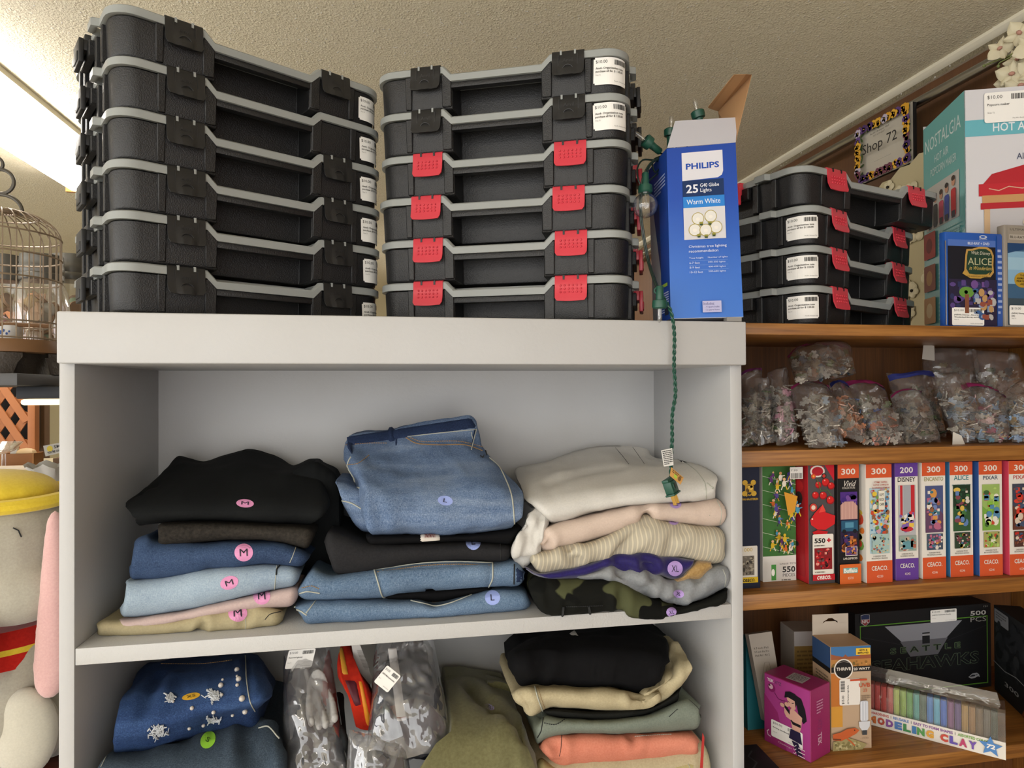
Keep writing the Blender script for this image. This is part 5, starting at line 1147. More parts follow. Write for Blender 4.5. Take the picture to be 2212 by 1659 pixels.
P.rect(fx0 + fw * .475, fy0 + fh * .68, fw * .06, fh * .17, '#16171a'); P.rect(fx0 + fw * .475, fy0 + fh * .80, fw * .06, fh * .03, '#8d8d90'); P.line([(fx0, fy0 + fh * .86), (fx0 + fw * .3, fy0 + fh * .7)], .001, '#24262a'); P.line([(fx0 + fw, fy0 + fh * .88), (fx0 + fw * .68, fy0 + fh * .7)], .001, '#24262a')
def outl(s, x, y, hh, ww, fill, edge):
    for dx, dy in ((-.0008, 0), (.0008, 0), (0, .0008), (0, -.0008)): P.text(s, x + dx, y + dy, hh, edge, ww, 'c', bold=.02)
    P.text(s, x, y, hh, fill, ww, 'c', bold=.015)
outl('S E A T T L E', fx0 + fw * .5, fy0 + fh * .57, fh * .085, fw * .56, '#15181a', '#56694a'); outl('SEAHAWKS', fx0 + fw * .5, fy0 + fh * .31, fh * .18, fw * .86, '#0e0f12', '#4a5748')
bx_, by_ = fx0 + fw * .84, fy0 + fh * .06                # the team's bird-head emblem in silver
P.poly([(bx_, by_ + .006), (bx_ + .01, by_ + .013), (bx_ + .022, by_ + .014), (bx_ + .028, by_ + .010), (bx_ + .030, by_ + .004), (bx_ + .025, by_ + .006), (bx_ + .018, by_ + .003), (bx_ + .008, by_ + .002)], '#8a8c92'); P.poly([(bx_ + .002, by_ + .006), (bx_ + .016, by_ + .0065), (bx_ + .020, by_ + .0095), (bx_ + .010, by_ + .0105)], '#1b1e26'); P.disc(bx_ + .022, by_ + .0095, .0017, .0013, '#3a3e46', 10)
sx, sy = w * .03, h * .855                               # league shield
P.poly([(sx, sy + .024), (sx + .011, sy + .026), (sx + .022, sy + .024), (sx + .022, sy + .008), (sx + .011, sy), (sx, sy + .008)], '#8f8d8f'); P.poly([(sx + .001, sy + .023), (sx + .011, sy + .025), (sx + .021, sy + .023), (sx + .021, sy + .015), (sx + .001, sy + .015)], '#232c4a'); P.poly([(sx + .001, sy + .014), (sx + .021, sy + .014), (sx + .021, sy + .009), (sx + .011, sy + .0015), (sx + .001, sy + .009)], '#7c2f33'); P.text('NFL', sx + .011, sy + .007, .0065, '#b9b6b4', .016, 'c', bold=.02)
P.text('12+', w * .93, h * .965, h * .018, '#8d8b88', w * .035); P.text('500', w * .95, h * .875, h * .055, '#aaa8a4', w * .12, 'r', bold=.02); P.text('PCS', w * .95, h * .80, h * .055, '#8d8b88', w * .12, 'r', bold=0)
P.build('front_print', t)
P = Print(lambda x, y, k: Vector((x, -.0026 - .00012 * k, y))); price_tag(P, w * .535, h * .83, w * .195, h * .145, '$10.00', '(NEW) Seahawks Puzzle', seed=14); P.build('price_label', t)
# black puzzle carton turned at the right end
A, B = at(2150, 1560, Y=1.225), at(2235, 1570, Y=1.075); zt = at(2150, 1306, Y=1.225).z
t, P = carton('dark_puzzle_box', 'black stone-textured 300-piece jigsaw box turned beside the team puzzle', 'puzzle box', (A.x, A.y), (B.x, B.y), .05, Z3, zt - Z3, '#1b1c1f')
w, h = P.w, P.h; P.rect(0, 0, w, h, '#18191c'); blobs(P, 0, h * .25, w, h * .7, ['#26282b', '#101114', '#2c2e31', '#202226'], 60, .02, 3)
P.line([(0, h * .34), (w * .3, h * .32), (w * .6, h * .36), (w, h * .33)], .002, '#7d7f82'); P.text('300', w * .30, h * .16, h * .05, '#8e9094', w * .36, bold=.01); P.poly([(w * .72, 0), (w, 0), (w, h * .14), (w * .82, h * .12)], '#6d3a20'); P.rect(w * .86, h * .82, w * .14, h * .07, '#b3aca6'); P.build('front_print', t)
P = Print(lambda x, y, k: Vector((x, -.0014 - .00012 * k, y))); P.rrect(w * .03, h * .815, w * .38, h * .155, .003, '#7e7f83'); P.fine(w * .07, h * .93, w * .28, 3, h * .03, '#4c4d50'); P.build('price_label', t)

# modelling clay pack in a clear tray
film('clear_pack', gloss=.16, rough=.05, haze=.03, bump=(26, .5))
A, B = at(1862, 1561, Z=Z3), at(2173, 1643, Z=Z3); ux = Vector((B.x - A.x, B.y - A.y, 0)); w = ux.length
t = thing('modelling_clay_pack', 'clear tray of coloured modelling clay sticks with a white lettered front strip', 'clay set', A + Vector((0, 0, .0006)), math.atan2(ux.y, ux.x))
MB().box(.002, w - .002, .003, .05, .001, .0045, '#cfc9c0').build('tray_card', t, smooth=False)
cs = ['#9a4a44', '#a83a38', '#a8352f', '#a94b46', '#9aa850', '#7f9c45', '#4d8440', '#3f8780', '#3d5548', '#2f6aa8', '#4a93ad', '#2f5aa8', '#6a3f6a', '#4a356a', '#8a6a33', '#7d5a30', '#5d4a35', '#514a40', '#2f3528']
for i, c in enumerate(cs):
    x = .010 + i * (w - .02) / len(cs); ww = (w - .02) / len(cs) * .92
    mm = MB(); mm.box(x, x + ww, .010, .030, .006, .077, c); mm.box(x + ww * .2, x + ww * .8, .0085, .012, .006, .077, c); mm.build('clay_stick', t, bevel=.003, seg=2)
P = Print(lambda x, y, k: Vector((x, -.0006 - .00012 * k, y))); SH = .031
MB().box(0, w, -.0004, .0008, 0, SH, '#d0cac1').build('front_strip', t, smooth=False)
TS = (w * .86) / 60
x = .004
for s, c in (('NON-HARDENING', '#a8413a'), ('|', '#777777'), ('REUSABLE', '#4a6fa5'), ('|', '#777777'), ('EASY TO FORM SHAPES', '#7a4a8a'), ('|', '#777777'), ('ASSORTED COLORS', '#6f9a4a')):
    ww = len(s) * TS if s != '|' else .001; P.text(s, x, SH * .72, SH * .17, c, ww, bold=.03); x += ww + TS
LW = w * .80 / 12.6; x = .010
for ch, c in zip('MODELING CLAY', ('#b5642f', '#a84a3a', '#7a4a8a', '#4a6fa5', '#3f7d4a', '#3f6fa0', '#4f8a4a', '#c9953a', '', '#b5483a', '#5a4a9a', '#a8395f', '#6a4a9a')):
    k_ = 1.2 if ch == 'M' else .55 if ch in 'I ' else 1
    if ch != ' ': P.text(ch, x, SH * .17, SH * .46, c, LW * k_ * .86, bold=.07)
    x += LW * k_
sxx, syy = w - .022, SH * .60
P.poly([(sxx + .0185 * (1 if i % 2 == 0 else .45) * math.sin(PI * i / 5), syy + .0185 * (1 if i % 2 == 0 else .45) * math.cos(PI * i / 5)) for i in range(10)], '#4a78ae'); P.text('72', sxx, syy - .004, .008, '#dcd7d0', .013, 'c', bold=.04, shear=.15); P.build('front_print', t)
cvr = MB(); prof = [(-.0008, SH), (-.0014, .083), (.004, .0875), (.047, .0875), (.049, .083), (.050, 0)]
G = [[(w * j / 40 + 0, y + .0012 * noise.noise(Vector((j * .5, y * 40, z * 30))), z + .0015 * noise.noise(Vector((j * .7, z * 40, 3))) * (z > .01) + .0004) for j in range(41)] for y, z in prof]; cvr.grid(G, 'clear_pack')
cvr.plate([(0, .024, .0875), (w * .97, .024, .0875), (w * .95, .024, .108), (w * .03, .024, .108)], .0004, 'clear_pack')
for x0 in (0, w): cvr.add([(x0, -.0008, SH), (x0, -.0014, .083), (x0, .004, .0875), (x0, .047, .0875), (x0, .05, 0), (x0, 0, 0)], [(0, 1, 2, 3, 4, 5)], 'clear_pack')
cvr.build('clear_cover', t)
# ------------------------------------------------------------------ zip bags of jigsaw pieces on the upper timber shelf
film('bag_film', gloss=.13, rough=.07, haze=.07, hazec='#c9c6c6', bump=(34, .9))
film('clothes_bag_film', gloss=.2, rough=.05, haze=.15, hazec='#cfd0d6', bump=(20, .9))
Z1 = 1.392
Sb = Zm(1590, 690, .38586)
def piece_shape():
    pts = []
    for i in range(4):
        a = PI / 2 * i; ca, sa = math.cos(a), math.sin(a); s = 1 if i % 2 else -1
        for x, y in ((-.5, -.5), (-.14, -.5), (-.2, -.5 - .2 * s), (.2, -.5 - .2 * s), (.14, -.5)): pts.append((x * ca - y * sa, x * sa + y * ca))
    return pts
PIECE = piece_shape()
def sheet(quad3, bulge, flip, nu=20, nv=22, seed=0, crump=.006, low=.6, lim=None):
    """one side of a bag: bilinear quad swollen at its filled lower part and crumpled"""
    TL, TR, BR, BL = [Vector(q) for q in quad3]; n = (TR - TL).cross(BL - TL).normalized(); n = n if n.y < 0 else -n
    off = Vector((seed * 3.7, seed, 0)); G = []
    for i in range(nv + 1):
        v = i / nv; row = []
        for j in range(nu + 1):
            u = j / nu; p = (TL * (1 - u) + TR * u) * (1 - v) + (BL * (1 - u) + BR * u) * v
            e = (4 * u * (1 - u)) ** .45; fv = math.sin(PI * min(1, v ** low)) ** .6 if v < 1 else 0
            d = bulge * e * max(fv, 0) if 0 < v < 1 else 0
            q = p * 22 + off; c = noise.noise(q) + .8 * abs(noise.noise(q * 2.3)) + .4 * noise.noise(q * 5)
            pt = (p + n * (flip * (d + .0012 * (0 < u < 1))) + (n * c * crump * flip + Vector((noise.noise(q + off * 2), 0, noise.noise(q - off))) * crump * .8) * min(1, e * 1.2)); row.append(lim(pt) if lim else pt)
        G.append(row)
    return G, n
BAGS = 'zip bags of loose jigsaw pieces on the upper timber shelf'
def zip_bag(quad, Y, lean, th, seed, zipc, label, fill=(.25, .97), npc=150, cols=None, crump=.006):
    TL, TR, BR, BL = Sb(quad); q3 = [at(*TL, Y=Y + lean), at(*TR, Y=Y + lean), at(*BR, Y=Y), at(*BL, Y=Y)]
    for i in (2, 3):
        if q3[i].y > 1.031: q3[i].z = max(q3[i].z, Z1 + .003)
    o = (q3[2] + q3[3]) / 2; q3 = [p - o for p in q3]
    t = thing('zip_bag', label, 'zip bag', o, 0, BAGS)
    mb = MB(); lim = lambda p: Vector((max(p.x + o.x, .588) - o.x, min(p.y + o.y, 1.327) - o.y, min(max(p.z + o.z, Z1 + .0012) if p.y + o.y > 1.0285 else p.z + o.z, 1.591) - o.z))
    G, n = sheet(q3, th, 1, seed=seed, crump=crump, lim=lim); mb.grid(G, 'bag_film'); G2, _ = sheet(q3, th * .6, -1, seed=seed + 50, crump=crump, lim=lim); mb.grid(G2, 'bag_film')
    mb.build('plastic_film', t, ang=60)
    for p in G + G2: 0
    if zipc:
        zb = MB(); zb.grid([[p + n * .0012 for p in G[r]] for r in (1, 2)], zipc); zb.grid([[p + n * .002 for p in G[r]] for r in (2, 3)], zipc) if seed % 2 else 0; zb.build('zip_strip', t)
    rg = random.Random(seed); pc = MB(); TLv, TRv, BRv, BLv = [Vector(p) for p in q3]
    cols = cols or ['#6f6b66', '#837d75', '#5d5a55', '#98928a', '#504e4a', '#6d6963', '#454441', '#7b7264', '#3f4a56', '#6a5244', '#46523a']
    for i in range(int(npc * .62)):
        v = fill[0] + (fill[1] - fill[0]) * rg.random() ** .8; u = rg.uniform(.06, .94); e = (4 * u * (1 - u)) ** .45; fv = math.sin(PI * min(1, v ** .6)) ** .6
        p = (TLv * (1 - u) + TRv * u) * (1 - v) + (BLv * (1 - u) + BRv * u) * v; p = p + n * (th * e * fv * rg.uniform(-.4, .78)); p = Vector((max(p.x + o.x, .597) - o.x, min(p.y + o.y, 1.318) - o.y, max(p.z + o.z, Z1 + .0095) - o.z))
        R = Matrix.Translation(p) @ Matrix.Rotation(rg.uniform(0, 6.28), 4, Vector((rg.gauss(0, 1), rg.gauss(0, 1), rg.gauss(0, 1))).normalized()) @ Matrix.Diagonal((.0118, .0118, .009, 1))
        pc.prism(PIECE, -.1, .1, rg.choice(cols), R)
    o2 = pc.build('jigsaw_pieces', None, smooth=False); o2.location = o
    tag(o2, 'loose jigsaw pieces inside the ' + label.split(' holding')[0].replace('clear ', 'clear '), 'jigsaw pieces', 'jigsaw pieces inside the zip bags', 'stuff')
    return t
MG, BL_, PU = '#7d2350', '#2b3270', '#6a2a5c'
col = ['#8f8a83', '#b5aea2', '#6a6762', '#7a8fa8', '#a88a8a', '#5d7a8a', '#b59a6a', '#884a5a']
zb_ = [((840, 300), (1085, 285), (1180, 690), (960, 700), 1.17, .05, .028, BL_, 'clear bag holding pieces, upright between two slumped bags in the middle', 170, None),
    ((1045, 150), (1335, 165), (1350, 560), (1060, 560), 1.25, .03, .03, None, 'clear bag holding dark pieces at the back with a white sticker', 130, ['#3b3a2c', '#55503a', '#6a5a3a', '#4a4a44']),
    ((1320, 165), (1560, 190), (1640, 560), (1380, 560), 1.22, .03, .03, None, 'clear bag holding pieces, tall at the back toward the wall', 140, None),
    ((20, 290), (140, 265), (150, 700), (20, 715), 1.09, .08, .025, PU, 'clear bag holding pieces, first beside the white unit', 120, None),
    ((105, 330), (175, 320), (222, 690), (120, 702), 1.08, .06, .02, None, 'clear bag holding pieces squeezed second from the white unit', 90, None),
    ((175, 300), (275, 262), (350, 690), (225, 702), 1.075, .08, .026, None, 'clear bag holding pink and grey pieces, third from the white unit', 120, ['#8f8a83', '#b5aea2', '#a8788a', '#6a6762', '#c9a8b0', '#79756f']),
    ((575, 350), (800, 365), (900, 690), (720, 680), 1.12, .06, .03, MG, 'clear bag holding pieces with blue ones on top, left of the middle', 150, ['#8f8a83', '#6a6762', '#3a5a9a', '#4a6a9a', '#5d6a4a', '#a39c92', '#4a4a46']),
    ((860, 420), (1020, 400), (1150, 715), (945, 735), 1.075, .07, .028, MG, 'clear bag holding grey pieces, magenta strip at its foot', 150, None),
    ((720, 600), (890, 500), (945, 715), (750, 725), 1.055, .04, .026, None, 'clear bag holding pieces with an orange one, lying low at the front', 90, ['#8f8a83', '#b5705a', '#6a6762', '#a39c92', '#c98a7a', '#55524e']),
    ((300, 365), (500, 380), (612, 745), (405, 722), 1.035, .08, .034, MG, 'clear bag holding white pieces, sagging over the timber edge', 170, ['#a7a29a', '#8f8a83', '#bcb6ab', '#7d8a98', '#6a6762', '#9a958c']),
    ((520, 350), (600, 360), (748, 740), (575, 640), 1.045, .09, .022, BL_, 'clear bag holding pieces, narrow with a blue zip strip at top', 90, ['#8f8a83', '#c9a89a', '#6a6762', '#a39c92', '#b57a5a']),
    ((1100, 320), (1230, 315), (1430, 705), (1225, 700), 1.07, .08, .03, None, 'clear bag holding blue-grey pieces beside the white paper slip', 150, ['#8f9aa8', '#6a7a8a', '#a3a29c', '#55626a', '#b5b0a6', '#8a7a6a']),
    ((1250, 355), (1480, 440), (1520, 700), (1360, 705), 1.06, .08, .028, MG, 'clear bag holding mixed pieces with a magenta zip strip near the wall end', 130, col),
    ((1500, 400), (1640, 330), (1720, 690), (1545, 700), 1.05, .08, .03, None, 'clear bag holding large pale pieces at the right end of the shelf', 150, ['#a7a29a', '#bcb6ab', '#7a93b0', '#a8906a', '#8f8a83'])]
for i, (a, b_, c, d, Y, lean, th, zc, lb, npc, cl) in enumerate(zb_): zip_bag((a, b_, c, d), Y, lean, th, i + 3, zc, lb, npc=npc, cols=cl)
zip_bag(((285, 205), (640, 195), (672, 300), (330, 350)), 1.06, .1, .035, 31, MG, 'clear bag holding pieces, lying flat across the tops of others', (.1, .95), 170, crump=.008)
sl = MB().plate([tuple(at(*Sb([(x, y)])[0], Y=1.06)) for x, y in ((1215, 630), (1262, 650), (1282, 700), (1212, 704))], .0006, '#c9c4ba').build('paper_slip'); tag(sl, 'small white paper slip standing between zip bags on the timber shelf', 'paper')
sl = MB().plate([tuple(at(*Sb([(x, y)])[0], Y=1.245)) for x, y in ((1050, 138), (1110, 148), (1112, 232), (1042, 222))], .0006, '#b3aca2').build('sticker_card'); tag(sl, 'white price card on top of the dark bag at the back', 'price card')

# ------------------------------------------------------------------ clear clothes bags on the lower white shelf
def clothes_bag(name, label, quad, Y, lean, th, seed, parent_items=()):
    q3 = [at(*p, Y=Y + (lean if i < 2 else 0)) for i, p in enumerate(S5(quad))]
    for i in (2, 3): q3[i].z = max(q3[i].z, .724) if q3[i].y > 1 else q3[i].z
    o = (q3[2] + q3[3]) / 2; q3 = [p - o for p in q3]; t = thing(name, label, 'clothes bag', o)
    mb = MB()
    for fl, k in ((1, 1), (-1, .5)):
        G, n = sheet(q3, th * k, fl, 34, 40, seed + (fl < 0) * 40, .011, .8); mb.grid(G, 'clothes_bag_film')
    mb.build('plastic_film', t, ang=60); return t, q3, n, o
cloth('glove_white', '#9b9a98', '#b0aeab'); cloth('glove_dark', '#2a2d30', '#3a3d40'); cloth('dark_navy', '#20242e', '#2c313c')
t, q3, n, o = clothes_bag('clear_clothes_bag', 'large clear plastic bag with a pale knit inside, left one on lower shelf', ((120, 205), (490, 185), (660, 1300), (110, 1350)), 1.03, .14, .05, 3)
P = Print(lambda x, y, k: at(*S5([(128 + 215 * x - 0 * y + 100 * y * .35, 352 - 150 * y - 60 * x * .3)])[0], Y=1.115 + .0 * y) - o + Vector((0, -.0002 * k, 0))); price_tag(P, 0, 0, 1, 1, '$10.00', 'Assorted gloves', seed=4); P.build('price_label', t)
def soft(parts, name, mt, vox=.006, parent=None):
    b = MB()
    for c, r in parts: b.ball(c, r, mt, 20, 14)
    o = b.build(name, parent); m_ = o.modifiers.new('fuse', 'REMESH'); m_.mode = 'VOXEL'; m_.voxel_size = vox; m_.use_smooth_shade = True
    s_ = o.modifiers.new('soften', 'SMOOTH'); s_.iterations = 6; s_.factor = .6
    return o
gp = []
for i, (xt, xb, yb_, dy) in enumerate(((300, 345, 770, 0), (330, 395, 800, .006), (360, 440, 790, 0), (390, 490, 775, .007), (410, 535, 740, .002))):
    for u in np.linspace(0, 1, 12):
        p_ = at(*S5([(xt + (xb - xt) * u + 14 * math.sin(6 * u + i), 375 + (yb_ - 375) * u)])[0], Y=1.125 - .075 * u + dy * 1.6); gp.append((p_, (.0046 + .0012 * u, .006, .008)))
    gp.append((at(*S5([(390, 520)])[0], Y=1.10), (.018, .006, .035)))
tag(soft(gp, 'knit_gloves', 'glove_white', .0022), 'pale ribbed knit gloves packed inside the left clear bag', 'gloves')
loft('dark_garment', [(1.07, S5([(150, 1200), (400, 1250), (620, 1150)])), (1.06, S5([(170, 1000), (400, 1010), (620, 960)])), (1.08, S5([(240, 860), (400, 870), (560, 830)])), (1.1, S5([(230, 700), (400, 730), (540, 720)]))], 'glove_dark', 'dark folded garment at the foot of the left clear bag', 'garment', seed=42, wr=.008, wscale=12, back=1.17)
k = loft('striped_knit', [(1.08, S5([(700, 800), (770, 830), (828, 828)])), (1.07, S5([(640, 600), (740, 620), (810, 640)])), (1.09, S5([(570, 400), (660, 420), (740, 400)])), (1.12, S5([(555, 260), (600, 250), (680, 260)])), (1.15, S5([(565, 175), (610, 155), (655, 170)]))], 'red_knit' if 'red_knit' in MATS else cloth('red_knit', '#8d1c12', '#b52a14', 120).name, 'red and orange striped knit squeezed between the two clear bags', 'knitwear', seed=43, wr=.003, back=1.2)
patch(k, S5([(558, 190), (590, 160), (640, 400), (585, 400)]), '#b8822a', 'orange_stripe', (4, 10), .002); patch(k, S5([(715, 440), (745, 440), (828, 825), (775, 800)]), '#c27a1e', 'orange_stripe', (4, 12), .002); patch(k, S5([(600, 430), (700, 440), (740, 640), (690, 660)]), '#4a1420', 'maroon_patch', (6, 8), .002)
ht = thing('white_tag', 'white hang tag leaning against the red and orange knit', 'hang tag', at(*S5([(740, 300)])[0], Y=1.135)); oo = ht.location
MB().plate([at(*S5([q])[0], Y=1.135) - oo for q in ((660, 155), (730, 160), (838, 460), (800, 470), (690, 330))], .0008, '#b5b2ae').build('card', ht, smooth=False)
P = Print(lambda x, y, k: at(*S5([(685 + 60 * x + 85 * (1 - y), 180 + 200 * (1 - y))])[0], Y=1.133 - .0002 * k) - oo); P.fine(.1, .85, .8, 14, .055, '#7f7c78'); P.build('lettering', ht)
t, q3, n, o = clothes_bag('clear_clothes_bag', 'large clear plastic bag with a white price sticker, beside the olive fleece', ((850, 150), (1310, 100), (1500, 1090), (780, 1010)), 1.02, .16, .06, 8)
P = Print(lambda x, y, k: at(*S5([(838 + 110 * x + 108 * y, 452 + 88 * x - 132 * y)])[0], Y=1.045 - .0002 * k) - o); price_tag(P, 0, 0, 1, 1, '$10.00', '(NEW) Multi purse wallets', seed=6); P.build('price_label', t)
loft('packed_garment', [(1.08, S5([(900, 1050), (1150, 1080), (1420, 1040)])), (1.06, S5([(880, 820), (1150, 850), (1400, 820)])), (1.1, S5([(880, 560), (1100, 560), (1350, 560)])), (1.15, S5([(900, 330), (1100, 260), (1290, 300)])), (1.19, S5([(960, 220), (1100, 170), (1260, 200)]))], 'dark_navy', 'dark navy garment packed inside the clear bag with the price sticker', 'garment', seed=44, wr=.009, wscale=10, back=1.26)
for i, (x0, y0, x1, y1, c, nm) in enumerate(((985, 190, 1060, 760, '#a9a6a4', 'pale strap'), (930, 540, 1060, 740, '#8d5a52', 'rosy strap'), (870, 580, 930, 700, '#5d7a6e', 'green strap'), (1060, 540, 1110, 740, '#9a9896', 'narrow grey strap'))):
    pts = [at(*S5([(x0 + (x1 - x0) * u, y0 + (y1 - y0) * u)])[0], Y=1.1 - .055 * u + .008 * math.sin(5 * u)) for u in np.linspace(0, 1, 12)]
    g = MB(); g.grid([[p + Vector((s * .007, -.002 * (1 - s * s), 0)) for p in pts] for s in (-1, -.5, 0, .5, 1)], c); g.grid([[p + Vector((s * .007, .003, 0)) for p in pts] for s in (1, -1)], c); tag(g.build('folded_strap'), nm + ' showing through the clear bag with the price sticker', 'strap')
t, q3, n, o = clothes_bag('clear_clothes_bag', 'small milky clear bag low down in front of the other two', ((640, 830), (1090, 900), (1180, 1500), (600, 1500)), 1.005, .03, .035, 14)
loft('packed_items', [(1.03, S5([(720, 1500), (850, 1520), (1080, 1500)])), (1.022, S5([(740, 1200), (900, 1220), (1080, 1180)])), (1.03, S5([(780, 1030), (900, 1000), (1060, 1050)]))], 'glove_dark', 'dark item inside the small milky bag at the front', 'garment', seed=45, wr=.006, wscale=18, back=1.07)

# ------------------------------------------------------------------ string-light carton
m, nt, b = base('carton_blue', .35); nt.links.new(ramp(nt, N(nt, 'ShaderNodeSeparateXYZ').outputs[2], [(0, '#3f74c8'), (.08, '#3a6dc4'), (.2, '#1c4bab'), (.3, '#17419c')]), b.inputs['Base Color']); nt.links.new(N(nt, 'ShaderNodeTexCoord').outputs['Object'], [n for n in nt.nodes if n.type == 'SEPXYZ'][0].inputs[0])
m, nt, b = base('kraft', .8); b.inputs['Base Color'].default_value = lin('#a9825a'); add_bump(nt, b, 60, .15, .001)
plain('card_white', '#bdbcc4', .55)
zb0 = TOPZ + .004; fl, fr_ = at(1449, 688, Y=.992), at(1605, 681, Y=.985)
F0 = Vector((fl.x, .992, zb0)); F1 = Vector((fr_.x, .984, zb0 + .004)); B0 = F0 + Vector((.014, .105, 0)); B1 = F1 + Vector((.014, .105, 0))
tl_, tr_ = at(1440, 321, Y=1.0), at(1589, 308, Y=.992); T0, T1 = tl_, tr_; TB0, TB1 = T0 + Vector((.012, .105, 0)), T1 + Vector((.012, .105, 0))
t = thing('string_light_box', 'tall blue carton for globe string lights, its lid flaps standing open', 'carton', F0); O_ = F0.copy()
L = lambda *p: [q - O_ for q in p]
c = MB()
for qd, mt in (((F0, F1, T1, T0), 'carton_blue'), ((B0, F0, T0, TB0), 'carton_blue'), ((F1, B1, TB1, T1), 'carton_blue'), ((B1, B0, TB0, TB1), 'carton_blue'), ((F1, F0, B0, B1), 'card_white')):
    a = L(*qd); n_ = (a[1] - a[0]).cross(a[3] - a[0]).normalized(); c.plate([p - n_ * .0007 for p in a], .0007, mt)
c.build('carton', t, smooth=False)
ux, uy = (F1 - F0), (T0 - F0); n_ = ux.cross(uy).normalized()
def quad_map(A, B, C, D, nn):   # A bottom-left, B bottom-right, C top-right, D top-left
    return lambda x, y, k: (A * (1 - x) + B * x) * (1 - y) + (D * (1 - x) + C * x) * y - O_ + nn * (.0004 + .00012 * k)
P = Print(quad_map(F0, F1, T1, T0, n_))
X0, X1_ = .21, .80
pts = [(X0, .80), (X0, .965), (X1_, .965), (X1_, .845), (X1_ - .02, .822), (X1_ - .08, .808)]; P.poly(pts[::-1], '#d5d4db'); P.text('PHILIPS', .505, .865, .036, '#1c49a5', .48, 'c', bold=.03)
P.rect(X0, .705, X1_ - X0, .095, '#17305c'); P.text('25', X0 + .05, .726, .05, '#dfe2ea', .17, bold=.02); P.text('G40 Globe', X0 + .25, .757, .022, '#dfe2ea', .27, bold=.01); P.text('Lights', X0 + .25, .722, .028, '#dfe2ea', .16, bold=.01)
P.rect(X0, .64, X1_ - X0, .065, '#2f7fce'); P.text('Warm White', .5, .66, .028, '#e6e9f0', .48, 'c')
P.rect(X0, .455, X1_ - X0, .185, '#d0cfd3')
for x, y in ((.41, .575), (.59, .585), (.36, .51), (.66, .52), (.51, .505)): P.disc(x, y, .088, .036, '#a89a4e', 22); P.disc(x, y, .078, .032, '#dedcd6', 22); P.disc(x, y - .003, .03, .010, '#e8e4da', 12)
for x, y in ((.45, .545), (.57, .545), (.41, .475), (.62, .478), (.51, .47)): P.rect(x - .025, y - .006, .05, .014, '#8f8a3a'); P.rect(x - .02, y - .012, .04, .009, '#33472e')
P.text('Christmas tree lighting', .26, .40, .019, '#dbe2f2', .53); P.text('recommendation', .26, .377, .016, '#dbe2f2', .41)
for i, (a, b_) in enumerate((('Tree height', 'Number of lights'), ('6-7 feet', '300-350 lights'), ('8-9 feet', '400-450 lights'), ('10-12 feet', '500-600 lights'))):
    y = .338 - .027 * i; P.text(a, .26, y, .012, '#cdd8ee', .018 * len(a)); P.text(b_, .52, y, .012, '#cdd8ee', .0172 * len(b_))
    if i < 3: P.rect(.26, y - .009, .54, .0008, '#8fb0e0')
P.rect(.42, .03, .26, .065, '#b5b4d6'); P.text('Includes:', .435, .072, .016, '#4a4a80', .15); P.text('- 4 spare bulbs', .45, .054, .012, '#4a4a80', .2); P.text('- 2 spare fuses', .45, .037, .012, '#4a4a80', .2); P.build('front_print', t)
nl = (F0 - B0).cross(T0 - F0).normalized(); nl = nl if nl.x < 0 else -nl
P = Print(quad_map(B0, F0, T0, TB0, nl)); P.rect(0, 0, 1, 1, '#1a3f92'); P.rect(0, 0, .55, .72, '#8d8f92'); P.poly([(.2, .72), (.55, .72), (.55, .3)], '#23345f'); P.fine(.3, .86, .6, 5, .02, '#9fb2dc'); P.fine(.55, .16, .4, 9, .014, '#b9c4dd'); P.rect(.6, .2, .3, .02, '#8aa83a'); P.rect(.72, .03, .2, .05, '#20283c'); P.build('side_print', t)
fpl = [F for F in (at(1441, 320, Y=1.0), at(1589, 308, Y=.992), at(1593, 254, Y=1.02), at(1458, 262, Y=1.028))]
MB().plate(L(*fpl), .0008, 'card_white').build('front_flap', t, smooth=False)
kb = [at(1589, 309, Y=.995), at(1592, 308, Y=1.1), at(1551, 240, Y=1.085), at(1624, 161, Y=1.0)]
MB().plate(L(at(1589, 309, Y=.998), at(1624, 162, Y=1.0), at(1552, 241, Y=1.09), at(1560, 300, Y=1.1)), .0008, 'kraft').build('side_flap', t, smooth=False)
MB().plate(L(at(1552, 240, Y=1.09), at(1624, 161, Y=1.0), at(1612, 160, Y=.985), at(1585, 161, Y=.985), at(1529, 231, Y=1.075), at(1533, 234, Y=1.08)), .0008, 'kraft').build('tuck_flap', t, smooth=False)
MB().box(-.013, .013, -.006, .006, -.0035, .0035, '#8d8a86', Matrix.Translation(F1 - O_ + Vector((-.016, .006, -.0038)))).build('folded_base_flap', t, smooth=False)

# ------------------------------------------------------------------ the string of lights trailing out of the carton
m, nt, b = base('green_plastic', .4); b.inputs['Base Color'].default_value = lin('#1c4a3c'); m, nt, b = base('wire_dark', .35); b.inputs['Base Color'].default_value = lin('#14261e')
plain('brass', '#b08d4a', .3, 1.0); film('clear_glass', gloss=.16, rough=.02, haze=.01, bump=None)
sl = thing('string_lights', 'green globe string lights spilling from the blue carton, cord hanging to a plug', 'string lights', at(1450, 700, Y=.97)); OS = sl.location.copy()
W3 = lambda *pts: [at(x, y, Y=Y) - OS for x, y, Y in pts]
def smooth3(P, n): return [Vector(p) for p in catmull(np.array([tuple(p) for p in P]), n)]
def twisted(path, r, mt, n, off=.0017, pitch=.02, ph=0):
    P = smooth3(path, n); out = []; s = 0
    for i, p in enumerate(P):
        if i: s += (P[i] - P[i - 1]).length
        a = 2 * PI * s / pitch + ph; out.append(p + Vector((math.cos(a) * off, math.sin(a) * off, 0)))
    return out
wire = MB()
p1 = W3((1432, 338, 1.05), (1405, 352, 1.03), (1388, 385, 1.02), (1382, 430, 1.02), (1384, 480, 1.02), (1398, 560, 1.015), (1416, 615, .985), (1430, 640, .972))
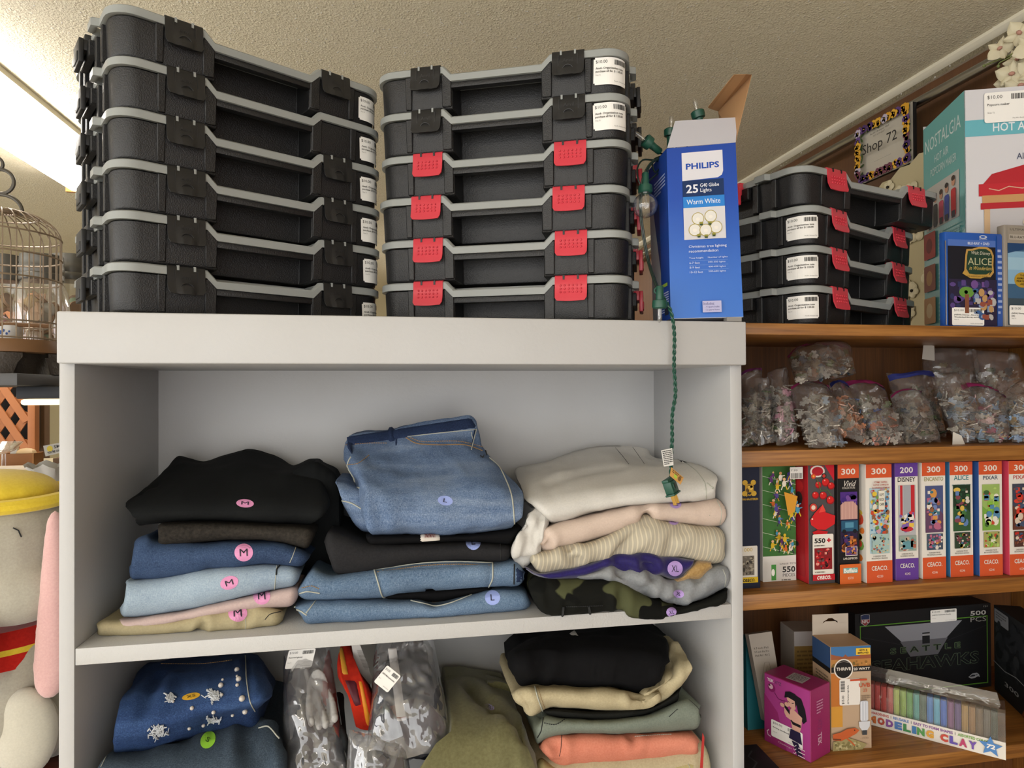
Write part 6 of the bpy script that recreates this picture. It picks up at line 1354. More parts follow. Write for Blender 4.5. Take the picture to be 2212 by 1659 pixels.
p2 = W3((1436, 335, 1.06), (1412, 345, 1.05), (1398, 372, 1.03), (1400, 395, 1.02)); p3 = W3((1448, 328, 1.05), (1430, 332, 1.06), (1410, 322, 1.05), (1404, 312, 1.05))
wire.tube(smooth3(p1, 60), .0016, 'wire_dark', 6); wire.tube([p + Vector((.003, .001, 0)) for p in smooth3(p1, 60)], .0016, 'wire_dark', 6)
for pp in (p2, p3, W3((1440, 345, 1.06), (1416, 372, 1.04), (1410, 350, 1.05), (1436, 336, 1.06)), W3((1437, 350, 1.05), (1390, 345, 1.04), (1376, 368, 1.035), (1386, 400, 1.03), (1425, 372, 1.05)), W3((1500, 262, 1.05), (1498, 290, 1.06), (1480, 325, 1.07)), W3((1450, 300, 1.05), (1462, 320, 1.06), (1480, 340, 1.07))): wire.tube(smooth3(pp, 24), .0015, 'wire_dark', 6)
wire.build('loose_wire', sl)
path = W3((1428, 634, .971), (1447, 668, .969), (1454, 695, .966), (1457, 730, .967), (1456, 790, .966), (1459, 850, .968), (1452, 900, .97), (1452, 950, .97), (1450, 985, .97), (1449, 1030, .968))
cd_ = MB()
for ph in (0, PI): cd_.tube(twisted(path, .0016, '', 220, ph=ph), .0016, 'green_plastic', 6)
cd_.build('twisted_cord', sl)
def axis_m(p, d): 
    d = Vector(d).normalized(); return Matrix.Translation(p) @ d.to_track_quat('Z', 'Y').to_matrix().to_4x4()
def socket(p, d, bulb, size=1.0):
    M = axis_m(p, d) @ Matrix.Scale(size, 4)
    b = MB(); b.lathe([(.0045, -.028), (.006, -.026), (.0062, -.012), (.0068, -.006), (.0112, -.005), (.0118, 0), (.0118, .006), (.0095, .008)], 'green_plastic', 18, M)
    o = b.build('socket', sl, ang=40)
    if bulb == 'globe':
        g = MB(); R = .0205; g.lathe([(.0075, .006), (.008, .010)] + [(R * math.cos(a), .010 + R * .93 + R * math.sin(a)) for a in np.linspace(-1.18, 1.5, 14)] + [(.0002, .010 + R * 1.93)], 'clear_glass', 24, M)
        g.tube([M @ Vector(q) for q in ((0, 0, .008), (.001, 0, .02), (.004, 0, .028), (-.003, 0, .03))], .0008, '#8d8a80', 5); g.build('globe_bulb', o, ang=80)
    else:
        g = MB(); g.lathe([(.0034, .006), (.0038, .012), (.0038, .024), (.003, .028), (.0004, .030)], 'clear_glass', 12, M); g.tube([M @ Vector(q) for q in ((.001, 0, .008), (.0015, 0, .018), (-.001, 0, .020))], .0005, '#c9c6bb', 5); g.build('small_bulb', o, ang=80)
socket(at(1394, 408, Y=1.02) - OS, (-.05, -.1, -1), 'globe'); socket(at(1425, 656, Y=.966) - OS, (0, .05, -1), 'small'); socket(at(1400, 308, Y=1.05) - OS, (-.85, -.1, .5), 'small'); socket(at(1449, 288, Y=1.06) - OS, (.0, -.1, 1), 'small'); socket(at(1508, 249, Y=1.06) - OS, (-.25, 0, 1), 'small')
MB().tube([Vector(p) + (at(1419, 628, Y=.966) - OS) for p in [(.0045 * math.cos(a), 0, .0045 * math.sin(a)) for a in np.linspace(0, 2 * PI, 14)[:-1]]], .0012, 'green_plastic', 6, closed=True).build('hang_loop', sl)
pg = axis_m(at(1449, 1052, Y=.967) - OS, (.28, -.1, -.9)) @ Matrix.Rotation(.5, 4, 'Z') @ Matrix.Scale(.95, 4)
pb = MB(); pb.box(-.0145, .0145, -.006, .006, -.015, -.010, 'green_plastic', pg); pb.box(-.011, .011, -.0075, .0075, -.010, .010, 'green_plastic', pg); pb.box(-.0135, .0135, -.0085, .0085, .010, .0135, 'green_plastic', pg); pb.box(-.005, .005, -.0085, .0085, -.006, .004, 'wire_dark', pg); pl = pb.build('plug', sl, bevel=.0012)
for x in (-.006, .006): MB().box(x - .0009, x + .0009, -.003, .003, .0135, .030, 'brass', pg).build('prong', pl, bevel=.0006, seg=1)
P0 = [at(x, y, Y=.964) - OS for x, y in ((1428, 973), (1452, 968), (1455, 1005), (1434, 1008))]; tg = MB().plate(P0, .0005, '#cfcdc8').build('care_tag', sl, smooth=False)
P = Print(lambda x, y, k: (P0[3] * (1 - x) + P0[2] * x) * (1 - y) + (P0[0] * (1 - x) + P0[1] * x) * y + Vector((0, -.0008 - .0001 * k, 0))); P.fine(.08, .88, .84, 8, .11, '#3a3a3a'); P.build('lettering', tg)
P1 = [at(x, y, Y=.961) - OS for x, y in ((1450, 1009), (1477, 1032), (1470, 1047), (1447, 1028))]; tg = MB().plate(P1, .0005, '#b98a4a').build('hologram_tag', sl, smooth=False)
P = Print(lambda x, y, k: (P1[3] * (1 - x) + P1[2] * x) * (1 - y) + (P1[0] * (1 - x) + P1[1] * x) * y + Vector((0, -.0008 - .0001 * k, 0))); P.rect(.3, .2, .25, .4, '#9ab03a'); P.disc(.75, .5, .12, .3, '#6a4a20', 10); P.fine(.1, .8, .8, 2, .2, '#5a3f1a'); P.build('lettering', tg)
# ------------------------------------------------------------------ on top of the timber unit: sign, flowers, popcorn carton, film cases
S_ = lambda px, py, X: at(px, py, X=X)
t0, t1, t2, t3 = S_(1858, 280, 1.402), S_(1972, 222, 1.402), S_(1972, 350, 1.402), S_(1858, 392, 1.402)
zt_, zbm = (t0.z + t1.z) / 2, (t2.z + t3.z) / 2 - .005; ya, yb_ = t0.y, t1.y
sg = thing('shop_sign', 'small sign board with a pansy border and big black lettering, on the brown wall', 'sign', (1.402, ya, zbm)); w, h = ya - yb_, zt_ - zbm
MB().box(0, .012, -w, 0, 0, h, '#1d1b1a').build('board', sg, bevel=.001)
P = Print(lambda x, y, k: Vector((-.0006 - .00012 * k, -x, y)))
P.rect(0, 0, w, h, '#b9b3a6')
rg = random.Random(12)
def pansy(x, y, r):
    c, d = rg.choice((('#4b2f63', '#7a5a92'), ('#d09a2c', '#3a2415'), ('#d8a635', '#55301a'), ('#6b3a4c', '#a06a7c'), ('#b9aec0', '#55386a'), ('#5a3f7c', '#c9a24a')))
    for i in range(5): a = 2 * PI * i / 5 + rg.random(); P.disc(x + r * .5 * math.cos(a), y + r * .5 * math.sin(a), r * .55, r * .5, c, 9); P.k -= 1 if i else 0
    P.disc(x, y, r * .38, r * .34, d, 8); P.disc(x, y, r * .14, r * .14, '#c9a545', 6)
def leaf(x, y, r): a = rg.uniform(0, 6.28); P.disc(x, y, r, r * .42, rg.choice(('#4f6b3c', '#5f7a48', '#3f5a35')), 9, rot=a)
for i in range(46):
    s = i / 46 * (2 * w + 2 * h)
    x, y = (s, .008) if s < w else (w - .008, s - w) if s < w + h else (2 * w + h - s, h - .008) if s < 2 * w + h else (.008, 2 * w + 2 * h - s)
    leaf(min(max(x + rg.uniform(-.008, .008), .012), w - .012), min(max(y + rg.uniform(-.010, .010), .012), h - .012), .009)
for i in range(40):
    s = i / 40 * (2 * w + 2 * h)
    x, y = (s, .009) if s < w else (w - .009, s - w) if s < w + h else (2 * w + h - s, h - .009) if s < 2 * w + h else (.009, 2 * w + 2 * h - s)
    pansy(min(max(x + rg.uniform(-.004, .004), .0115), w - .0115), min(max(y + rg.uniform(-.004, .004), .0115), h - .0115), .0135)
P.text('Shop 72', w * .5, h * .40, h * .23, '#1f1d1b', w * .66, 'c'); P.text('Pacific Antique Mall', w * .5, h * .735, h * .04, '#3c3833', w * .36, 'c', shear=.3); P.text('253-539-6837', w * .5, h * .69, h * .03, '#6a655d', w * .22, 'c'); P.line([(w * .4, h * .245), (w * .72, h * .245)], .0006, '#77716a')
P.build('front_print', sg)
# cream scalloped floral panel behind the boxes
plain('petal', '#cfc6a8', .6); plain('petal_old', '#b9ae8c', .7); plain('stem_green', '#7d8650', .6)
fp = thing('floral_panel', 'cream scalloped panel of pressed flowers with dark holes, below the sign', 'wall ornament', (1.40, 1.70, 1.62))
g = MB(); rg = random.Random(3)
prof = [(0, 0), (-.34, 0), (-.34, .52)] + [(-.34 + .34 * i / 10, .52 - .0022 * i * i * .3 + .012 * (i % 2)) for i in range(1, 11)]
g.plate([(0, y, z) for y, z in prof][::-1], .012, 'petal_old'); g.build('panel', fp)
for i in range(34):
    y, z = rg.uniform(-.32, -.02), rg.uniform(.02, .46); r = rg.uniform(.018, .032); b_ = MB()
    for k_ in range(5): a = 2 * PI * k_ / 5 + i; b_.ball((-.004, y + r * .6 * math.cos(a), z + r * .6 * math.sin(a)), (.004, r * .5, r * .5), 'petal', 8, 5)
    b_.ball((-.008, y, z), .0045, '#2a241c', 6, 4); b_.build('flower', fp)
# artificial orchid hanging over the rod
orc = thing('artificial_orchid', 'spray of pale artificial orchids with green stems draped over the steel rod', 'artificial flowers', (1.40, 1.42, 2.30)); OO = orc.location.copy()
def orchid(p, r, d, seed):
    rg = random.Random(seed); M = axis_m(p, d) @ Matrix.Rotation(rg.uniform(0, 6), 4, 'Z'); b = MB()
    for k_ in range(5):
        a = 2 * PI * k_ / 5; big = k_ in (1, 4); L_, Wd = r * (1.0 if big else .9), r * (.55 if big else .34); G = []
        for u in np.linspace(0, 1, 6):
            row = []
            for v in np.linspace(-1, 1, 5):
                wd = Wd * math.sin(PI * min(1, .08 + u * .92) ** .8) ** .7 if u < 1 else .05 * Wd; x, y = .12 * r + L_ * u, v * wd; z = .25 * r * (u ** 2) * (1 if big else .6) - .18 * r * v * v + .05 * r * math.sin(3 * v + k_)
                row.append(M @ Vector((x * math.cos(a) - y * math.sin(a), x * math.sin(a) + y * math.cos(a), z)))
            G.append(row)
        b.grid(G, 'petal'); b.grid([[q + (M.to_3x3() @ Vector((0, 0, -.001))) for q in row] for row in reversed(G)], 'petal')
    o = b.build('blossom', orc, ang=70); c = MB(); c.ball((0, 0, .15 * r), (.16 * r, .22 * r, .2 * r), '#b98a7a', 8, 6, M); c.build('blossom_lip', o)
for i, (x, y, r) in enumerate(((2160, 105, .026), (2202, 72, .03), (2198, 128, .027), (2186, 160, .03), (2206, 185, .03), (2232, 150, .03), (2225, 100, .03), (2175, 175, .022))):
    orchid(at(x, y, X=1.385 + .01 * (i % 3)) - OO, r, (-.8, -.6, .1 * (i % 3) - .1), i)
sb = MB()
for pp in (((2130, 140), (2150, 132), (2180, 120), (2212, 100)), ((2212, 105), (2185, 122), (2160, 135), (2157, 142)), ((2190, 190), (2184, 165), (2188, 140), (2210, 108)), ((2212, 95), (2240, 80), (2270, 60))):
    sb.tube(smooth3([at(x, y, X=1.40) - OO for x, y in pp], 16), .0018, 'stem_green', 6)
for x, y in ((2126, 142), (2157, 143)): sb.ball(at(x, y, X=1.40) - OO, .004, 'stem_green', 8, 6)
sb.build('stem', orc)

# popcorn maker carton
zc = WT + .0006; C0 = at(2088, 690, Y=1.125); C0.z = zc; top = at(2088, 196, Y=1.125).z; H_ = top - zc
Lb = at(1998, 690, Y=1.30); xl = Lb.x; ang = math.atan2(1.30 - 1.125, xl - C0.x); fdir = Vector((math.cos(ang - PI / 2), math.sin(ang - PI / 2), 0)); D_ = math.hypot(xl - C0.x, .175); W_ = .30
t = thing('popcorn_maker_box', 'large white and teal carton for a hot air popcorn maker, behind the film cases', 'carton', C0, math.atan2(fdir.y, fdir.x))
plain('card_teal', '#5fa3a4', .35); plain('card_bright', '#c9c8cc', .4)
cb = MB(); 
for pts, mt in (([(0, 0, 0), (W_, 0, 0), (W_, 0, H_), (0, 0, H_)], 'card_bright'), ([(0, D_, 0), (0, 0, 0), (0, 0, H_), (0, D_, H_ * .985)], 'card_teal'), ([(W_, 0, 0), (W_, D_, 0), (W_, D_, H_), (W_, 0, H_)], 'card_teal'), ([(W_, D_, 0), (0, D_, 0), (0, D_, H_), (W_, D_, H_)], 'card_bright'), ([(0, 0, 0), (0, D_, 0), (W_, D_, 0), (W_, 0, 0)], 'kraft')):
    P3 = [Vector(p) for p in pts]; n_ = (P3[1] - P3[0]).cross(P3[2] - P3[0]).normalized(); cb.plate([p - n_ * .0015 for p in P3], .0015, mt)
cb.build('carton', t, smooth=False)
MB().plate([(.004, .004, H_ - .001), (W_ - .004, .004, H_ - .001), (W_ - .004, D_ * .5, H_ - .008), (.004, D_ * .5, H_ - .008)], .0015, 'kraft').build('top_flap', t, smooth=False)
P = Print(lambda x, y, k: Vector((x, -.0004 - .00012 * k, y))); w, h = W_, H_
P.text('NOSTALGIA', w * .16, h * .90, h * .055, '#2b2a55', w * .7, bold=-.005); P.rect(0, h * .805, w, h * .068, '#63a8b4'); P.text('HOT AIR POPCORN MAKER', w * .17, h * .82, h * .035, '#d9dcdf', w * .78, bold=.01); P.text('ENJOY HEALTHY', w * .42, h * .745, h * .026, '#3f4460', w * .36); P.text('AIR-POPPED POPCORN', w * .31, h * .70, h * .026, '#3f4460', w * .5)
P.poly([(w * .10, h * .60), (w * .16, h * .645), (w * .5, h * .70), (w * .9, h * .645), (w * .96, h * .60)], '#a81f28'); P.rect(w * .08, h * .555, w * .9, h * .05, '#b3222c'); P.rect(w * .10, h * .525, w * .86, h * .032, '#b98a5a'); P.rect(w * .09, h * .50, w * .88, h * .026, '#a81f28')
P.line([(w * .14, h * .585), (w * .2, h * .575), (w * .26, h * .59), (w * .34, h * .58), (w * .40, h * .588)], w * .006, '#c9a58a'); 
for i in range(3): P.disc(w * (.36 + .03 * i), h * .541, w * .008, w * .008, '#7a4a2a', 8)
P.rect(w * .11, 0, w * .035, h * .5, '#c2a37e'); P.rect(w * .145, 0, w * .8, h * .5, '#b7b3b4'); P.rect(w * .55, h * .40, w * .2, h * .1, '#a5a3a8'); P.disc(w * .52, h * .49, w * .06, h * .02, '#7d4a34', 12)
rg = random.Random(6)
for i in range(260):
    u = rg.random(); x = w * (.16 + .78 * u); top_ = .30 + .16 * math.sin(PI * min(1, u * 1.25 + .05)); y = h * rg.uniform(.05, top_); r = rg.uniform(.004, .008); P.disc(x, y, r, r * .9, rg.choice(('#c9b891', '#bda97e', '#d6c8a5', '#a9946a', '#d9cdb0')), 7, rot=rg.random()); P.k -= 1 if i % 8 else 0
P.build('front_print', t)
P = Print(lambda x, y, k: Vector((x, -.0034 - .00012 * k, y))); price_tag(P, w * .115, h * .855, w * .30, h * .125, '$10.00', 'Popcorn maker', seed=17); P.build('price_label', t)
P = Print(lambda x, y, k: Vector((-.0004 - .00012 * k, D_ - x, y))); w = D_
P.text('NOSTALGIA', w * .06, h * .86, h * .06, '#c9dadb', w * .86); P.text('HOT AIR', w * .3, h * .79, h * .035, '#c9dadb', w * .34); P.text('POPCORN MAKER', w * .2, h * .735, h * .035, '#c9dadb', w * .62)
P.rect(w * .08, h * .49, w * .8, h * .2, '#b5b3b0')
for i, (x, c, s) in enumerate(((.18, '#8a5a72', .8), (.32, '#2b2a30', .95), (.47, '#b5405a', .95), (.61, '#3a4a9a', 1.05), (.77, '#b02a30', 1.15))):
    P.rrect(w * (x - .055), h * .50, w * .11, h * .105 * s, w * .03, c); P.disc(w * x, h * (.505 + .125 * s), w * .04, h * .018, '#b98a72', 12); P.disc(w * x, h * (.515 + .13 * s), w * .042, h * .012, rg.choice(('#3a2a22', '#5a3a28', '#2a2220')), 10); P.rect(w * (x - .04), h * .495, w * .08, h * .03, '#33343c')
P.fine(w * .45, h * .46, w * .45, 5, h * .014, '#9cc4c2'); 
for i, c in enumerate(('#a83a34', '#8a4a3a', '#b98a5a')): P.rrect(w * .04, h * (.36 - .15 * i), w * .3, h * .12, w * .02, c); P.disc(w * .18, h * (.42 - .15 * i), w * .08, h * .035, ('#7a1f1f', '#a97a4a', '#d0b58a')[i], 14); P.fine(w * .42, h * (.44 - .15 * i), w * .5, 5, h * .018, '#8dbcbb', seed=i)
P.build('side_print', t)

# film cases
m, nt, b = base('case_blue', .12, 0, .5); b.inputs['Base Color'].default_value = lin('#2a57a8')
plain('case_silver', '#9d968c', .3, .3)
A, B = at(2047, 692, Z=WT), at(2172, 692, Z=WT); Yc = 1.045; A, B = at(2043, 690, Y=Yc), at(2166, 690, Y=Yc)
t = thing('film_case', 'blue film disc case with a green and gold title plaque and $10.00 sticker', 'film case', (A.x, Yc, WT + .0006)); w = B.x - A.x; h = at(2100, 503, Y=Yc).z - WT
MB().box(0, w, 0, .014, 0, h, 'case_blue').build('case', t, bevel=.002)
P = Print(lambda x, y, k: Vector((x, -.0004 - .00012 * k, y)))
P.rect(w * .04, h * .01, w * .84, h * .84, '#15161f'); P.rect(w * .04, h * .85, w * .84, h * .07, '#4a6ab0'); P.text('BLU-RAY + DVD', w * .58, h * .87, h * .028, '#c9cfdc', w * .38, 'c', bold=.02)
P.disc(w * .66, h * .955, w * .07, h * .02, '#b3bccb', 18); P.disc(w * .655, h * .957, w * .04, h * .011, '#2a57a8', 14); P.text('Blu-ray Disc', w * .66, h * .925, h * .012, '#b3bccb', w * .14, 'c', bold=.02); P.rect(w * .9, h * .01, w * .09, h * .97, '#2f4f96'); P.fine(w * .91, h * .8, w * .07, 12, h * .06, '#93a2c8')
fr = [(.34, .76), (.36, .82), (.46, .825), (.58, .85), (.72, .85), (.80, .82), (.84, .76), (.83, .66), (.84, .58), (.78, .53), (.55, .525), (.38, .54), (.32, .6)]
P.poly([(w * x, h * y) for x, y in fr][::-1], '#b08a48'); P.poly([(w * (.585 + (x - .585) * .88), h * (.69 + (y - .69) * .86)) for x, y in fr][::-1], '#1f3a2b')
P.text('Walt Disney', w * .6, h * .755, h * .045, '#c9c5b2', w * .34, 'c', shear=.2); P.text('ALICE', w * .59, h * .655, h * .075, '#b5b08a', w * .42, 'c'); P.text('in Wonderland', w * .6, h * .60, h * .042, '#c2a75a', w * .40, 'c', shear=.3)
P.poly([(w * .28, h * .56), (w * .32, h * .6), (w * .42, h * .55), (w * .7, h * .555), (w * .76, h * .58), (w * .74, h * .545), (w * .6, h * .51), (w * .42, h * .51)], '#b58f42'); P.text('60TH ANNIVERSARY EDITION', w * .54, h * .522, h * .02, '#4a3a18', w * .36, 'c')
P.rect(w * .04, h * .01, w * .84, h * .49, '#262038'); blobs(P, w * .05, h * .18, w * .8, h * .32, ['#3a3560', '#54407a', '#2a2f55', '#46386a', '#6a4a86'], 40, .009, 5); P.disc(w * .34, h * .36, w * .13, h * .06, '#5f8a3a', 14); P.rect(w * .31, h * .14, w * .07, h * .2, '#7a4a34'); blobs(P, w * .42, h * .06, w * .44, h * .36, ['#7d8fae', '#a9a7a5', '#b08a5a', '#3a5a8a', '#8a4a3a', '#5a4a7a'], 34, .009, 8); P.build('front_print', t)
P = Print(lambda x, y, k: Vector((x, -.0024 - .00012 * k, y))); price_tag(P, w * .09, h * .01, w * .56, h * .19, '$10.00', '(NEW) Disney- Alice in', 'Wonderland Blu-ray and DVD', seed=19); P.build('price_label', t)
cv_ = MB(); cv_.tube([(0, -.001, .003), (0, -.001, h * .9)], .0011, 'steel', 6); cv_.build('wrap_edge', t)
A = at(2171, 692, Y=1.04); t = thing('film_case', 'silver edged film disc case with a misty blue cover, last on the timber top', 'film case', (A.x, 1.04, WT + .0006)); w = .105; h = at(2180, 486, Y=1.04).z - WT
MB().box(0, w, 0, .016, 0, h, 'case_silver').build('case', t, bevel=.002)
P = Print(lambda x, y, k: Vector((x, -.0004 - .00012 * k, y))); P.rect(w * .06, h * .82, w * .9, h * .16, '#8f877b'); P.text('ULTIMATE', w * .12, h * .945, h * .022, '#3a352f', w * .4); P.rect(w * .1, h * .855, w * .84, h * .05, '#a9a195'); P.text('BLU-RAY + DVD', w * .12, h * .868, h * .026, '#4a443c', w * .55, bold=.02)
P.rect(w * .06, h * .02, w * .9, h * .80, '#3a5a78'); P.rect(w * .06, h * .42, w * .9, h * .32, '#7fa5bf'); P.rect(w * .06, h * .56, w * .9, h * .12, '#93b5c8'); P.poly([(w * .06, h * .82), (w * .96, h * .82), (w * .96, h * .72), (w * .4, h * .76), (w * .06, h * .72)], '#1f3f66'); P.rect(w * .06, h * .02, w * .9, h * .26, '#38464f'); P.disc(w * .36, h * .46, w * .17, h * .075, '#a8872a', 22)
for i, s in enumerate(('THE', 'ANIMATED', 'FILM WITH', 'ALL')): P.text(s, w * .36, h * (.495 - .028 * i), h * .02, '#4a3a14', w * (.1 if len(s) < 5 else .24), 'c', bold=.02)
P.build('front_print', t)
P = Print(lambda x, y, k: Vector((x, -.0024 - .00012 * k, y))); price_tag(P, w * .07, h * .02, w * .68, h * .19, '$10.00', '(NEW) Disney', 'DVD', seed=23); P.build('price_label', t)

# ------------------------------------------------------------------ seen through the gap between the boxes and the carton: cabinet by the right wall
cb = thing('slatted_cabinet', 'white cabinet with grooved side boards, far behind the blue carton', 'cabinet', (1.15, 3.55, 0))
for i in range(14): MB().box(-.17, .33, -.012, 0, .95 + .052 * i, .95 + .052 * i + .049, 'siding_white').build('board', cb, bevel=.003, seg=1)
MB().box(-.17, .33, .001, .5, 0, 1.67, 'siding_white').build('carcass', cb, smooth=False)
fbx = thing('brown_frame', 'small brown picture frame standing before the grooved cabinet', 'picture frame', (.86, 3.3, 1.5))
MB().box(0, .09, 0, .02, 0, .16, '#6a4a42').build('frame', fbx, bevel=.003); MB().box(.02, .07, -.002, 0, .02, .14, '#a98f82').build('picture', fbx, smooth=False)
ps = MB(); ps.box(-.2, .6, -.15, .2, -1.5, -.0005, 'counter_wood', Matrix.Translation((.86, 3.3, 1.5))); tag(ps.build('display_plinth', bevel=.004), 'dark wooden plinth under the small brown picture frame', 'plinth')
# ------------------------------------------------------------------ left of the white unit: steel shelf with bird cage and jars
plain('shelf_steel', '#4a4a4c', .5); plain('wire_copper', '#8d7c68', .45, .4); plain('iron_dark', '#57534c', .5, .5); plain('carved_wood', '#3a322a', .55, bump=(60, .8, .004)); plain('rubbed_wood', '#7d5b3c', .5)
plain('jar_lid', '#6e6c66', .4, .5); film('jar_glass', gloss=.16, rough=.03, haze=.05, bump=None); plain('spool_wood', '#a98562', .6); plain('china_white', '#c9c7c2', .25); plain('china_blue', '#3a4f8a', .3)
zs = at(60, 806, Y=1.5).z
sf = thing('steel_shelf', 'dark grey steel shelf board holding the bird cage, left of the white unit', 'shelf', (-1.1, 1.5, zs))
MB().box(-.9, .33, 0, .55, -.026, 0, 'shelf_steel').build('board', sf, bevel=.002)
for x in (-.88, .31): MB().box(x - .012, x + .012, .5, .53, -zs + .0, -.026, 'shelf_steel').build('upright', sf, bevel=.002)
for x in (-.88, .31): MB().box(x - .012, x + .012, .02, .05, -zs + .0, -.026, 'shelf_steel').build('upright', sf, bevel=.002) if x < 0 else 0
cc = at(0, 740, Y=1.66); R_ = (at(121, 700, Y=1.66) - at(0, 700, Y=1.66)).length; zb_ = at(0, 737, Y=1.66).z; zd = at(60, 512, Y=1.66).z; ztop = at(20, 455, Y=1.66).z
cg = thing('bird_cage', 'old wire bird cage with a domed top, curled hooks and a carved wooden foot', 'bird cage', (cc.x, 1.66, zs)); h0, h1, h2 = zb_ - zs, zd - zs, ztop - zs
n_ = 30
for k_ in range(n_):
    a = 2 * PI * k_ / n_; ca, sa = math.cos(a), math.sin(a); pts = [(R_ * ca, R_ * sa, h0), (R_ * ca, R_ * sa, (h0 + h1) / 2), (R_ * ca, R_ * sa, h1)]
    for q in range(1, 8): b_ = PI / 2 * q / 7; r = R_ * math.cos(b_) ** .8 if q < 7 else .004; pts.append((r * ca, r * sa, h1 + (h2 - h1) * math.sin(b_)))
    MB().tube(pts, .0015, 'wire_copper', 5).build('cage_bar', cg)
for z in (h0 + .004, h0 + (h1 - h0) * .17, h0 + (h1 - h0) * .58, h0 + (h1 - h0) * .80, h1):
    MB().tube([(1.01 * R_ * math.cos(a), 1.01 * R_ * math.sin(a), z) for a in np.linspace(0, 2 * PI, 41)[:-1]], .002, 'wire_copper', 6, closed=True).build('cage_ring', cg)
for f, zz_ in ((.62, h1 + (h2 - h1) * .80), (.25, h2 - .004)): MB().tube([(f * R_ * math.cos(a), f * R_ * math.sin(a), zz_) for a in np.linspace(0, 2 * PI, 31)[:-1]], .002, 'wire_copper', 6, closed=True).build('cage_ring', cg)
k1 = at(48, 450, Y=1.66) - cg.location; r1 = k1.x
hk = MB(); hk.tube([(r1 * math.cos(a), 0, h2 - .002 + r1 * .85 * math.sin(a)) for a in np.linspace(-.2, PI + .2, 22)], .0042, 'iron_dark', 8); hk.tube([(r1 * .62 * math.cos(a), 0, h2 + r1 * .85 + r1 * .62 + r1 * .62 * math.sin(a)) for a in np.linspace(-PI / 2, PI * 1.4, 26)], .004, 'iron_dark', 8)
hk.tube([(-.01 + r1 * .34 * math.cos(a), 0, h2 + r1 * 2.35 + r1 * .34 * math.sin(a)) for a in np.linspace(-PI / 2, PI * 1.3, 20)], .0036, 'iron_dark', 8); hk.build('curled_hook', cg)
bs = MB(); bs.lathe([(R_ * 1.0, h0 - .03), (R_ * 1.06, h0 - .028), (R_ * 1.06, h0 - .012), (R_ * 1.02, h0), (.01, h0)], 'rubbed_wood', 40); bs.build('cage_tray', cg)
ft = MB()
for k_ in range(6):
    a0 = 2 * PI * (k_ - .28) / 6; a1 = 2 * PI * (k_ + .28) / 6; pr = [(a0 + (a1 - a0) * i / 8, (h0 - .03) * (.0 if 2 <= i <= 6 else .55 if i in (1, 7) else .8)) for i in range(9)]
    ft.grid([[(R_ * 1.05 * math.cos(a), R_ * 1.05 * math.sin(a), z) for a, z in pr], [(R_ * 1.05 * math.cos(a), R_ * 1.05 * math.sin(a), h0 - .03) for a, z in pr], [(R_ * .97 * math.cos(a), R_ * .97 * math.sin(a), h0 - .03) for a, z in pr], [(R_ * .97 * math.cos(a), R_ * .97 * math.sin(a), z) for a, z in pr]], 'carved_wood', closed_u=True)
ft.lathe([(R_ * .8, 0), (R_ * .8, h0 - .03)], 'carved_wood', 30); ft.build('carved_foot', cg)
MB().tube([(-R_ * .5, -R_ * .8, h0 + .035), (R_ * .95, -R_ * .1, h0 + .035)], .005, 'rubbed_wood', 10).build('perch', cg)
def put(px, py, Y, z=None): p = at(px, py, Y=Y); return Vector((p.x, Y, zs if z is None else z))
cu = thing('china_cup', 'white china cup with blue flowers standing inside the bird cage', 'cup', (put(22, 690, 1.63).x, 1.63, zs + h0 + .0005))
MB().lathe([(.018, 0), (.021, .001), (.022, .032), (.0205, .032), (.019, .004), (.001, .003)], 'china_white', 22).build('cup_body', cu, ang=50)
P = Print(lambda x, y, k: Vector(((.0224 + .0001 * k) * math.sin(x), -(.0224 + .0001 * k) * math.cos(x), y)))
for x, y, r in ((-.4, .016, .16), (-.1, .020, .12), (.2, .013, .1), (.4, .018, .08)): P.disc(x, y, r, r * .03, '#3a5a9a', 9)
P.build('blue_pattern', cu)
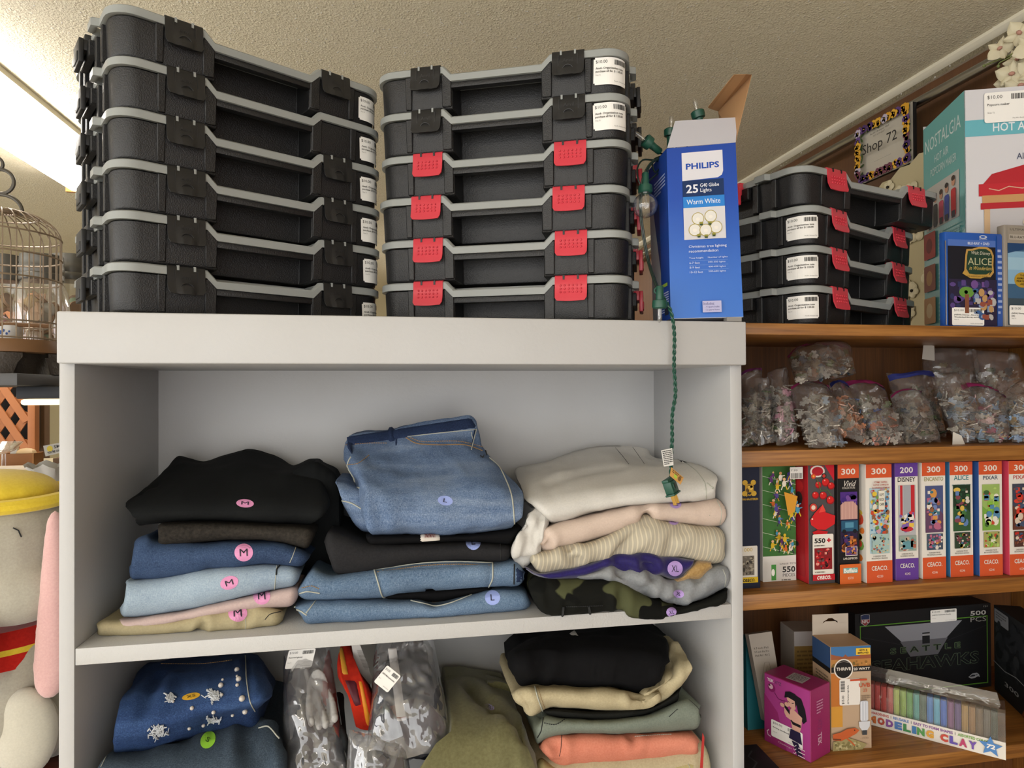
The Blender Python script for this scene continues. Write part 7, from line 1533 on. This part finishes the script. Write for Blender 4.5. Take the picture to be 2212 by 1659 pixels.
# glass jars with cotton reels behind the cage
def reel(p, d, s, c, parent, nm='cotton_reel'):
    M = axis_m(p, d) @ Matrix.Scale(s, 4); b = MB(); b.lathe([(.004, -.018), (.014, -.018), (.015, -.014), (.009, -.010), (.009, .010), (.015, .014), (.014, .018), (.004, .018)], 'spool_wood', 16, M); o = b.build(nm, parent, ang=40)
    if c: q = MB(); q.lathe([(.0125, -.0105), (.0135, 0), (.0125, .0105)], c, 14, M); q.build('thread', o)
    return o
JR = 'glass jars of cotton reels'
for i, (px, Y, r, label) in enumerate(((90, 1.86, .062, 'glass storage jar with a screw lid, seen through the bird cage'), (154, 2.0, .062, 'glass storage jar with a dark screw lid, half behind the white unit'), (6, 1.90, .055, 'glass storage jar seen through the middle of the bird cage'))):
    b0 = put(px, 700, Y); ztj = at(px, 553, Y=Y).z - zs; j = thing('glass_jar', label, 'jar', b0, 0, JR)
    MB().lathe([(r * .8, .001), (r, .006), (r, ztj * .58), (r * .9, ztj * .70), (r * .74, ztj * .78), (r * .72, ztj * .82)], 'jar_glass', 32).build('glass', j, ang=60)
    lb = MB(); lb.lathe([(r * .76, ztj * .79), (r * .79, ztj * .80), (r * .79, ztj * .84), (r * .76, ztj * .85), (r * .79, ztj * .87), (r * .79, ztj * .91), (r * .76, ztj * .93), (r * .78, ztj * .95), (r * .76, ztj), (.001, ztj)], 'jar_lid', 32); lb.build('screw_lid', j, ang=30)
    rg = random.Random(i + 60)
    for q in range(11):
        a = rg.uniform(0, 6.28); rr = rg.uniform(0, r * .55); zz_ = .03 + .019 * q * (ztj * .62 / .23)
        rl = reel((b0.x + rr * math.cos(a), b0.y + rr * math.sin(a), zs + zz_), (rg.gauss(0, 1), rg.gauss(0, 1), rg.gauss(0, .5)), rg.uniform(1.0, 1.45), rg.choice((None, '#8fa888', '#b07a7a', '#c9c2b2', '#a5885a', None)), None)
        tag(rl, ('wooden cotton reel in the jar behind the bird cage bars', 'wooden cotton reel in the jar nearest the white unit', 'wooden cotton reel in the jar seen mid-cage')[i], 'cotton reel', ('reels in the jar behind the cage bars', 'reels in the jar nearest the white unit', 'reels in the jar seen mid-cage')[i])
# lamp under the steel shelf
la = thing('shelf_lamp', 'black under-shelf lamp with a glowing cream cover, beside the lattice', 'lamp', (at(104, 850, Y=1.62).x, 1.62, zs - .0262))
MB().box(-.045, .09, -.04, .04, -.028, -.0005, '#1b1d22').build('lamp_body', la, bevel=.003)
cvv = plain('lamp_cover', '#f2e2bd', .4, emit=1.2); cv2 = MB(); cv2.prism([(-.04, -.035), (.085, -.035), (.085, .035), (-.04, .035)], -.042, -.0285, 'lamp_cover'); cv2.build('glow_cover', la, bevel=.006)
# garden lattice leaning on a wooden post, further back
plain('lattice_wood', '#a8683a', .6); plain('post_wood', '#5d4022', .6)
A, B = at(-60, 980, Y=2.6), at(66, 828, Y=2.6); lw, lh = B.x - A.x, .55
ltc = thing('lattice_panel', 'orange-brown wooden garden lattice hanging behind the counter clutter', 'lattice', (A.x, 2.6, A.z))
pch = .062; yy = -lw
def clip_slat(x0, dirn):
    pts = []
    for s in np.linspace(0, lh, 40):
        x = x0 + dirn * s * .62
        if 0 <= x <= lw: pts.append((x, s))
    return (pts[0], pts[-1]) if len(pts) > 2 else None
for dirn, yo in ((1, 0), (-1, -.008)):
    x0 = -lh * .62 if dirn > 0 else 0
    while x0 < lw + lh * .62:
        c_ = clip_slat(x0, dirn)
        if c_:
            (xa, za), (xb, zb2) = c_; d = Vector((xb - xa, 0, zb2 - za)).normalized(); nn = Vector((-d.z, 0, d.x)) * .0125; a, b_ = Vector((xa, yo, za)), Vector((xb, yo, zb2))
            MB().plate([a - nn, b_ - nn, b_ + nn, a + nn], .006, 'lattice_wood').build('slat', ltc, smooth=False)
        x0 += pch
for x in (-.012, lw): MB().box(x, x + .024, -.02, .012, -.02, lh + .02, 'lattice_wood').build('frame_rail', ltc, bevel=.002)
MB().box(0, lw, .06, .065, .0, lh, '#1a1512').build('dark_backing', ltc, smooth=False)
po = MB(); pp = at(82, 980, Y=2.7); po.box(pp.x - .02, pp.x + .022, 2.7, 2.74, 0, pp.z + .6, 'post_wood'); tag(po.build('wooden_post', bevel=.003), 'upright dark wooden post right of the lattice', 'post')
# white counter with clutter
plain('counter_cream', '#b5a98c', .5); zc_ = at(60, 1012, Y=2.3).z
ct = thing('display_counter', 'cream topped counter in the background holding small wooden crate and dishes', 'counter', (0, 2.2, 0))
x0 = at(-40, 1000, Y=2.3).x; x1 = at(88, 1000, Y=2.3).x
MB().box(x0, x1, 0, .45, zc_ - .035, zc_, 'counter_cream').build('top', ct, bevel=.006); MB().box(x0 + .02, x1 - .03, .03, .43, 0, zc_ - .035, '#8f8a80').build('body', ct, smooth=False)
cr = thing('wooden_crate', 'little open wooden crate on the background counter, papers sticking out', 'crate', (at(48, 1000, Y=2.35).x, 2.35, zc_ + .0006))
for x_ in (-.048, .044): MB().box(x_, x_ + .004, -.03, .03, 0, .045, '#9a6a3c').build('side', cr, smooth=False)
for y_ in (-.03, .026): MB().box(-.044, .044, y_, y_ + .004, 0, .045, '#8a5a30').build('side', cr, smooth=False)
MB().box(-.03, -.01, -.01, 0, .002, .07, '#c9c6bd').build('paper', cr, smooth=False); b_ = MB(); b_.ball((.012, 0, .045), (.03, .022, .016), '#b59a72', 10, 6); b_.build('stuffing', cr)
gd = thing('glass_dish', 'pale glass dish on a stem at the left edge of the background counter', 'dish', (at(8, 1000, Y=2.27).x, 2.27, zc_ + .0006)); MB().lathe([(.035, 0), (.034, .003), (.006, .008), (.006, .05), (.03, .06), (.05, .085), (.048, .086), (.028, .064), (.001, .056)], 'jar_glass', 24).build('glass', gd)
gb = MB(); b0 = at(112, 1010, Y=1.75); prof = []
for i in range(33):
    a = 2 * PI * i / 32; prof.append(a)
zst = at(112, 1050, Y=1.75).z
gbo = thing('scalloped_bowl', 'white scalloped glass bowl beside the white unit, above the toy', 'bowl', (at(122, 1010, Y=1.75).x, 1.75, zst)); zt_b = at(110, 1002, Y=1.75).z - zst
G = [[(r * (1 + .09 * f * math.sin(8 * a)) * math.cos(a), r * (1 + .09 * f * math.sin(8 * a)) * math.sin(a), z + .006 * f * math.cos(8 * a)) for a in prof] for r, z, f in ((.02, 0, 0), (.026, .004, 0), (.04, zt_b * .5, .3), (.062, zt_b, 1), (.058, zt_b - .002, 1), (.036, zt_b * .55, .3), (.004, .008, 0))]
gb.grid(G, 'china_white'); gb.build('bowl_body', gbo)
# small notice
nq = [at(94, 963, Y=2.05), at(152, 952, Y=2.05), at(155, 972, Y=2.05), at(99, 986, Y=2.05)]
nt_ = thing('camera_notice', 'little white notice with a yellow smiley face, half behind the white unit', 'sign', nq[3]); q_ = [p - nq[3] for p in nq]; MB().plate([q_[3], q_[2], q_[1], q_[0]], .002, '#b5b0a6').build('card', nt_, smooth=False)
P = Print(lambda x, y, k: (q_[3] * (1 - x) + q_[2] * x) * (1 - y) + (q_[0] * (1 - x) + q_[1] * x) * y + Vector((0, -.0026 - .0001 * k, 0))); P.disc(.22, .62, .11, .28, '#c9b23a', 14); P.text('SMILE', .38, .55, .3, '#3c3a38', .5, bold=.02); P.text("YOU'RE ON CAMERA", .1, .15, .24, '#3c3a38', .85, bold=.02); P.build('lettering', nt_)
bk = thing('notice_stand', 'dark wooden display rack behind the little notice', 'rack', (at(118, 900, Y=2.1).x, 2.24, 0))
zk = at(100, 985, Y=2.26).z
MB().box(-.07, .2, 0, .3, 0, zk - .006, 'post_wood').build('base', bk, smooth=False); MB().box(-.07, -.055, .28, .3, zk - .006, zk + .3, 'post_wood').build('upright', bk, smooth=False); MB().box(.09, .105, .28, .3, zk - .006, zk + .3, 'post_wood').build('upright', bk, smooth=False)
for z in (.07, .15, .23): MB().box(-.055, .09, .16, .3, zk + z, zk + z + .008, 'post_wood').build('shelf', bk, smooth=False)
rg = random.Random(77)
ON = ['white ornament at left on the bottom tier of the dark rack', 'brown ornament in the middle of the bottom tier of the dark rack', 'dull red ornament on the middle tier of the dark rack', 'white ornament on the middle tier of the dark rack', 'orange-brown ornament on the top tier of the dark rack', 'greenish ornament on the bottom tier of the dark rack']
for i, (x, z, c) in enumerate(((-.02, .078, 'china_white'), (.03, .078, '#8a7a6a'), (.0, .158, '#a85a5a'), (.05, .158, 'china_white'), (.02, .238, '#b5703a'), (.065, .078, '#5a7a72'))):
    g = thing('ornament', ON[i], 'ornament', (bk.location.x + x, 2.46, zk + z + .0006), 0, 'ornaments on the dark rack'); MB().lathe([(.012, 0), (.014, .012), (.008, .026), (.01, .034), (.004, .044), (.001, .046)], c, 12).build('body', g)
# second dark counter edge + grey tray lower down
dk = thing('white_tabletop', 'pale tabletop with dark edging behind the plush toy', 'table', (at(60, 1040, Y=1.9).x, 1.9, 0)); zt2 = at(60, 1030, Y=1.9).z
MB().box(-.35, .12, -.0, .3, zt2 - .02, zt2, '#b5aa98').build('top', dk, bevel=.002); MB().box(-.35, .12, -.006, 0, zt2 - .012, zt2 + .004, '#2a2b30').build('edge_strip', dk, smooth=False)
for x in (-.33, .09): MB().box(x, x + .02, .02, .04, 0, zt2 - .02, '#2a2b30').build('leg', dk, smooth=False); MB().box(x, x + .02, .26, .28, 0, zt2 - .02, '#2a2b30').build('leg', dk, smooth=False)

# ------------------------------------------------------------------ plush toy on a dark wooden stand
zt3 = at(60, 1648, Y=1.42).z
st = thing('toy_stand', 'dark reddish wooden stand carrying the grey plush toy', 'stand', (-.9, 1.3, 0)); MB().box(-.5, .40, -.02, .5, zt3 - .03, zt3, 'counter_wood').build('top', st, bevel=.004)
for x in (-.47, .35): 
    for y in (.02, .43): MB().box(x, x + .03, y, y + .03, 0, zt3 - .03, 'counter_wood').build('leg', st, smooth=False)
cloth('plush_grey', '#9b9689', '#aea99b', 260, .95, .4); cloth('plush_pale', '#b3aea0', '#c2bdae', 260, .95, .4); cloth('plush_pink', '#c49a98', '#d3aca8', 260, .95, .4); cloth('felt_yellow', '#d0b22c', '#dfc542', 200, .9, .3); cloth('felt_red', '#a3150f', '#bd2217', 200, .9, .3)
TY = thing('plush_elephant', 'sitting grey plush elephant with pink ears, red collar and yellow cap', 'plush toy', (at(0, 1640, Y=1.42).x, 1.42, zt3 + .0008)); TO = TY.location.copy()
def tp(px, py, Y): return at(px, py, Y=Y) - TO
def px_r(n, Y): return n / FPX * Y * 1.08
hd_ = tp(2, 1180, 1.42); Rr = px_r(122, 1.42)
chain = lambda a, b_, r0, r1, n=6: [(a.lerp(b_, i / (n - 1)), r0 + (r1 - r0) * i / (n - 1)) for i in range(n)]
floor_c = lambda v, r: Vector((v.x, v.y, max(v.z, r * 1.0 + .003)))
body = [(hd_, (Rr, Rr * .92, Rr * 1.0)), (tp(30, 1268, 1.375), (Rr * .80, Rr * .62, Rr * .52)), (tp(-20, 1430, 1.46), (Rr * .85, Rr * .75, Rr * 1.0)), (floor_c(tp(-20, 1560, 1.47), Rr * .8), (Rr * .95, Rr * .8, Rr * .8))]
body += chain(tp(70, 1420, 1.40), tp(-5, 1560, 1.33), Rr * .40, Rr * .30)
body += chain(tp(-60, 1320, 1.31), tp(-70, 1480, 1.27), Rr * .3, Rr * .2)
body += [(floor_c(tp(112, 1545, 1.46), Rr * .5), (Rr * .55, Rr * .6, Rr * .58))]
soft(body, 'body', 'plush_grey', .006, TY)
fz = Rr * .62; soft([(floor_c(tp(55, 1582, 1.33), fz), (Rr * .40, Rr * .26, fz)), (floor_c(tp(75, 1585, 1.40), fz * .8), (Rr * .36, Rr * .45, fz * .8))], 'foot', 'plush_pale', .006, TY)
seam_b = MB(); fc = tp(60, 1582, 1.315); seam_b.tube([tp(35 + 30 * math.sin(u), 1520 + 120 * u / 3, 1.318 + .012 * (u - 1.5) ** 2 * .5) for u in np.linspace(0, 3, 10)], .0008, 'stitch_dark', 5); seam_b.build('foot_seam', TY)
soft([(tp(119 - 12 * u, 1150 + 310 * u, 1.325), (px_r(13 + 13 * u ** .7 * (1 if u < .95 else .8), 1.42), px_r(16, 1.42), px_r(38, 1.42))) for u in np.linspace(0, 1, 14)], 'ear', 'plush_pink', .005, TY)
soft([(tp(-260, 1250, 1.43), (px_r(60, 1.42), px_r(20, 1.42), px_r(110, 1.42)))], 'ear', 'plush_pink', .006, TY)
b_ = MB(); ccx = tp(-10, 1370, 1.44)
for za, zb2, r0, r1, mt in ((0, .026, 1.04, 1.0, 'felt_red'), (.0261, .036, 1.0, .98, 'felt_yellow'), (.0361, .065, .98, .86, 'felt_red')): b_.lathe([(Rr * r0, za - .034), (Rr * r1, zb2 - .034)], mt, 40, Matrix.Translation(ccx) @ Matrix.Diagonal((1, .92, 1, 1)))
o = b_.build('collar', TY); sm = o.modifiers.new('thick', 'SOLIDIFY'); sm.thickness = .006
hat = [(tp(-20, 1062, 1.42), (Rr * .85, Rr * .75, Rr * .32))]; soft(hat, 'cap', 'felt_yellow', .006, TY)
b_ = MB(); hc = tp(-20, 1090, 1.42); b_.tube([hc + Vector((Rr * 1.0 * math.cos(a), Rr * .8 * math.sin(a), .012 + .006 * math.sin(a))) for a in np.linspace(0, 2 * PI, 41)[:-1]], .014, 'felt_yellow', 10, closed=True); b_.build('cap_brim', TY)
b_ = MB(); 
for x in (-66, -2): b_.ball(tp(x, 1205, 1.318 if x > -30 else 1.315), .0085, '#15161a', 12, 8)
b_.build('bead_eyes', TY)
b_ = MB(); b_.tube([tp(28, 1140, 1.325), tp(40, 1146, 1.327), tp(46, 1160, 1.33)], .0012, 'stitch_dark', 5); b_.build('brow', TY)
